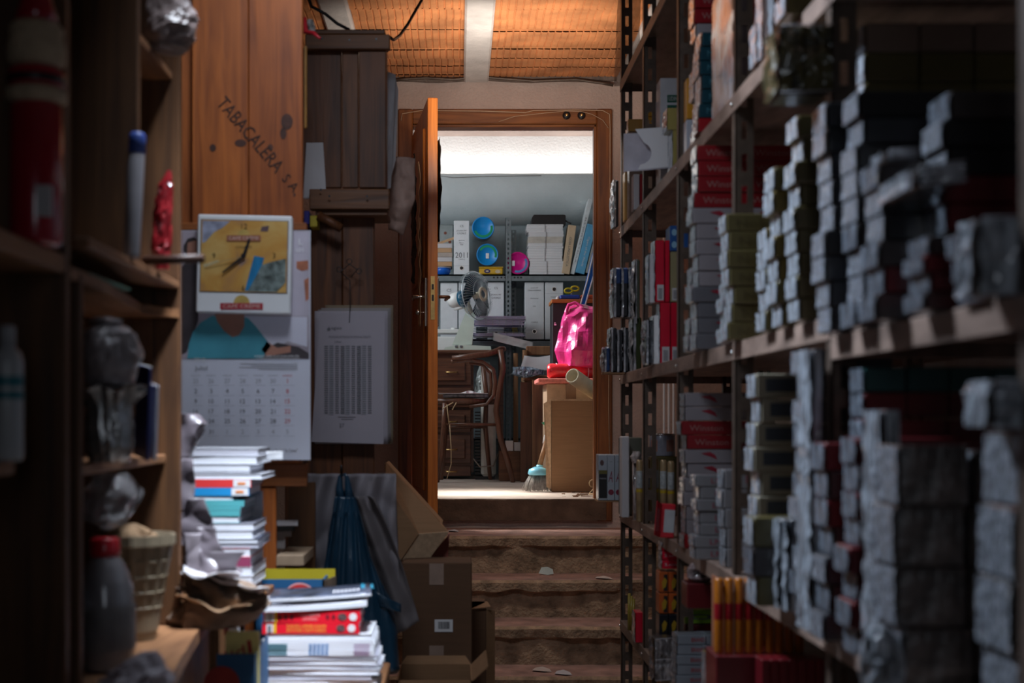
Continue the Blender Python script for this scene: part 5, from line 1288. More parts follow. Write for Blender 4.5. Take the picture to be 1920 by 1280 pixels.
def magazine(px0, px1, py0, py1, Y, depth, cover, pages, label, group, rz=0, spine=None, z=None, thick=None, bow=0):
    x0, x1 = X_(px0, Y), X_(px1, Y); th = thick or (py1 - py0) * Y / F
    zz = z if z is not None else Z_(py1, Y)
    t = thing('magazine', label, 'magazine', ((x0 + x1) / 2, Y + depth / 2, zz), rz, group)
    w_ = (x1 - x0) / 2
    mb = MB(); mb.box(-w_ + .002, w_ - .002, -depth / 2 + .0015, depth / 2 - .001, .0008, th - .0008); mb.build('pages', pages, t)
    mb = MB(); mb.box(-w_, w_, -depth / 2, depth / 2, 0, .0009); mb.box(-w_, w_, -depth / 2, depth / 2, th - .0009, th - .0001)
    if spine: mb.box(-w_, w_, -depth / 2 - .0005, -depth / 2 + .001, .0002, th - .0002)
    mb.build('cover', cover, t)
    return t, w_, th, depth
M_pg = plain('magazine_pages', (.78, .80, .86), .6, 0, .06, 9, stretch=(.3, 1, 160))
M_pgd = plain('magazine_pages_grey', (.50, .50, .56), .6, 0, .15, 9, stretch=(.3, 1, 160))
M_c_w = plain('glossy_white_cover', (.80, .82, .88), .25, 0, .04, 6, coat=.6)
M_c_t = plain('glossy_teal_cover', (.10, .42, .45), .3, 0, .1, 6, coat=.5)
M_c_b = plain('glossy_blue_cover', (.02, .28, .62), .3, 0, .1, 6, coat=.5)
M_c_r = plain('glossy_red_cover', (.75, .05, .05), .3, 0, .08, 6, coat=.5)
M_c_k = plain('dark_photo_cover', (.05, .06, .09), .3, 0, .9, 22, coat=.5)
M_c_p = plain('plum_cover', (.28, .05, .11), .35, 0, .1, 6, coat=.4)
M_c_g = plain('grey_cover', (.30, .30, .36), .35, 0, .3, 22, coat=.4)
# taller stack, measured on the photo from top to bottom
rows1 = [(346, 484, 840, 850, M_c_w, 0, 'white'), (350, 484, 851, 862, M_c_w, 0, 'white'), (358, 470, 866, 876, M_c_g, 0, 'grey and white'), (354, 470, 876, 879, M_c_w, 0, 'white'), (355, 492, 880, 887, M_c_w, 0, 'plain white'),
         (354, 470, 890, 901, M_c_r, 1, 'red'), (372, 466, 901, 912, M_c_b, 1, 'bright blue'), (388, 436, 912, 918, M_c_t, 0, 'pale teal'),
         (370, 456, 921, 929, M_c_t, 1, 'teal'), (372, 452, 930, 935, M_c_t, 1, 'teal'), (370, 450, 936, 944, M_c_t, 1, 'teal'), (398, 448, 945, 954, M_c_t, 0, 'pale teal'), (404, 476, 954, 964, M_c_g, 0, 'grey'), (388, 474, 966, 977, M_c_w, 0, 'white'),
         (420, 484, 978, 984, M_c_k, 0, 'dark'), (425, 484, 985, 991, M_c_g, 0, 'grey'), (400, 470, 992, 1004, M_c_r, 0, 'pink edged'), (394, 470, 1005, 1018, M_c_p, 1, 'plum'), (398, 474, 1018, 1030, M_c_w, 0, 'white'), (380, 474, 1031, 1045, M_c_w, 0, 'white'), (372, 466, 1046, 1058, M_c_w, 0, 'white')]
Ym = 3.55
z = 1.051
n = len(rows1)
tot = sum(r[3] - r[2] for r in rows1)
scale_ = (Z_(840, Ym) - 1.051) / (tot * Ym / F)
for i, (a, b, c, d, m_, sp, cn) in enumerate(reversed(rows1)):
    th = (d - c) * Ym / F * scale_
    a2 = min(a, b - 112)   # keep a believable magazine width under the ones above
    label = '%s magazine, %s up from the bottom of the taller stack below the calendar' % (cn, ORD[i] if i < 20 else 'topmost')
    if i == n - 1: label = 'thick white magazine on the very top of the taller stack'
    tt, w_, th, dp = magazine(a2, b, c, d, Ym, .24, m_, M_pg if i % 5 else M_pgd, label, 'magazines in the taller stack', rnd.uniform(-.02, .02), spine=sp, z=z, thick=th - .0004)
    if sp and cn in ('red', 'bright blue'):
        mb = MB(); mb.box(w_ - .045, w_ - .002, -dp / 2 - .0016, -dp / 2 - .0005, .001, th - .001); mb.build('spine_panel', M_white, tt)
        mb = MB(); mb.box(w_ - .034, w_ - .014, -dp / 2 - .0024, -dp / 2 - .0016, th * .35, th * .65); mb.build('spine_mark', plain('orange_mark', (.8, .25, .05), .5), tt)
    z += th + .0004
TOP1 = z
# wide stack in front
Ys = 3.4
rows2 = [(495, 695, 1150, 1166, 'w'), (489, 700, 0, 0, 0)]
z = TZ + .001
def wmag(px0, px1, th, cover, pages, label, sp=0, rz=0.0, name=None):
    global z
    r = magazine(px0, px1, 0, 0, Ys, .215, cover, pages, label, 'magazines in the wide front stack', rz, sp, z, th - .0005); z += th
    return r
low = [(500, 706, .016), (497, 704, .012), (500, 708, .014), (496, 702, .01), (499, 706, .013), (498, 700, .012)]
for i, (a, b, th) in enumerate(low): wmag(a, b, th, [M_c_w, M_c_g][i % 2], [M_pg, M_pgd][i % 2], '%s magazine up from the table in the wide front stack' % ORD[i], rz=rnd.uniform(-.03, .03))
mid = [(500, 712, .013, M_c_w, 'curling white'), (497, 710, .012, M_c_g, 'grey edged'), (496, 708, .011, M_c_w, 'white'), (497, 706, .010, M_c_g, 'lilac edged')]
for i, (a, b, th, m_, cn) in enumerate(mid): wmag(a, b, th, m_, M_pg, '%s magazine, %s of those under the teal banded ones' % (cn, ORD[i]), rz=rnd.uniform(-.03, .03))
M_tb = plain('slate_teal_band', (.09, .20, .24), .4)
for i in range(4):
    tt, w_, th, dp = wmag(496, 702, .0075, M_c_w, M_pg, 'thin magazine with teal spine end, %s up of four alike' % ORD[i], 1, rnd.uniform(-.008, .008))
    mb = MB(); mb.box(-w_ + .002, -w_ + .055, -dp / 2 - .0012, -dp / 2 - .0004, .0006, th - .0006); mb.build('spine_band', M_tb, tt)
    mb = MB(); 
    for k in range(5): mb.box(-w_ + .108 + k * .010, -w_ + .115 + k * .010, -dp / 2 - .0012, -dp / 2 - .0004, .001, th - .001)
    mb.build('blue_squares', plain('blue_square_print', (.12, .26, .5), .4), tt)
    mb = MB(); mb.box(w_ - .05, w_ - .012, -dp / 2 - .0012, -dp / 2 - .0004, .001, th - .002); mb.build('lilac_band', plain('lilac_band', (.35, .25, .36), .4), tt)
wmag(492, 700, .011, M_c_w, M_pg, 'white magazine lying directly on the four teal banded ones', 1)
wmag(496, 697, .012, M_c_w, M_pg, 'white magazine directly under the two red books')
# two red paperbacks
for i in range(2):
    a, b = ((492, 673), (493, 675))[i]; th = .0275
    x0, x1 = X_(a, Ys), X_(b, Ys)
    t = thing('red_book', ['lower red paperback with yellow spine lettering in the front stack', 'upper red paperback with dark zigzag spine in the front stack'][i], 'book', ((x0 + x1) / 2, Ys + .1, z), [.0, .012][i])
    w_ = (x1 - x0) / 2; dp = .2
    mr_ = plain('vivid_red_cover', (.80, .012, .03), .35, 0, .04, 5, coat=.3)
    mb = MB(); mb.box(-w_, w_, -dp / 2, dp / 2, 0, .0012); mb.box(-w_, w_, -dp / 2, dp / 2, th - .0017, th - .0005); mb.box(-w_, w_, -dp / 2 - .0006, -dp / 2 + .001, .0, th - .0005); mb.build('cover', mr_, t)
    mb = MB(); mb.box(-w_ + .002, w_ - .003, -dp / 2 + .001, dp / 2 - .003, .0012, th - .0017); mb.build('pages', M_white, t)
    yv = -dp / 2 - .0012
    mb = MB(); mb.box(-w_ + .004 + .006 * (1 - i), -w_ + .026, yv, yv + .0008, .003, th - .004); mb.build('barcode_patch', M_white, t)
    mb = MB()
    for k in range(5): mb.box(-w_ + .013, -w_ + .022, yv - .0008, yv, .005 + k * .0035, .0068 + k * .0035)
    mb.build('bars', M_inkg, t)
    mb = MB(); mb.box(-w_ + .028, -w_ + .033, yv, yv + .0008, .002, th - .002); mb.build('yellow_band', M_yel, t)
    mb = MB()
    if i == 0:
        put_text(mb, 'DANIEL-HENRI KAHN', (-.01, yv, th * .68), w=.095, h=.008); put_text(mb, 'PETITES HISTOIRES', (-.01, yv, th * .3), w=.095, h=.008)
        mb.build('spine_title', plain('yellow_title', (.85, .42, .05), .5), t)
    else:
        put_text(mb, 'DESCUBRE EL', (-.005, yv, th * .7), w=.05, h=.007); put_text(mb, 'UNIVERSO', (-.005, yv, th * .32), w=.036, h=.007); mb.build('spine_title', plain('pink_title', (.8, .4, .4), .5), t)
        mb = MB()
        for k in range(13):
            xx = -w_ + .04 + k * .0145
            if abs(xx + .005) < .03: continue
            mb.add([(xx - .005, yv, th * .5), (xx, yv, th * .8), (xx + .005, yv, th * .5), (xx, yv, th * .2)], [(0, 1, 2, 3)])
        mb.build('zigzag_pattern', plain('dark_maroon', (.16, .01, .02), .5), t)
    mb = MB(); disc(mb, (w_ - .018, yv - .0002, th * .5), .0095, 20); mb.build('round_seal', M_white, t)
    mb = MB(); disc(mb, (w_ - .044, yv - .0002, th * .5), .009, 18, rx=.011); mb.build('spine_picture', plain('brown_picture', (.12, .07, .07), .5, 0, .8, 200), t)
    z += th
# floppy magazines on the very top
for i, (a, b, th, m_, lab, rz) in enumerate(((482, 684, .012, M_c_w, 'thick white edged magazine lying tilted on the red books', .05), (500, 690, .005, M_c_k, 'topmost dark photo magazine with curled blue corner, front stack', .07))):
    w_ = (b - a) * Ys / F / 2
    t = thing('magazine', lab, 'magazine', (X_((a + b) / 2, Ys), Ys + .105, z), rz)
    def pg(u, v, zz=0): x = (u - .5) * 2 * w_; return Vector((x, (v - .5) * .22, zz + .010 * max(0, -x / w_ * .4) * 0 + .012 * (u ** 2) + .004 * math.sin(v * 6)))
    mb = MB(); n_ = 12
    for zz in (0, th): mb.grid(lambda u, v: pg(u, v, zz), n_, n_)
    top = (n_ + 1) ** 2
    for side in range(4):
        for k in range(n_):
            i0, i1 = {0: (k, k + 1), 1: (n_ * (n_ + 1) + k, n_ * (n_ + 1) + k + 1), 2: (k * (n_ + 1), (k + 1) * (n_ + 1)), 3: (k * (n_ + 1) + n_, (k + 1) * (n_ + 1) + n_)}[side]
            mb.f.append([i0, i1, top + i1, top + i0]); mb.mi.append(0); mb.sm.append(False)
    mb.build('pages', M_pg, t)
    mb = MB(); mb.grid(lambda u, v: pg(u, v, th + .0008), n_, n_); cv = mb.build('cover', m_, t, solid=.0006)
    if i:
        mb = MB(); mb.grid(lambda u, v: pg(.9 + .13 * u, v * .5 + .5, th + .002 - .004 * u), 5, 5); mb.build('blue_corner', plain('cyan_corner', (.03, .30, .45), .3, coat=.5), cv, solid=.0006)
        mb = MB()
        for k in range(7): mb.grid(lambda u, v, k=k: pg(.62 + .04 * k + .02 * u, .15 + .5 * v, th + .0018), 2, 4)
        mb.build('printed_stripes', M_inkl, cv)
    z += th + .014
# blue and yellow "solo" box
Yo = 3.86
t = thing('promotional_box', 'open blue box with yellow inside and a round red emblem behind the stack', 'box', (X_(550, Yo), Yo, TZ))
M_navy = plain('deep_blue_card', (.015, .10, .24), .5, 0, .1, 6); M_ycard = plain('yellow_card', (.52, .42, .02), .5, 0, .08, 8)
xa, xb, zt_ = X_(476, Yo), X_(608, Yo), Z_(1086, Yo)
mb = MB(); mb.box(xa, xb, Yo, Yo + .006, TZ + .002, zt_); mb.box(xb - .006, xb, Yo, Yo + .12, TZ + .002, zt_); mb.box(xa, xa + .006, Yo, Yo + .12, TZ + .002, zt_); mb.box(xa, xb, Yo + .01, Yo + .12, TZ + .002, TZ + .006); mb.build('box_body', M_navy, t, world=True)
mb = MB(); mb.box(xa, xb + .02, Yo + .114, Yo + .12, TZ + .002, Z_(1066, Yo + .12)); mb.build('yellow_back', M_ycard, t, world=True)
mb = MB(); yy = Yo - .001; disc(mb, (X_(562, yy), yy, Z_(1124, yy)), 32 * yy / F, 32); e_ = mb.build('emblem_ring', plain('pink_ring', (.7, .35, .35), .5), t, world=True)
mb = MB(); disc(mb, (X_(562, yy), yy - .001, Z_(1124, yy)), 29 * yy / F, 32); mb.build('emblem_disc', plain('emblem_red', (.52, .03, .03), .5), e_, world=True)
mb = MB(); put_text(mb, 'sólo', (X_(563, yy), yy - .002, Z_(1111, yy)), w=27 * yy / F, h=9 * yy / F, tilt=R(-3)); put_text(mb, '10', (X_(562, yy), yy - .002, Z_(1132, yy)), w=40 * yy / F, h=22 * yy / F); mb.build('emblem_writing', M_paperdim, e_, world=True)
mb = MB(); mb.add([(xb, Yo - .002, zt_ - .002), (X_(625, Yo), Yo + .06, Z_(1084, Yo)), (X_(625, Yo), Yo + .06, TZ + .002), (xb, Yo - .002, TZ + .002)], [(0, 1, 2, 3)]); mb.build('side_flap', plain('worn_dark_card', (.10, .07, .05), .7, 0, .5, 20), t, world=True, solid=.003)
# second, nearer blue box with yellow panel
Yo = 3.22
t = thing('promotional_box', 'blue box with a yellow panel and red letters, left of the magazines', 'box', (X_(450, Yo), Yo, TZ))
xa, xb, zt_ = X_(406, Yo), X_(478, Yo), Z_(1226, Yo)
mb = MB(); mb.box(xa, xb, Yo, Yo + .006, TZ + .002, zt_); mb.add([(xb, Yo, TZ + .002), (xb, Yo, zt_), (X_(490, Yo), Yo + .12, Z_(1200, Yo)), (X_(490, Yo), Yo + .12, TZ + .002)], [(0, 1, 2, 3)]); mb.build('box_body', M_navy, t, world=True)
mb = MB(); mb.box(X_(420, Yo), X_(484, Yo), Yo + .02, Yo + .026, TZ + .002, Z_(1186, Yo)); ypn = mb.build('yellow_panel', plain('pale_yellow_card', (.85, .76, .28), .5), t, world=True)
mb = MB(); yy = Yo + .018; put_text(mb, 'ud', (X_(440, yy), yy, Z_(1222, yy)), w=38 * yy / F, h=22 * yy / F, tilt=R(8)); put_text(mb, 'l', (X_(468, yy), yy, Z_(1212, yy)), w=7 * yy / F, h=24 * yy / F, tilt=R(8)); mb.build('red_letters', M_red, ypn, world=True)
mb = MB(); disc(mb, (X_(416, Yo), Yo - .002, Z_(1282, Yo)), 34 * Yo / F, 28); mb.build('round_emblem', plain('emblem_red_b', (.3, .025, .02), .5), t, world=True)
mb = MB(); mb.tube([P(424, 1190, 3.3), P(424, 1150, 3.3), P(414, 1143, 3.3), P(408, 1150, 3.3)], [.005, .008, .008, .006], 8); mb.build('pink_toy', plain('hot_pink_plastic', (.8, .04, .16), .4), label='hot pink plastic hook shape sticking up by the yellow panel', cat='toy')
mb = MB(); mb.box(X_(422, 3.3), X_(446, 3.3), 3.3, 3.32, Z_(1186, 3.3), Z_(1172, 3.3)); mb.box(X_(426, 3.3), X_(440, 3.3), 3.302, 3.318, TZ + .001, Z_(1185, 3.3)); mb.build('white_card', M_white, label='white printed tag above the yellow panel by the pink hook', cat='tag')

# ---- big dark shelf unit nearest the camera on the left
XF = -.634
t = thing('wooden_shelf_unit', 'large dark wooden shelf unit with open bays, nearest on the left', 'shelf unit', (-.85, 2.3, 0))
def sp(name, x0, x1, y0, y1, z0, z1, m_): mb = MB(); mb.bev(x0, x1, y0, y1, z0, z1, .003); return mb.build(name, m_, t, world=True)
sp('upright', -1.12, XF, 2.255, 2.285, 1.031, 2.9, M_shelfw)
sp('upright', -1.12, XF, 2.34, 2.365, 1.031, 1.745, M_shelfw)
sp('upright', -1.12, XF, 2.77, 2.79, 1.82, 2.9, M_shelfw)
sp('upright', -1.12, XF, 3.18, 3.205, 1.031, 2.9, M_shelfw)
sp('upright', -1.12, XF, 1.2, 1.23, 1.031, 2.9, M_shelfw)
sp('back_panel', -1.14, -1.12, 1.2, 3.2, 0, 2.9, M_shelfw)
sp('shelf_board', -1.12, XF, 1.23, 2.255, 1.735, 1.765, M_shelfy)
sp('shelf_board', -1.12, XF, 2.4, 3.18, 1.795, 1.813, M_shelfy)
sp('shelf_board', -1.12, -.65, 2.80, 3.18, 2.27, 2.29, M_shelfy)
sp('shelf_board', -1.12, -.665, 2.365, 3.18, 1.40, 1.42, M_shelfy)
sp('shelf_board', -1.12, -.64, 1.23, 2.02, 1.42, 1.44, M_shelfy)
sp('crown_board', -1.12, XF, 1.2, 3.2, 2.9, 2.93, M_shelfy)
mb = MB()
outl = [(-1.12, 2.29), (-.634, 2.29), (-.64, 2.5), (-.665, 2.8), (-.69, 3.05), (-.65, 3.15), (-.634, 3.18), (-1.12, 3.18)]
nn = len(outl); mb.add([(a, b, 1.73) for a, b in outl] + [(a, b, 1.75) for a, b in outl], [list(range(nn)), list(range(2 * nn - 1, nn - 1, -1))] + [(i, (i + 1) % nn, nn + (i + 1) % nn, nn + i) for i in range(nn)]); mb.build('curved_shelf', M_shelfy, t, world=True)
t = thing('curved_counter', 'brown wooden counter with a curved edge at the foot of the shelf unit', 'counter', (-.8, 2.4, 0))
outl = [(-1.118, .9), (-.50, .9), (-.50, 2.2), (-.515, 2.45), (-.545, 2.75), (-.578, 3.1), (-.59, 3.42), (-1.118, 3.42)]
nn = len(outl); mb = MB(); mb.add([(a, b, 1.0) for a, b in outl] + [(a, b, 1.03) for a, b in outl], [list(range(nn)), list(range(2 * nn - 1, nn - 1, -1))] + [(i, (i + 1) % nn, nn + (i + 1) % nn, nn + i) for i in range(nn)]); mb.build('countertop', M_shelfy, t, world=True)
outl = [(a + (.02 if a < -1 else -.02), b) for a, b in outl]
mb = MB(); mb.add([(a, b, 0.0) for a, b in outl] + [(a, b, 1.0) for a, b in outl], [(i, (i + 1) % nn, nn + (i + 1) % nn, nn + i) for i in range(nn)]); mb.build('counter_front', M_shelfw, t, world=True)

# things in the shelf unit
def at(px, Y): return X_(px, Y)
Yr = 2.15; xr = X_(68, Yr) 
t = thing('red_tube_figure', 'tall red tube with a pointed red cap and cream collar, far left', 'tube', (xr, Yr, 1.766))
s = Yr / F; zr = lambda py: Z_(py, Yr) - 1.766
M_dred = plain('dark_red_gloss', (.36, .01, .025), .25, 0, .1, 8, coat=.7); M_crm = plain('dirty_cream_fluff', (.48, .36, .24), .8, 0, .25, 30, .5, 60)
mb = MB(); mb.lathe([(.036, 0), (.04, .01), (.04, zr(200)), (.036, zr(196))], n=36); mb.build('tube_body', M_dred, t)
mb = MB(); mb.lathe([(.030, zr(200)), (.046, zr(190)), (.047, zr(172)), (.036, zr(165))], n=36); mb.build('cream_collar', M_crm, t)
mb = MB(); mb.lathe([(.036, zr(167)), (.043, zr(160)), (.043, zr(136)), (.036, zr(128))], n=36); mb.build('red_waist', M_dred, t)
mb = MB(); mb.lathe([(.0435, zr(160)), (.0445, zr(158)), (.0445, zr(148)), (.0435, zr(146))], n=36); mb.build('black_belt', M_black, t)
mb = MB(); mb.lathe([(.034, zr(131)), (.044, zr(118)), (.045, zr(95)), (.040, zr(70)), (.042, zr(56)), (.034, zr(44))], n=36); mb.build('cream_top', M_crm, t)
mb = MB(); mb.lathe([(.034, zr(48)), (.028, zr(20)), (.020, zr(-15)), (.004, zr(-45))], n=36); mb.build('pointed_cap', M_dred, t)
mb = MB(); mb.box(.012, .034, -.041, -.030, zr(412), zr(355)); mb.build('price_label', M_paperdim, t)
Yq = 1.98; xq = X_(14, Yq)
t = thing('white_bottle', 'white plastic bottle with teal bands at the left edge', 'bottle', (xq, Yq, 1.441))
s = Yq / F
hb = lambda py: Z_(py, Yq) - 1.441
mb = MB(); mb.lathe([(.020, 0), (.022, .006), (.022, hb(680)), (.019, hb(662)), (.009, hb(650)), (.009, hb(640))], n=30); mb.build('bottle_body', plain('dull_white_plastic', (.42, .44, .46), .4, 0, .05, coat=.3), t)
mb = MB(); mb.lathe([(.0223, hb(725)), (.0224, hb(724)), (.0224, hb(706)), (.0223, hb(705))], n=30, cap=False); mb.lathe([(.0223, hb(748)), (.0224, hb(747)), (.0224, hb(734)), (.0223, hb(733))], n=30, cap=False); mb.build('teal_band', plain('teal_label', (.01, .16, .2), .4), t)
mb = MB(); mb.lathe([(.011, hb(652)), (.011, hb(615)), (.009, hb(610))], n=20); mb.build('bottle_cap', plain('dull_white_cap', (.34, .35, .37), .4), t)
t = thing('white_tube', 'tall thin white tube with a blue cap, leaning in the shelf unit', 'tube', (X_(246, 2.72), 2.72, 1.814), rot=(0, R(3), 0))
mb = MB(); mb.lathe([(.015, 0), (.016, .005), (.016, .20), (.014, .203)], n=24); mb.build('tube_body', plain('dull_white_tube', (.24, .23, .25), .4, coat=.3), t)
mb = MB(); mb.lathe([(.0165, .203), (.0165, .236), (.012, .243)], n=24); mb.build('cap', plain('dull_blue_cap', (.05, .10, .38), .4), t)
mb = MB(); blob(mb, [(1.815, X_(303, 2.95), 2.95, .012, .012), (1.86, X_(302, 2.95), 2.95, .019, .015), (1.93, X_(305, 2.95), 2.95, .018, .015), (1.99, X_(310, 2.95), 2.95, .014, .012), (2.023, X_(318, 2.95), 2.95, .004, .006)], 28, .005, 40, 5)
mb.build('red_packet', plain('red_film', (.20, .008, .012), .3, 0, .15, coat=.5), label='upright crumpled red packet beside the tall white tube', cat='packet')
mb = MB(); mb.tube([Vector((X_(270, 2.86), 2.86, 1.824)), Vector((X_(385, 2.86), 2.84, 1.826))], .0095, 12); mb.build('dark_rod', plain('dark_brown_rod', (.05, .018, .01), .5), label='dark brown rod sticking out of the shelf over the clock edge', cat='rod')
mb = MB(); mb.bev(-.80, -.645, 2.45, 2.75, 1.7515, 1.757, .001); mb.build('green_leaflet', plain('dull_green', (.05, .14, .10), .5), label='dull green leaflet on the curved shelf', cat='leaflet')
# ball wrapped in film on a tinsel vase
Yv = 2.56; xv = X_(203, Yv); 
t = thing('wrapped_ball', 'greyish ball wrapped in clear film resting on the tinsel vase', 'ball', (xv, Yv, 1.555))
mb = MB(); blob(mb, [(1.553, xv, Yv, .02, .02), (1.565, xv, Yv, .045, .045), (1.615, xv, Yv, .060, .060), (1.655, xv, Yv, .048, .048), (1.672, xv, Yv, .02, .02), (1.678, xv - .005, Yv, .028, .026), (1.686, xv - .01, Yv, .012, .012)], 40, .007, 22, 4); mb.build('film_wrap', plain('film_over_grey', (.26, .23, .24), .3, 0, .35, 25, .6, 50, coat=.7), t, world=True)
xv = X_(205, Yv)
t = thing('tinsel_vase', 'silver crackled vase with frilled rim on the small shelf', 'vase', (xv, Yv, 1.421))
mb = MB()
n = 56; prof = [(.034, 0), (.042, .03), (.044, .07), (.040, .10), (.052, .125), (.060, .135)]
vs = []
for r_, zz in prof:
    for k in range(n):
        a = 2 * math.pi * k / n; rr_ = r_ * (1 + (.06 + .5 * (zz > .11) * .3) * math.sin(a * 14 + zz * 20)); vs.append((rr_ * math.cos(a), rr_ * math.sin(a), zz + (.008 * math.sin(a * 7) if zz > .12 else 0)))
mb.smooth = True; mb.add(vs, [(i * n + k, i * n + (k + 1) % n, (i + 1) * n + (k + 1) % n, (i + 1) * n + k) for i in range(len(prof) - 1) for k in range(n)] + [list(range(n - 1, -1, -1))]); mb.build('vase_body', plain('silver_foil', (.50, .50, .50), .22, .8, .3, 30, .5, 40), t)
for i, (px, m_, lab, dz) in enumerate(((262, plain('navy_cover', (.02, .03, .12), .4), 'dark blue booklet leaning behind the tinsel vase', .185), (276, plain('white_blue_cover', (.40, .42, .48), .4, 0, .2, 9), 'white and blue booklet leaning right of the dark blue one', .15))):
    x = X_(px, 2.8 + i * .05); Mx = Matrix.Translation((x, 2.8 + i * .05, 1.421)) @ Matrix.Rotation(R(9), 4, 'Y') @ Matrix.Rotation(R(-62), 4, 'Z')
    t = thing('booklet', lab, 'booklet', (x, 2.8 + i * .05, 1.4225), rot=(0, R(6), R(-62)))
    mb = MB(); mb.bev(-.05, .05, 0, .006, 0, dz, .001); mb.build('cover', m_, t)
    mb = MB(); mb.box(-.048, .049, .001, .005, dz, dz + .001); mb.build('pages', M_paperdim, t)
# plate, film, basket, bottle on the counter
t = thing('green_rimmed_plate', 'pale plate with green rim leaning in the lower bay', 'plate', (-.76, 2.63, 1.12), rot=(R(75), 0, R(35)))
mb = MB(); mb.lathe([(.001, .004), (.05, .004), (.075, .012), (.085, .014), (.085, .010), (.05, 0), (.001, 0)], n=40); mb.build('plate_body', plain('dull_porcelain', (.30, .32, .28), .25, coat=.5), t)
mb = MB(); mb.lathe([(.072, .0122), (.076, .0142), (.080, .0150)], n=40, cap=False); mb.build('green_line', plain('green_line', (.02, .10, .06), .3), t)
bpy.data.objects['green_rimmed_plate'].location = (-.78, 2.66, 1.031 + .083)
Yk_ = 2.98; xk = X_(252, Yk_)
t = thing('cream_basket', 'cream plastic basket with ridged rim on the counter', 'basket', (xk, Yk_, 1.031))
M_bk = plain('cream_basket_plastic', (.26, .21, .14), .5, 0, .08, 20)
n = 60; prof = [(.045, 0), (.060, .09), (.075, .17), (.080, .20), (.086, .203), (.086, .224), (.080, .224), (.074, .2), (.05, .02)]
vs = []
for i, (r_, zz) in enumerate(prof):
    for k in range(n):
        a = 2 * math.pi * k / n; q = 1 + (.025 if 1 <= i <= 3 else .012) * (1 if (k // 2) % 2 else -1) * (i in (1, 2, 3, 4, 5)); vs.append((r_ * q * math.cos(a), r_ * q * math.sin(a), zz))
mb = MB(); mb.add(vs, [(i * n + k, i * n + (k + 1) % n, (i + 1) * n + (k + 1) % n, (i + 1) * n + k) for i in range(len(prof) - 1) for k in range(n)] + [list(range(n - 1, -1, -1)), list(range((len(prof) - 1) * n, len(prof) * n))]); mb.build('basket_body', M_bk, t)
mb = MB()
for k in range(4): mb.tube([(.0605 + .0 * k, 0, 0)] * 0 + [((.056 + .006 * k) * math.cos(2 * math.pi * j / 40), (.056 + .006 * k) * math.sin(2 * math.pi * j / 40), .07 + .033 * k) for j in range(41)], .003, 6, False)
mb.build('rib', M_bk, t)
mb = MB(); blob(mb, [(1.16, xk, Yk_, .03, .03), (1.2, xk - .005, Yk_, .055, .055), (1.25, xk - .02, Yk_, .06, .05), (1.275, xk - .03, Yk_, .03, .02)], 26, .012, 22, 8); mb.build('crumpled_kraft_paper', plain('dark_kraft', (.2, .12, .06), .85), label='crumpled brown paper filling the cream basket', cat='paper')
mb = MB(); blob(mb, [(1.285, X_(215, 2.78), 2.72, .01, .01), (1.300, X_(212, 2.78), 2.74, .04, .04), (1.35, X_(215, 2.78), 2.76, .05, .05), (1.392, X_(212, 2.78), 2.76, .03, .03)], 36, .012, 20, 6); o = mb.build('clear_film_bag', film('grey_film_thin', (.3, .29, .3), .55), label='clear crumpled film bag under the small shelf', cat='bag')
Yt_ = 2.62; xt = X_(197, Yt_)
t = thing('red_capped_bottle', 'translucent plastic bottle with a red cap standing on the counter', 'bottle', (xt, Yt_, 1.031))
s = Yt_ / F; hz = lambda py: Z_(py, Yt_) - 1.045
mb = MB(); mb.lathe([(.045, 0), (.055, .008), (.056, hz(1140)), (.052, hz(1090)), (.042, hz(1055)), (.03, hz(1035)), (.024, hz(1026)), (.024, hz(1015))], n=40); mb.build('bottle_body', plain('clear_grey_plastic', (.17, .16, .17), .18, 0, .2, 12, .3, 25, coat=.9), t)
mb = MB(); mb.lathe([(.027, hz(1028)), (.028, hz(1020)), (.027, hz(998)), (.024, hz(994))], n=30); mb.build('bottle_cap', plain('dull_red_cap', (.50, .01, .02), .35, coat=.3), t)
mb = MB(); mb.lathe([(.0565, .04), (.0568, .042), (.0568, hz(1120)), (.0565, hz(1118))], n=40, cap=False); mb.build('bottle_label', plain('grey_label', (.14, .13, .13), .5, 0, .3, 14), t)
mb = MB(); blob(mb, [(1.031, -.80, 2.52, .05, .06), (1.05, -.80, 2.52, .10, .10), (1.14, -.79, 2.52, .085, .09), (1.19, -.80, 2.52, .07, .07), (1.23, -.83, 2.52, .04, .05), (1.26, -.86, 2.52, .02, .02)], 48, .022, 13, 14)
mb.build('silver_plastic_bag', cello('silver_clear_bag', (.40, .44, .48), bscale=(9, 9, 9)), label='shiny clear plastic bag heaped at the lower left', cat='bag')
mb = MB(); blob(mb, [(1.0305, X_(262, 2.42), 2.40, .04, .05), (1.045, X_(262, 2.42), 2.40, .055, .06), (1.07, X_(270, 2.42), 2.40, .04, .04), (1.10, X_(285, 2.42), 2.40, .012, .012)], 36, .014, 22, 17)
mb.build('crumpled_paper', plain('lilac_grey_paper', (.36, .31, .34), .5), label='crumpled lilac grey paper at the front of the counter', cat='paper')
mb = MB(); blob(mb, [(2.291, X_(318, 3.0), 3.0, .03, .05), (2.31, X_(318, 3.0), 2.99, .045, .05), (2.35, X_(325, 3.0), 2.99, .05, .05), (2.40, X_(315, 3.0), 2.99, .035, .03), (2.43, X_(310, 3.0), 2.99, .02, .02)], 44, .016, 18, 12)
mb.build('clear_plastic_wrap', plain('dim_clear_wrap', (.13, .10, .095), .35, 0, .4, 14), label='crumpled clear plastic on the highest small shelf at left', cat='wrap')
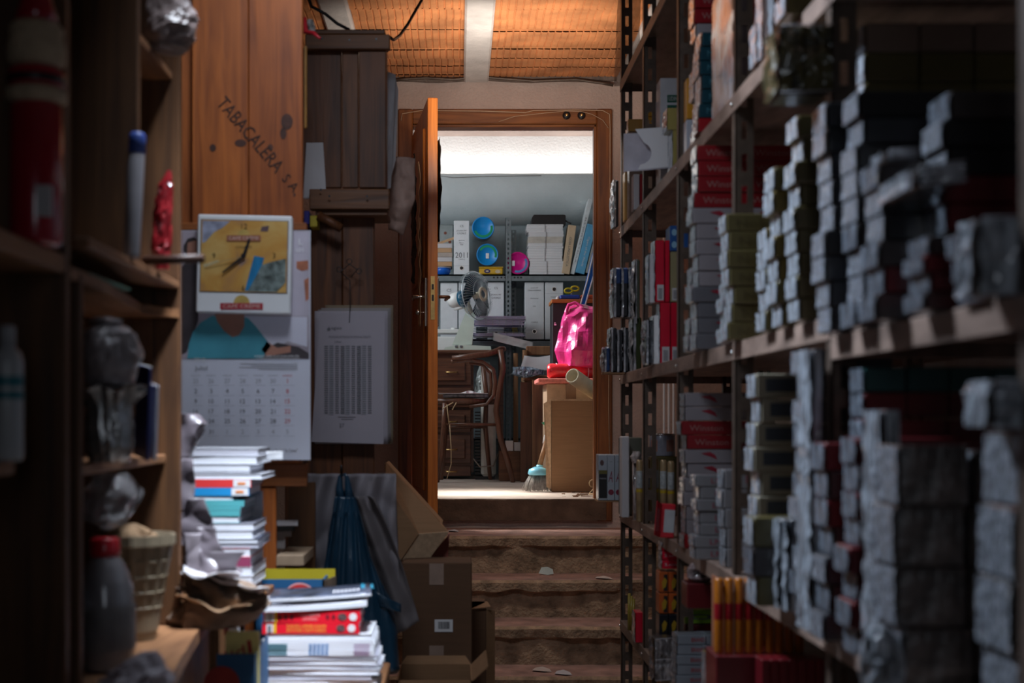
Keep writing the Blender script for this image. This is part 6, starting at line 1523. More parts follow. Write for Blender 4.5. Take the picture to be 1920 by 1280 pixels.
# crumpled papers spilling over the end of the counter
def pile(name, mat, pts, Y, d, seed, label, cat, cr=.014, s=16):
    mb = MB(); blob(mb, [(Z_(py, Y), X_(px, Y), Y, w_ * Y / F, d) for py, px, w_ in pts], 60, cr, s, seed, steps=6); return mb.build(name, mat, label=label, cat=cat)
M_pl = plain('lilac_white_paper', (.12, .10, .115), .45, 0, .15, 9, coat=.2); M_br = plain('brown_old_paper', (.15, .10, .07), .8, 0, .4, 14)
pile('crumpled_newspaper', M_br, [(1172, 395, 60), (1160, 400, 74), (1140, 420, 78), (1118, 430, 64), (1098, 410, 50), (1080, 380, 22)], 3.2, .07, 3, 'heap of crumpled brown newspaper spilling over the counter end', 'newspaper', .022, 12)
for i, (a, b, c, d, m_) in enumerate(((330, 480, 1110, 1130, M_br), (340, 505, 1085, 1112, M_paperdim), (330, 470, 1128, 1150, M_kraft), (345, 450, 1070, 1092, M_paperdim))):
    mb = MB(); Yp_ = 3.16 - .01 * i
    def ls(u, v): 
        p = P(a + (b - a) * u, c + (d - c) * (u * .8) - 6 * math.sin(u * 5 + i), Yp_ + .16 * (v - .2)); return p + Vector((0, 0, .012 * ridge(p, 16, i)))
    mb.grid(ls, 24, 12); mb.build('loose_sheet', m_, label='%s limp sheet from the top draped over the brown newspaper heap' % ORD[[2, 1, 3, 0][i]], cat='paper', solid=.0012)
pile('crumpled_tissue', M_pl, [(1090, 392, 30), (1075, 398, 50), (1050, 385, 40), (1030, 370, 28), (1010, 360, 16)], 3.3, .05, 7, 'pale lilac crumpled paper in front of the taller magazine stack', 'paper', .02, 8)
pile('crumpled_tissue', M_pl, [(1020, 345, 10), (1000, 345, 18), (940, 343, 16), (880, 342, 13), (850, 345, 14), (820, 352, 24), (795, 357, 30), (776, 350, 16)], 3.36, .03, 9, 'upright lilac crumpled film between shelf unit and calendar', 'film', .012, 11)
sheet_obj('paper_sheet', M_white, 482, 530, 846, 862, 3.72, 'thin white paper corner sticking out right of the taller stack', 'paper', .004, 40, n=8)
sheet_obj('paper_sheet', M_paperdim, 466, 492, 920, 1000, 3.78, 'dark curled sheets behind the right edge of the taller stack', 'paper', .012, 41, n=14)

for i, (a, b, c, d, Y_, m_) in enumerate(((328, 362, 860, 960, 3.30, M_pl), (333, 396, 935, 1005, 3.27, M_pl), (345, 424, 990, 1050, 3.24, M_pl), (335, 385, 1000, 1090, 3.22, M_paperdim), (385, 462, 1034, 1075, 3.20, M_pl))):
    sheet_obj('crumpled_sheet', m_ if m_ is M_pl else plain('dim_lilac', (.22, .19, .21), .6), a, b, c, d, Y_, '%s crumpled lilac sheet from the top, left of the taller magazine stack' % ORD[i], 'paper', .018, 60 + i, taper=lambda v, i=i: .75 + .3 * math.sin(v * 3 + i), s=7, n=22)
# ================================================================ right side: slotted steel shelving with cartons
rnd = random.Random(5)
XS = .69
B1, B2, B3, B3n, B4, B5 = 2.93, 2.31, 1.69, 1.652, 1.11, .65
PY = [5.9, 5.19, 4.37, 3.48, 2.58, 1.68]
rack = thing('steel_shelving', 'long brown slotted steel shelving with worn boards along the right side', 'shelving', (XS + .4, 4.2, 0))
XB = 1.5
post0 = None
for k, y in enumerate(PY):
    for x, w_ in ((XS, .046), (1.12, .04)):
        if x > 1 and k in (2,): continue
        mb = MB(); slotted(mb, x, x + w_, y, 0, 3.3, .08, .044, .014); mb.box(x, x + .003, y, y + .04, 0, 3.3)
        mb.build('post', M_steel, rack, world=True)
for z, zn in ((B1, B1), (B2, B2), (B3, B3n), (B4, B4), (B5, B5), (.16, .16)):
    for (ya, yb, zz) in ((2.58, 5.94, z), (1.2, 2.58, zn)):
        if z == B1 and ya < 2: continue
        mb = MB(); mb.bev(XS + .001, XB, ya + .003, yb - .002, zz - .012, zz, .002); mb.bev(XS - .003, XS + .001, ya + .003, yb - .002, zz - .044, zz, .0015)
        mb.bev(XS + .001, XB, yb - .006, yb - .002, zz - .04, zz - .012, .001)
        mb.build('shelf_board', M_board if z in (B2, B3, B4) else plain('worn_shelf_paint_brown', (.20, .145, .115), .5, .1, .3, 8, .15, 40, stretch=(3, 1, 3)), rack, world=True)
for k, y in enumerate(PY[:5]):
    for z in (B2, B3, B4, B5):
        mb = MB(); c = Vector((XS - .004, y + .02, z - .024)); mb.lathe([(.006, 0), (.005, .004)], (0, 0, 0), 8, M=Matrix.Translation(c) @ Matrix.Rotation(R(-90), 4, 'Y')); mb.build('bolt', M_chrome, rack, world=True)
# white vertical pipe strips on the wall behind the shelving
mb = MB(); 
for i, x in enumerate((1.075, 1.10, 1.125)): mb.tube([(x, 7.3, .2), (x, 7.3, 3.3)], .006, 8)
mb.build('wall_pipe', M_white, label='thin pale pipes running up the wall behind the steel shelving', cat='pipes', kind='structure')

CM = {}
def P2(name, c, **k): return plain(name, c, k.pop('r', .35), 0, k.pop('v', .08), k.pop('s', 12), coat=k.pop('coat', .5), **k)
M_end = cello('wrapped_carton_end', (.62, .68, .76))
M_endd = cello('dull_carton_end', (.26, .30, .36))
M_endm = cello('smoky_carton_end', (.42, .46, .53), bscale=(30, 60, 30))
M_bund = cello('dark_bundle_wrap', (.12, .095, .088), .3, .7, bscale=(12, 12, 8))
STY = {
 'red':    (P2('carton_red', (0.24, 0.0072, 0.0132)), 'Winston', P2('logo_cream', (.34, .16, .15)), 'red', M_end),
 'redp':   (P2('carton_plain_red', (0.288, 0.0072, 0.012)), None, None, 'plain red', M_end),
 'white':  (P2('carton_white', (0.276, 0.252, 0.276)), 'EAGLE', P2('logo_red', (.30, .02, .04)), 'white', M_end),
 'grey':   (P2('carton_grey', (0.12, 0.12, 0.138)), 'EAGLE', P2('logo_red', (.30, .02, .04)), 'grey', M_end),
 'olive':  (P2('carton_olive', (0.12, 0.099, 0.039)), 'Nobel', P2('logo_olive', (.09, .07, .03)), 'olive', M_end),
 'ochre':  (P2('carton_ochre', (0.162, 0.114, 0.03)), 'Nobel', P2('logo_olive', (.09, .07, .03)), 'ochre', M_end),
 'dolive': (P2('carton_dark_olive', (.10, .08, .025)), None, None, 'dark olive', M_end),
 'slate':  (P2('carton_slate', (0.036, 0.039, 0.048)), None, None, 'slate grey', M_endm),
 'black':  (P2('carton_black', (0.0108, 0.0108, 0.0132)), None, None, 'black', M_endm),
 'teal':   (P2('carton_teal', (0.006, 0.045, 0.066)), 'Marlboro', P2('logo_pale_blue', (.05, .17, .22)), 'dark teal', M_end),
 'maroon': (P2('carton_maroon', (.12, .008, .012)), None, None, 'maroon', M_endd),
 'silver': (P2('carton_silver', (0.204, 0.198, 0.21)), 'LM', P2('logo_dark_red', (.30, .05, .08)), 'silver', M_end),
 'beige':  (P2('carton_beige', (.36, .32, .24)), 'BLOCKS', P2('logo_grey_blue', (.06, .07, .09)), 'beige', M_end),
 'brandy': (P2('carton_pale_blue', (0.252, 0.282, 0.33)), 'BRANDY', P2('logo_red_b', (.45, .03, .04)), 'pale blue', M_end),
 'darkc':  (P2('carton_smoke', (.045, .036, .036)), None, None, 'smoky', M_endd),
 'tealp':  (P2('carton_teal_pack', (.02, .09, .09)), None, None, 'teal', M_endd),
 'wrapd': (M_bund, None, None, 'shrink wrapped dark', M_endm),
 'brownp': (P2('carton_brown_pack', (.20, .13, .10)), None, None, 'brown', M_endd),
}
def carton(style, x, y, z, L, W, H, label, group, rz=0.0, halves=2):
    key = (style, round(L, 3), round(W, 3), round(H, 4))
    m_, logo, lm, cn, me_ = STY[style]
    if key in CM:
        r = dup(CM[key], (x, y, z), (0, 0, rz), label, group); return r
    mb = MB(); mb.bev(0, L, 0, W, .0004, H - .0006, .0018)
    o = mb.build('cigarette_carton', m_); o.location = (x, y, z); o.rotation_euler = (0, 0, rz)
    tag(o, label, 'carton', group)
    mb = MB(); n_ = 6
    def en(u, v): p = Vector((-.0025, W * (.02 + .96 * u), H * (.03 + .94 * v))); return p + Vector((-.004 * abs(nz(p, 60, len(CM))) - .001, 0, 0))
    mb.grid(en, 8, 8); mb.build('wrapped_end', me_, o)
    if logo:
        mb = MB(); yv = -.0008
        xs = [L * .26, L * .74] if L > .2 else [L * .5]
        for xx in xs:
            if logo == 'EAGLE':
                c = Vector((xx, yv, H * .55)); w2 = min(.045, L * .2); h2 = H * .28
                mb.add([c + Vector((-w2 * .6, 0, h2 * .6)), c + Vector((0, 0, h2)), c + Vector((w2 * .35, 0, h2 * .2)), c + Vector((w2 * .5, 0, -h2)), c + Vector((w2 * .1, 0, -h2 * .3)), c + Vector((-w2 * .3, 0, h2 * .2))], [(0, 1, 2, 3, 4, 5)])
            elif logo == 'BLOCKS':
                mb.box(xx - L * .18, xx + L * .10, yv, yv + .0005, H * .25, H * .8)
            else: put_text(mb, logo, (xx, yv, H * .5), w=min(L * .36, len(logo) * H * .5), h=H * .42)
        mb.build('printed_mark', lm, o)
    CM[key] = o
    return o
TC = [0]
def stack(px, Y, base, pattern, desc, L=.28, W=.088, H=None, top=None, jit=.010, dx0=0.0):
    """pattern = list of styles from the bottom; px = left front corner of the stack in the photo"""
    x = X_(px, Y)
    n_ = len(pattern)
    if H is None: H = (Z_(top, Y) - base) / n_ if top is not None else .0445
    z = base + .0008
    for i, st in enumerate(pattern):
        cn = STY[st][3]
        lab = '%s cigarette carton, %s up in %s' % (cn, ORD[i], desc)
        carton(st, x + rnd.uniform(-jit, jit) + dx0 * i, Y + rnd.uniform(-.002, .002), z, L, W, H - .0008, lab, 'cartons in the ' + desc)
        z += H; TC[0] += 1
    return z
# ---------- board at eye height (B3), from far to near
Ya = 3.83
stack(1306, Ya, B3, ['grey', 'grey', 'grey', 'grey', 'white', 'white', 'white', 'white', 'white', 'red', 'red', 'red', 'red'], 'red topped stack before the third post', top=272)
stack(1300, Ya + .12, B3, ['white'] * 5, 'low white stack behind the red topped one', L=.2, top=500)
stack(1371, 3.38, B3, ['olive'] * 7, 'olive stack just past the fourth post', top=400)
stack(1361, 3.50, B3, ['white', 'grey', 'white', 'white', 'white', 'white'], 'pale stack behind the olive one', top=470, L=.26)
stack(1446, 3.02, B3, ['olive', 'olive', 'olive', 'olive', 'ochre'], 'short olive stack of five', top=426, L=.2)
stack(1462, 2.86, B3, ['olive', 'olive', 'ochre', 'ochre', 'ochre', 'ochre', 'dolive'], 'ochre stack left of the near post', top=312, L=.22)
stack(1500, 2.70, B3, ['olive', 'olive', 'dolive', 'dolive', 'dolive', 'dolive', 'dolive', 'dolive', 'dolive'], 'dark olive stack at the near post', top=215, L=.25)
stack(1560, 2.45, B3n, ['slate', 'slate', 'slate', 'black', 'slate', 'slate', 'slate', 'black', 'slate'], 'slate stack just nearer than the near post', top=190, L=.25)
stack(1612, 2.30, B3n, ['darkc', 'slate', 'slate', 'darkc', 'slate', 'slate', 'black', 'slate', 'black'], 'smoky stack second from the near post', top=170, L=.26)
stack(1655, 2.15, B3n, ['darkc', 'maroon', 'darkc', 'black', 'black', 'darkc'], 'lower black stack third from the near post', top=300, L=.26)
stack(1742, 1.96, B3n, ['darkc', 'maroon', 'maroon', 'darkc'], 'low maroon stack near the right edge', top=440, L=.26)
stack(1775, 2.06, B3n, ['darkc', 'black', 'darkc', 'maroon', 'maroon', 'black', 'black', 'darkc'], 'tall dark stack behind the low maroon one', top=170, L=.28)
stack(1835, 1.80, B3n, ['maroon', 'darkc', 'maroon'], 'last low stack at the right edge', top=430, L=.2)
# wrapped bundles on top near the right edge
def bundle(px0, px1, py0, py1, Y, d, label, mat=None, rot=0, name='wrapped_bundle', base=None, lines=5):
    x0, x1 = X_(px0, Y), X_(px1, Y); z1 = Z_(py0, Y); z0 = base if base is not None else Z_(py1, Y)
    t = thing(name, label, 'bundle', ((x0 + x1) / 2, Y, z0), rot=(0, rot, 0))
    w_ = (x1 - x0) / 2; h_ = z1 - z0
    mb = MB(); mb.bev(-w_, w_, 0, d, 0, h_, .004); mb.build('cartons_inside', STY['darkc'][0], t)
    mb = MB()
    def fr(u, v): p = Vector(((u - .5) * 2 * w_ * 1.02, -.006, h_ * v)); return p + Vector((0, -.010 * abs(ridge(p, 26, px0)), 0))
    mb.grid(fr, 22, 26)
    def fl(u, v): p = Vector((-w_ - .004, d * u - .004, h_ * v)); return p + Vector((-.008 * abs(ridge(p, 26, px0 + 1)), 0, 0))
    mb.grid(fl, 12, 26); mb.build('clear_wrapping', mat or M_bun, t)
    mb = MB()
    for k in range(lines + 1): mb.tube([(-w_ * 1.02, -.016, h_ * k / lines), (w_ * 1.02, -.016, h_ * k / lines + .003)], .0012, 5)
    mb.build('wrapping_seam', M_inkl, t)
    return t
M_bun = cello('bundle_wrap', (.20, .22, .26), bscale=(14, 14, 30))
M_bunl = cello('bright_bundle_wrap', (.50, .55, .62), bscale=(40, 40, 5))
bundle(1722, 1806, 312, 438, 1.93, .16, 'slanting clear wrapped bundle high in the near bay, lit on its left', M_bunl, R(-5), base=B3n + .17, lines=3)
bundle(1662, 1714, 300, 490, 2.08, .05, 'upright pale wrapped carton leaning on the dark stacks', M_bunl, R(-2), base=B3n + .245, lines=4)
bundle(1832, 1918, 412, 560, 1.74, .05, 'pale wrapped carton standing at the right edge of the eye level shelf', M_bunl, R(1), base=B3n + .001, lines=2)
# cartons facing the aisle across the back of the near bay
def wall_of(px0, px1, cols, Y, z0, z1, styles, desc, d=.08, x_from=None, logo=False):
    n_ = len(styles); H = (z1 - z0) / n_
    for c in range(cols):
        a = X_(px0 + (px1 - px0) * c / cols, Y); b_ = X_(px0 + (px1 - px0) * (c + 1) / cols, Y)
        for r_, st in enumerate(styles):
            lab = '%s carton, %s up and %s from left, %s' % (STY[st][3], ORD[r_], ORD[c], desc)
            carton(st, a + .001, Y + rnd.uniform(0, .004), z0 + .0008 + H * r_, (b_ - a) - .003, d, H - .001, lab, 'cartons in the ' + desc); TC[0] += 1
wall_of(1624, 1930, 3, 2.66, B3 + .001, B3 + .565, ['dolive'] * 2 + ['darkc'] * 3 + ['dolive'] * 3 + ['dolive', 'brownp'], 'back row above black stacks')
wall_of(1622, 1935, 2, 2.40, 1.23, 1.50, ['maroon'] * 5, 'maroon row of near bay')
wall_of(1622, 1940, 4, 2.42, 1.502, 1.590, ['maroon', 'tealp'], 'row right under eye level shelf')
# ---------- board B4 (lower), far to near
def col_carton(*a, **k): return stack(*a, **k)
stack(1275, 4.28, B4, ['silver', 'silver', 'silver', 'white', 'white', 'red', 'red', 'white', 'white', 'white'], 'Y', top=738) if False else None
stack(1284, 4.2, B4, ['redp', 'white', 'white', 'white', 'white', 'white', 'white', 'red', 'red', 'white', 'white'], 'white and red stack left of the third post', top=736, H=None)
stack(1307, 3.86, B4, ['silver'] * 7, 'silver stack before the fourth post', top=890, L=.22)
stack(1423, 3.10, B4, ['beige'] * 9, 'beige stack right of the fourth post', top=700, L=.24)
stack(1412, 3.02 - .12, B4, ['dolive', 'darkc', 'dolive'], 'low dark stack before the beige one', top=970, L=.22)
stack(1360, 3.66, B4, ['silver'] * 5, 'second silver stack, nearer the fourth post', top=880, L=.16)
stack(1512, 2.68, B4, ['slate', 'darkc', 'slate', 'darkc', 'slate', 'darkc', 'slate', 'darkc', 'slate', 'darkc', 'slate'], 'tall shiny stack left of the near post', top=655, L=.17)
stack(1556, 2.44, B4, ['slate', 'darkc', 'slate', 'darkc', 'maroon', 'darkc', 'maroon'], 'smoky stack right of the near post', top=830, L=.22)
stack(1606, 2.28, B4, ['maroon'] * 8, 'maroon stack in the lower near bay', top=820, L=.2)
stack(1690, 2.02, B4, ['wrapd'] * 4, 'left column of lower near bay', H=.088, L=.098, W=.12)
stack(1826, 2.04, B4, ['wrapd'] * 4, 'right column of lower near bay', H=.086, L=.098, W=.12)
stack(1903, 1.74, B4, ['wrapd'] * 4, 'column at right edge, lower near bay', H=.093, L=.11, W=.12)
bundle(1858, 1945, 716, 838, 1.72, .08, 'pale crumpled wrapped pack resting high at the right edge', M_bunl, R(4), base=B4 + .378, lines=3)
# silvery tall wrapped end strips
def strip(px, py0, Y, w_, base, label, lean=0):
    t = thing('wrapped_carton', label, 'carton', (X_(px, Y), Y, base + .001), rot=(0, lean, 0))
    h_ = Z_(py0, Y) - base
    mb = MB(); mb.bev(0, w_, 0, .09, 0, h_, .003); mb.build('carton_body', STY['slate'][0], t)
    mb = MB()
    def fl(u, v): p = Vector((-.004, .094 * u - .002, h_ * v)); return p + Vector((-.007 * abs(ridge(p, 20, px)), 0, 0))
    mb.grid(fl, 8, 40)
    def fr(u, v): p = Vector((w_ * u, -.003, h_ * v)); return p + Vector((0, -.005 * abs(ridge(p, 22, px)), 0))
    mb.grid(fr, 6, 40); mb.build('clear_wrapping', M_bunl, t)
strip(1660, 770, 2.13, .02, B4, 'tall narrow wrapped carton in front of the lower maroon stack')
strip(1465, 975, 2.86, .010, B4, 'thin wrapped pack standing by the low dark stack, left of two')
strip(1482, 975, 2.82, .010, B4, 'thin wrapped pack standing by the low dark stack, right of two')
strip(1525, 655, 2.55, .014, B4, 'tall thin wrapped carton against the near post, lower bay')
mb = MB(); blob(mb, [(B4 + .001, X_(1655, 2.0), 2.0, .02, .03), (B4 + .02, X_(1655, 2.0), 2.0, .026, .035), (B4 + .07, X_(1652, 2.0), 2.0, .024, .03), (B4 + .095, X_(1640, 2.0), 2.0, .01, .01)], 36, .012, 20, 3); mb.build('crumpled_wrap', M_bunl, label='crumpled clear wrap on the board below the tall wrapped carton', cat='wrap')
# far end of B4: sleeves, tubes, can, red frame box
Yq = 5.75
for i in range(4):
    a = [1122, 1139, 1153, 1167][i]; b = [1139, 1152.5, 1166.5, 1180][i]
    x0, x1 = X_(a, Yq), X_(b, Yq)
    z0, z1 = B4 + .001 if i > 2 else Z_(940, Yq), Z_(852, Yq)
    z0 = Z_(938, Yq)
    t = thing('cigarillo_pack', ['photo fronted pack, leftmost of the row at the shelving end', 'white pack with red script and dot, leftmost of three alike', 'white pack with red script and dot, middle of three alike', 'white pack with red script and dot, right one of three alike'][i], 'pack', ((x0 + x1) / 2, Yq, z0))
    w_ = (x1 - x0) / 2; h_ = z1 - z0
    mb = MB(); mb.bev(-w_, w_ - .0006, 0, .10, 0, h_, .002); mb.build('pack_body', P2('pack_grey_white', (.40, .44, .50)), t)
    if i == 0:
        mb = MB(); quad(mb, -w_ + .002, w_ - .002, h_ * .05, h_ * .58, -.0006); mb.build('dark_panel', M_black, t)
        mb = MB(); quad(mb, -w_ + .001, w_ - .001, h_ * .58, h_ * .66, -.0006); mb.build('olive_band', P2('olive_band', (.15, .13, .03)), t)
        mb = MB(); disc(mb, (-.004, -.0006, h_ * .82), .012, 16, rx=.008); mb.build('picture', P2('brown_portrait', (.12, .06, .06)), t)
        mb = MB(); put_text(mb, 'WARNING', (0, -.0012, h_ * .48), w=w_ * 1.5, h=.006); put_text(mb, 'label', (0, -.0012, h_ * .4), w=w_ * 1.2, h=.006) if False else None; mb.build('writing', M_inkl, t)
    else:
        mb = MB(); put_text(mb, 'A', (0, -.0008, h_ * .52), w=w_ * 1.2, h=h_ * .24, tilt=R(-6)); mb.build('red_script', P2('wine_print', (.22, .02, .05)), t)
        mb = MB(); disc(mb, (0, -.0008, h_ * .18), w_ * .78, 20); mb.build('red_dot', P2('wine_print', (.22, .02, .05)), t)
        mb = MB(); put_text(mb, 'mini', (0, -.0008, h_ * .85), w=w_ * .6, h=h_ * .03) if True else None; mb.build('small_print', M_inkg, t)
# ledge that carries them
mb = MB(); mb.bev(X_(1120, Yq), XS - .006, Yq - .01, Yq + .12, Z_(938, Yq) - .006, Z_(938, Yq) - .001, .001); mb.build('cardboard_ledge', M_card, label='thin cardboard ledge under the row of packs at the shelving end', cat='ledge')
# golden tubes
for i in range(5):
    px = [1199, 1213, 1229, 1244, 1258][i]; Yt_ = 5.28 - i * .03
    z0 = B4 + .001; z1 = Z_([862, 860, 860, 862, 864][i], Yt_)
    t = thing('cigar_tube', 'golden brown tube with yellow band, %s from the left of five' % ORD[i], 'tube', (X_(px, Yt_), Yt_ , z0), group='golden tubes at the shelving end')
    h_ = z1 - z0
    mb = MB(); mb.lathe([(.0095, 0), (.0125, .005), (.0125, h_ * .97), (.009, h_)], n=16); mb.build('tube_body', plain('golden_tube', (.36, .25, .13), .3, .2, .3, 20, coat=.5), t)
    mb = MB(); mb.lathe([(.0128, h_ * .48), (.0130, h_ * .485), (.0130, h_ * .52), (.0128, h_ * .525)], n=16, cap=False); mb.build('yellow_band', plain('ochre_band', (.5, .34, .02), .4), t)
    mb = MB(); mb.lathe([(.0127, h_ * .55), (.0129, h_ * .555), (.0129, h_ * .82), (.0127, h_ * .825)], n=16, cap=False); mb.build('pale_label', plain('pale_label', (.42, .45, .46), .4, 0, .3, 60), t)
mb = MB(); blob(mb, [(Z_(868, 5.35), X_(1193, 5.35), 5.36, .012, .012), (Z_(856, 5.35), X_(1193, 5.35), 5.36, .02, .014), (Z_(846, 5.35), X_(1194, 5.35), 5.36, .012, .01)], 24, .008, 40, 3); 
mb.tube([(X_(1191, 5.38), 5.38, B4), (X_(1191, 5.38), 5.38, Z_(866, 5.35))], .011, 8)
mb.build('foil_topped_pack', cello('pink_foil', (.60, .50, .48)), label='crumpled shiny wrapped stick left of the golden tubes', cat='stick')
t = thing('round_tin', 'silver tin with a printed face band standing behind the golden tubes', 'tin', (X_(1246, 5.6), 5.66, Z_(855, 5.6)))
s = 5.6 / F; h_ = 42 * s
mb = MB(); mb.lathe([(.05, 0), (.052, .003), (.052, h_ - .006), (.05, h_ - .003)], n=36); mb.build('tin_body', plain('printed_tin', (.32, .33, .40), .3, .1, .35, 14, coat=.5), t)
mb = MB(); mb.lathe([(.054, h_ - .006), (.055, h_ - .003), (.054, h_), (.051, h_), (.05, h_ - .003)], n=36); mb.build('tin_lid', M_chrome, t)
mb = MB(); mb.lathe([(.0522, .018), (.0526, .026), (.0526, .055), (.0522, .065)], n=36, cap=False); 
mb.f = [f for f in mb.f if (f[0] % 36) in (20, 21, 22, 23, 28, 29, 30, 31)]; mb.mi = [0] * len(mb.f); mb.sm = [True] * len(mb.f)
mb.build('printed_faces', plain('face_print', (.40, .20, .16), .4, 0, .3, 30), t)
mb = MB(); mb.bev(X_(1220, 5.6), X_(1272, 5.6), 5.6, 5.72, B4 + .001, Z_(855, 5.6) - .001, .003); mb.build('low_carton', STY['dolive'][0], label='dark olive carton carrying the silver tin', cat='carton')
mb = MB(); mb.bev(X_(1166, 5.6), X_(1205, 5.6), 5.62, 5.72, B4 + .001, Z_(820, 5.6), .003); mb.build('grey_box', P2('green_grey_box', (.12, .12, .09)), label='dull green grey box standing behind the three script packs', cat='box')
mb = MB(); mb.bev(X_(1166, 5.5), X_(1180, 5.5), 5.5, 5.58, B4 + .001, Z_(818, 5.5), .003); mb.build('white_pack', M_paperdim, label='narrow whitish pack beside the dull green grey box', cat='pack')
t = thing('red_window_box', 'open red box with white window leaning near the golden tubes', 'box', (X_(1252, 4.68), 4.55, B4 + .001), rot=(R(0), R(4), 0))
x0, x1, z1 = X_(1240, 4.5) - X_(1252, 4.68), X_(1268, 4.5) - X_(1252, 4.68), .11
mb = MB(); mb.bev(x0, x1, 0, .05, 0, z1, .003); mb.build('box_body', M_red, t)
mb = MB(); quad(mb, x0 + .012, x1 - .002, .018, z1 - .018, -.0008); mb.build('white_window', plain('window_pale', (.5, .52, .55), .3), t)
mb = MB(); mb.add([(x0 - .0005, 0, 0), (x0 - .022, -.03, .01), (x0 - .02, -.03, z1 + .01), (x0 - .0005, 0, z1)], [(0, 1, 2, 3)]); mb.build('side_flap', M_red, t, solid=.002)
# ---------- far end of B3: sleeves in crinkled plastic
Yq = 5.72
M_sl = cello('sleeve_plastic', (.62, .63, .68), .2, .9, (45, 45, 8))
M_dk2 = P2('black_glossy_pack', (.012, .013, .02)); M_nv = P2('navy_blue_top', (.012, .05, .18))
def sleeve(px0, px1, py0, py1, Y, label, body, topm=None, z=None, d=.09, lean=0.0, front=True):
    x0, x1 = X_(px0, Y), X_(px1, Y); z0 = z if z is not None else Z_(py1, Y); h_ = Z_(py0, Y) - z0; w_ = x1 - x0
    t = thing('plastic_sleeve_pack', label, 'pack', (x0, Y, z0), rot=(0, lean, 0))
    mb = MB(); mb.bev(.0005, w_, 0, d, 0, h_, min(.006, w_ * .3)); mb.build('pack_body', body, t)
    if topm: mb = MB(); mb.bev(-.0005, w_ + .001, -.001, d, h_ * .66, h_ + .001, min(.006, w_ * .3)); mb.build('coloured_top', topm, t)
    mb = MB()
    def fl(u, v): p = Vector((-.002, d * u - .004, h_ * v)); return p + Vector((-.008 * abs(ridge(p, 30, px0)) * (.4 + math.sin(v * 3.1)), 0, 0))
    mb.grid(fl, 8, 24)
    def fr(u, v): p = Vector((w_ * .32 * u - .001, -.003, h_ * v)); return p + Vector((0, -.007 * abs(ridge(p, 30, px0 + 4)), 0))
    mb.grid(fr, 4, 24); mb.build('clear_sleeve', M_sl, t)
    return t
tiers = [(690, 612), (612, 500)]
zA = B3 + .001
zB = zA + .225
zt = Z_(500, Yq)
for i, (a, b) in enumerate(((1151, 1165), (1165.5, 1178), (1178.5, 1191))):
    sleeve(a, b, 502, 0, Yq - .0, 'black pack with blue top in clear plastic, %s of three in the upper tier' % ['leftmost', 'middle', 'right one'][i], M_dk2, M_nv, zB, .10)
for i, (a, b) in enumerate(((1146, 1157), (1157.5, 1169), (1169.5, 1180), (1180.5, 1190))):
    sleeve(a, b, 614 + (i % 2) * 4, 0, Yq - .0, 'dark pack in crinkled clear plastic, %s from the left in the lower tier' % ORD[i], M_dk2, None, zA, .10)
mb = MB(); mb.bev(X_(1144, Yq), XS - .008, Yq - .01, Yq + .12, zA - .008, zA - .002, .001); mb.build('cardboard_ledge', M_card, label='thin cardboard ledge under the clear plastic packs at eye level', cat='ledge')
sleeve(1134, 1144, 650, 0, Yq, 'small blue pack in clear plastic hanging lowest outside the lower tier', M_nv, None, Z_(697, Yq))
mb = MB(); mb.bev(X_(1133, Yq), X_(1145, Yq), Yq - .01, Yq + .12, Z_(697, Yq) - .008, Z_(697, Yq) - .001, .001); mb.build('cardboard_ledge', M_card, label='tiny cardboard tab under the small blue pack', cat='ledge')
sleeve(1192, 1200, 486, 0, Yq - .12, 'tall crinkled white plastic pack beside the blue topped ones', P2('green_grey_pack', (.12, .14, .10)), None, zA + .19, .1, R(0))
sleeve(1188, 1203, 594, 0, Yq - .12, 'crumpled clear pack with green inside, below the tall white one', P2('dark_green_pack', (.04, .06, .015)), None, zA, .1)
sleeve(1152, 1160, 337, 425, 5.8, 'black pack in crinkled plastic hanging beside the door surround, above the others', M_dk2, None, None, .09)
# red cartons standing upright, two tiers
Yr = 4.86
def upright(px0, px1, z0, h_, Y, mat, label, bar=True, d=.09):
    x0, x1 = X_(px0, Y), X_(px1, Y); w_ = x1 - x0
    t = thing('upright_carton', label, 'carton', (x0, Y, z0))
    mb = MB(); mb.bev(.0005, w_ - .0005, 0, d, 0, h_, .002); mb.build('carton_body', mat, t)
    mb = MB()
    def fl(u, v): p = Vector((-.001, d * u, h_ * v)); return p + Vector((-.004 * abs(ridge(p, 30, px0)), 0, 0))
    mb.grid(fl, 6, 16); mb.build('wrapped_side', M_end, t)
    if bar:
        mb = MB(); quad(mb, w_ * .18, w_ * .9, .006, h_ * .28, -.0006); lb = mb.build('barcode_label', M_paperdim, t)
        mb = MB()
        for k in range(7): quad(mb, w_ * .3, w_ * .75, .012 + k * h_ * .025, .012 + k * h_ * .025 + h_ * .014, -.0012)
        mb.build('bars', M_inkg, lb)
    return t
M_vr = P2('vivid_red_carton', (.60, .004, .03))
hA = .215
upright(1238, 1257, B3 + .001, .213, Yr, M_vr, 'bright red upright carton with barcode, lower tier left')
upright(1258, 1272, B3 + .001, .213, Yr, M_vr, 'bright red upright carton with barcode, lower tier right')
upright(1229, 1246, B3 + .216, .215, Yr, M_vr, 'bright red upright carton with barcode, upper tier left')
upright(1247, 1256, B3 + .216, .215, Yr, M_vr, 'narrow bright red upright carton, upper tier middle', False)
upright(1257, 1275, B3 + .216, .175, Yr, P2('khaki_stripe', (.30, .26, .14)), 'khaki striped upright carton with barcode, upper tier right')
upright(1218, 1228, B3 + .216, .17, Yr + .03, M_paperdim, 'pale upright pack left of the upper red carton', False)
upright(1226, 1237, B3 + .001, .17, Yr + .02, M_white, 'white upright pack left of the lower red carton', False)
sleeve(1212, 1224, 600, 0, Yr + .06, 'crumpled black and clear pack left of the lower red cartons', M_dk2, None, B3 + .001, .08)
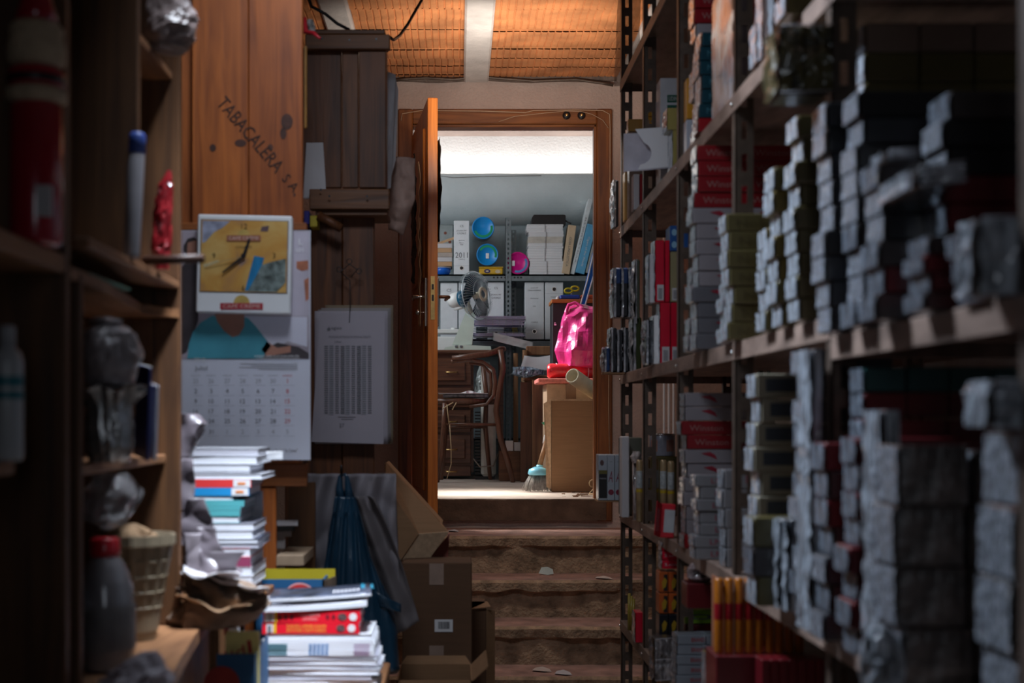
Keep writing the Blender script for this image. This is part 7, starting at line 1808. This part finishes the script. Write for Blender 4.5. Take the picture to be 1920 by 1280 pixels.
mb = MB(); mb.bev(X_(1256, Yr), X_(1296, Yr), Yr - .002, Yr + .1, B3 + .393, B3 + .482, .003); t = mb.build('blue_pack', P2('royal_blue_pack', (.02, .09, .30)), label='blue pack with pale round marks lying on the khaki striped carton', cat='pack')
mb = MB()
for zz in (.415, .458):
    for xx in (1264, 1275): disc(mb, (X_(xx, Yr), Yr - .003, B3 + zz), .012, 14, rx=.009)
mb.build('round_marks', P2('pale_blue_print', (.25, .45, .62)), t)
# ---------- far end of B2
Yw = 4.95
t = thing('white_cut_box', 'empty white carton tray with a round notch, sticking out of the shelf', 'box', P(1172, 322, Yw))
mb = MB(); s = Yw / F
x0, z0 = X_(1172, Yw), Z_(320, Yw)
pts = [(1191, 242), (1250, 238), (1278, 258), (1278, 292), (1262, 312), (1196, 318)]
notch = [(1196 + 27 * math.sin(R(a)) * .95, 287 - 22 * math.cos(R(a))) for a in range(170, 8, -18)]
allp = pts + [(1196, 318)][:0] + notch
mb.prism([(X_(a, Yw), Z_(b, Yw)) for a, b in allp], Yw, Yw + .003); mb.build('front_panel', plain('clean_white_card', (.88, .88, .92), .5, 0, .03, 4), t, world=True)
mb = MB(); mb.prism([(X_(a, Yw), Z_(b, Yw)) for a, b in ((1172, 246), (1250, 244), (1250, 312), (1172, 318))], Yw + .04, Yw + .045); mb.build('back_panel', plain('grey_white_card', (.60, .57, .64), .6), t, world=True)
mb = MB(); mb.add([P(1172, 320, Yw + .042), P(1196, 319, Yw), P(1262, 313, Yw), P(1262, 313, Yw + .042)], [(0, 1, 2, 3)]); mb.build('bottom_panel', plain('grey_white_card', (.60, .57, .64), .6), t, world=True, solid=.003)
def boxp(name, px0, px1, py0, py1, Y, d, mat, label, cat='pack', base=None, txt=None, tm=None, th=.4, end=False, sh=None):
    x0, x1 = X_(px0, Y), X_(px1, Y); z0 = base if base is not None else Z_(py1, Y); z1 = Z_(py0, Y)
    t = thing(name, label, cat, ((x0 + x1) / 2, Y, z0))
    w_ = (x1 - x0) / 2; h_ = z1 - z0
    mb = MB(); mb.bev(-w_, w_, 0, d, 0, h_, .002); mb.build('body', mat, t)
    if txt: mb = MB(); [put_text(mb, q, (0, -.0008, h_ * fz), w=w_ * 1.5, h=h_ * th) for q, fz in txt]; mb.build('writing', tm, t)
    if end:
        mb = MB()
        def fl(u, v): p = Vector((-w_ - .001, d * u, h_ * v)); return p + Vector((-.004 * abs(ridge(p, 30, px0)), 0, 0))
        mb.grid(fl, 6, 12); mb.build('wrapped_end', M_end, t)
    return t
M_yo = P2('yellow_orange_pack', (.56, .26, .015)); M_yo2 = P2('dull_yellow_pack', (.40, .22, .05))
boxp('yellow_pack', 1211, 1232, 219, 237, 5.45, .06, M_yo, 'lower yellow pack stacked behind the white notched tray', base=Z_(238, 5.45), txt=[('JC', .5)], tm=M_inkg)
boxp('yellow_pack', 1211, 1232, 199, 217, 5.45, .06, M_yo, 'upper yellow pack stacked behind the white notched tray', base=Z_(218, 5.45), txt=[('JC', .5)], tm=M_inkg)
mb = MB(); mb.bev(X_(1209, 5.45), X_(1236, 5.45), 5.449, 5.53, B2 + .001, Z_(238.5, 5.45), .002); mb.build('plain_carton', STY['brownp'][0], label='brown carton holding up the two yellow packs', cat='carton')
boxp('yellow_box', 1172, 1186, 321, 390, 5.7, .08, M_yo2, 'tall yellow box stack at the end of the upper shelf', base=B2 + .001)
boxp('yellow_box', 1178, 1207, 223, 246, 5.6, .06, M_yo2, 'dull yellow box lying on the tall brown carton behind the tray', base=Z_(246, 5.6))
mb = MB(); mb.bev(X_(1180, 5.6), X_(1206, 5.6), 5.6, 5.68, B2 + .001, Z_(246.5, 5.6), .002); mb.build('plain_carton', STY['brownp'][0], label='tall brown carton behind the white notched tray', cat='carton')
for i, (a, b, m_) in enumerate(((1188, 1199, M_paperdim), (1200, 1205, STY['redp'][0]), (1206, 1214, P2('tan_pack', (.35, .22, .15))), (1216, 1224, P2('tan_pack', (.35, .22, .15))), (1226, 1236, M_paperdim))):
    boxp('small_pack', a, b, 326, 0, 5.42, .07, m_, '%s small pack from the left under the white notched tray' % ORD[i], base=B2 + .001)
t = boxp('white_green_box', 1238, 1276, 146, 0, 5.0, .10, P2('white_box', (.55, .56, .60)), 'white box with dark green label behind the top of the tray', 'box', base=B2 + .001)
mb = MB(); xx0, xx1 = X_(1251, 5.0), X_(1276, 5.0); mb.box(xx0, xx1, 4.9985, 4.9995, Z_(192, 5), Z_(178, 5)); mb.box(xx0, xx1, 4.9985, 4.9995, Z_(214, 5), Z_(197, 5)); lb = mb.build('green_label', P2('dark_green', (.015, .11, .07)), t, world=True)
mb = MB(); put_text(mb, 'UDINE', ((xx0 + xx1) / 2, 4.998, Z_(185, 5)), w=(xx1 - xx0) * .8, h=.015); put_text(mb, '50', ((xx0 + xx1) / 2, 4.998, Z_(206, 5)), w=(xx1 - xx0) * .4, h=.015); mb.build('label_writing', M_paperdim, lb, world=True)
boxp('white_pack', 1233, 1244, 186, 0, 5.12, .05, M_paperdim, 'narrow white pack left of the green labelled box', base=B2 + .001)
M_wy = P2('white_yellow_pack', (.52, .50, .42))
for i, (a, b, c, d) in enumerate(((1262, 1284, 244, 285), (1252, 1282, 202, 242))):
    t = boxp('white_yellow_carton', a, b, c, 0, 4.78, .1, P2('pale_yellow_side', (.40, .33, .10)), ['lower white and yellow carton beside the notched tray', 'upper white and yellow carton beside the notched tray'][i], 'carton', base=[B2 + .001, Z_(243.5, 4.78)][i] if i else B2 + .001, end=True)
t = boxp('orange_box', 1288, 1301, 146, 222, 4.28, .06, P2('orange_tall', (.52, .23, .02)), 'tall narrow orange box standing on the shelf by the third post', 'box', base=Z_(223, 4.28))
t = boxp('striped_pack', 1287, 1300, 224, 272, 4.28, .06, P2('pale_stripe', (.40, .42, .48)), 'pale striped pack under the tall narrow orange box', 'pack', base=B2 + .001)
# red, white and teal cartons above B2
stack(1316, 3.95, B2, ['redp', 'teal', 'teal', 'teal', 'teal', 'teal', 'teal'], 'teal stack above the worn upper board', top=60, L=.26)
stack(1309, 4.1, B2, ['white', 'white', 'white', 'white', 'white', 'redp', 'redp', 'white', 'red', 'red', 'redp'], 'white and red stack behind the teal one', top=-40, L=.26)
t = boxp('tall_white_box', 1378, 1406, -60, 0, 3.5, .3, P2('mauve_white_box', (.33, .27, .29)), 'large white edged box standing on the upper worn board', 'box', base=B2 + .001, end=True)
mb = MB(); quad(mb, X_(1384, 3.498) - .001, X_(1404, 3.498), 2.32, 2.40, 3.4985) if False else None
for i, (a, b, c) in enumerate(((1420, 1431, 40), (1432, 1450, -20), (1452, 1470, -60))):
    boxp('orange_white_pack', a, b, c, 0, 3.18 - i * .05, .07, P2('orange_white_pack', (.50, .33, .28)), '%s orange and white upright pack on the upper board before the near post' % ORD[i], base=B2 + .001, end=True)
# items hanging low on the top: wrapped olive pack that overhangs the frame top
stack(1468, 2.92, B2, ['dolive', 'dolive', 'dolive'], 'olive wrapped stack at the top, left of the near post', top=50, L=.2) if False else None
stack(1480, 2.80, B2 + 0, ['olive', 'dolive', 'olive'], 'olive stack at the very top', L=.22)
bundle(1462, 1556, 52, 118, 2.54, .10, 'shiny wrapped olive bundle sticking out at the near post top', cello('olive_wrap', (.12, .10, .04), .35, .4), 0, base=2.09, lines=1)
mb = MB(); mb.bev(X_(1498, 2.66), X_(1560, 2.66), 2.70, 2.79, B3 + .401, B3 + .55, .003) if False else None
# clear plastic hanging at the far top end
mb = MB()
def hang(u, v):
    p = P(1160 + 44 * u - 8 * (1 - v), 180 * (1 - v) - 20, 5.98); return p + Vector((0, .03 * ridge(p, 12, 3), 0))
mb.grid(hang, 22, 30); mb.build('hanging_plastic', film('brownish_film', (.35, .22, .16), .4), label='torn clear plastic sheet hanging at the far top end of the shelving', cat='plastic', solid=.001)
# ---------- lower board B5
stack(1270, 4.30, B5, ['brandy'] * 6, 'pale blue stack with red words, lowest shelf', top=1190, L=.13, H=None, jit=.003)
stack(1324, 4.28, B5, ['brandy'] * 6, 'second pale blue stack with red words, lowest shelf', top=1190, L=.10, jit=.003)
def small_row(name, n_, px0, px1, py0, py1, Y, d, mat, lab, cat='pack', base=None, r=.3):
    for i in range(n_):
        a = px0 + (px1 - px0) * i / n_; b = px0 + (px1 - px0) * (i + 1) / n_ - .8
        boxp(name, a, b, py0, 0, Y, d, mat, lab % ORD[i], cat, base=base if base else Z_(py1, Y))
# orange cartridges with red band: two tiers of rounded sleeves
Yo = 3.32
for i in range(9):
    px = 1352 + i * 19.0
    x = X_(px, Yo); w_ = 17.6 * Yo / F / 2
    z0 = Z_(1228, Yo); h_ = Z_(1086, Yo) - z0
    t = thing('orange_sleeve', 'orange ribbed sleeve with a dark red band, %s from the left of nine' % ORD[i], 'pack', (x, Yo + .03, z0), group='orange sleeves on the lower shelf')
    mb = MB(); mb.lathe([(w_ * .85, 0), (w_, .006), (w_, h_ - .006), (w_ * .85, h_)], n=16); mb.build('sleeve_body', P2('deep_orange', (.50, .15, .008)), t)
    mb = MB(); mb.lathe([(w_ * 1.01, h_ * .45), (w_ * 1.03, h_ * .46), (w_ * 1.03, h_ * .66), (w_ * 1.01, h_ * .67)], n=16, cap=False); mb.build('red_band', P2('band_red', (.34, .008, .015)), t)
mb = MB(); mb.bev(X_(1342, Yo), X_(1520, Yo), Yo + .0, Yo + .14, B5 + .09, Z_(1228, Yo) - .001, .003)
mb.v = [v for v in mb.v]; mb.build('dark_red_tray', P2('dark_red_tray', (.12, .008, .012)), label='dark red carton tray carrying the orange sleeves', cat='tray')
for i in range(7):
    z0 = B5 + .001
    boxp('dark_red_pack', 1425 + i * 17, 1441 + i * 17, 1240, 0, 3.30, .08, P2('dark_red_row', (.16, .008, .014)), 'dark red pack, %s from the left below the orange sleeves' % ORD[i], base=B5 + .001) if False else None
Yd_ = 3.22
for i in range(7):
    boxp('dark_red_pack', 1428 + i * 17, 1444 + i * 17, 1236, 0, Yd_, .07, P2('dark_red_row', (.16, .008, .014)), 'dark red pack, %s from the left below the orange sleeves' % ORD[i], base=B5 + .001)
for i in range(3):
    boxp('gold_pack', 1326 + i * 17, 1341 + i * 17, 1226, 0, 3.9, .08, P2('gold_brown_pack', (.32, .22, .10)), 'gold and brown pack, %s from the left beside the pale blue stacks' % ORD[i], base=B5 + .001, end=True)
boxp('lime_box', 1284, 1344, 1143, 1168, 4.42, .08, P2('lime_green', (.30, .60, .03)), 'lime green box lying above the pale blue stacks', 'box', base=Z_(1169, 4.42), txt=[('o', .5)], tm=M_inkg, th=.4)
boxp('maroon_box', 1284, 1344, 1170, 1188, 4.42, .08, STY['maroon'][0], 'maroon box directly under the lime green one', 'box', base=Z_(1189, 4.42))
mb = MB(); mb.bev(X_(1284, 4.42), X_(1344, 4.42), 4.44, 4.5, B5 + .001, Z_(1190, 4.42), .002); mb.build('plain_carton', STY['brownp'][0], label='brown carton behind the pale blue stacks, under the maroon box', cat='carton')
for i in range(3):
    boxp('small_red_box', 1242, 1272, 1016 + i * 17, 0, 4.7, .08, M_vr, '%s small red box from the top of the pile under the golden tubes' % ORD[i], 'box', base=Z_(1032 + i * 17, 4.7), txt=[('2.cm', .5)], tm=M_paperdim, th=.3, end=True)
for r_ in range(3):
    for i in range(2):
        a = 1236 + i * 18
        t = boxp('black_orange_pack', a, a + 17, 1072 + r_ * 40, 0, 4.7, .08, [P2('orange_red_pack', (.50, .10, .02)), P2('orange_red_pack', (.50, .10, .02)), M_dk2][r_], '%s orange and black pack, %s row down under the small red boxes' % (['left', 'right'][i], ORD[r_]), base=Z_(1110 + r_ * 40, 4.7))
        w2 = 7 * 4.7 / F
        mb = MB(); quad(mb, 0, w2, .004, .06, -.0008); mb.build('black_panel', M_black, t)
        mb = MB(); poly(mb, [(-w2 * .3, .01), (w2 * .5, .018), (w2 * .9, .04), (w2 * .2, .05), (-w2 * .5, .035)], -.0016); mb.build('gold_figure', P2('gold_print_b', (.42, .26, .02)), t)
mb = MB(); mb.bev(X_(1236, 4.7), X_(1273, 4.7), 4.7, 4.78, B5 + .001, Z_(1190.5, 4.7) - .001, .002); mb.build('plain_carton', STY['darkc'][0], label='dark carton under the orange and black packs', cat='carton')
boxp('red_carton', 1192, 1206, 1148, 0, 5.3, .09, M_vr, 'red upright carton with barcode on the lowest board, far end', 'carton', base=B5 + .001, end=True)
mb = MB(); 
for i in range(3): mb.tube([(X_(1179 + i * 4, 5.62), 5.62, B5 + .001), (X_(1180 + i * 4, 5.62), 5.62, Z_(1112 + i * 5, 5.62))], .006, 8)
mb.build('yellow_sticks', plain('ochre_sticks', (.30, .22, .03), .4, coat=.5), label='bundle of dull yellow sticks in plastic on the lowest board, far end', cat='sticks', kind='stuff')
bundle(1228, 1262, 1196, 0, 4.55, .08, 'clear wrapped dark pack lying on the lowest board before the third post', cello('smoky_wrap', (.30, .27, .28)), 0, base=B5 + .001, lines=2)
mb = MB(); blob(mb, [(Z_(1092, 4.05), X_(1318, 4.05), 4.08, .02, .02), (Z_(1086, 4.05), X_(1318, 4.05), 4.08, .035, .03), (Z_(1068, 4.05), X_(1322, 4.05), 4.08, .042, .03), (Z_(1055, 4.05), X_(1320, 4.05), 4.08, .02, .02)], 36, .012, 26, 9)
mb.build('crumpled_wrap', cello('pinkish_wrap', (.42, .32, .33), bscale=(16, 16, 16)), label='pinkish crumpled wrap heaped above the lime green box', cat='wrap')
mb = MB(); mb.bev(X_(1287, 4.05), X_(1340, 4.05), 4.04, 4.14, Z_(1140, 4.05), Z_(1093, 4.05), .003); mb.build('dark_box', STY['maroon'][0], label='maroon box under the pinkish crumpled wrap', cat='box')
mb = MB(); mb.bev(X_(1344, 3.7), X_(1362, 3.7), 3.7, 3.78, B5 + .20, Z_(1082, 3.7), .002); mb.build('salmon_box', P2('salmon_pack', (.60, .24, .14)), label='salmon coloured upright box left of the orange sleeves', cat='box')
mb = MB(); blob(mb, [(.651, X_(1180, 5.8) + .03, 5.75, .03, .03), (.68, X_(1180, 5.8) + .03, 5.75, .035, .03), (.70, X_(1180, 5.8) + .03, 5.75, .01, .01)], 24, .01, 26, 6)
mb.build('foil_scrap', cello('foil_scrap', (.5, .45, .45)), label='small shiny foil scrap at the far foot of the shelving', cat='foil')
print('cartons', TC[0])
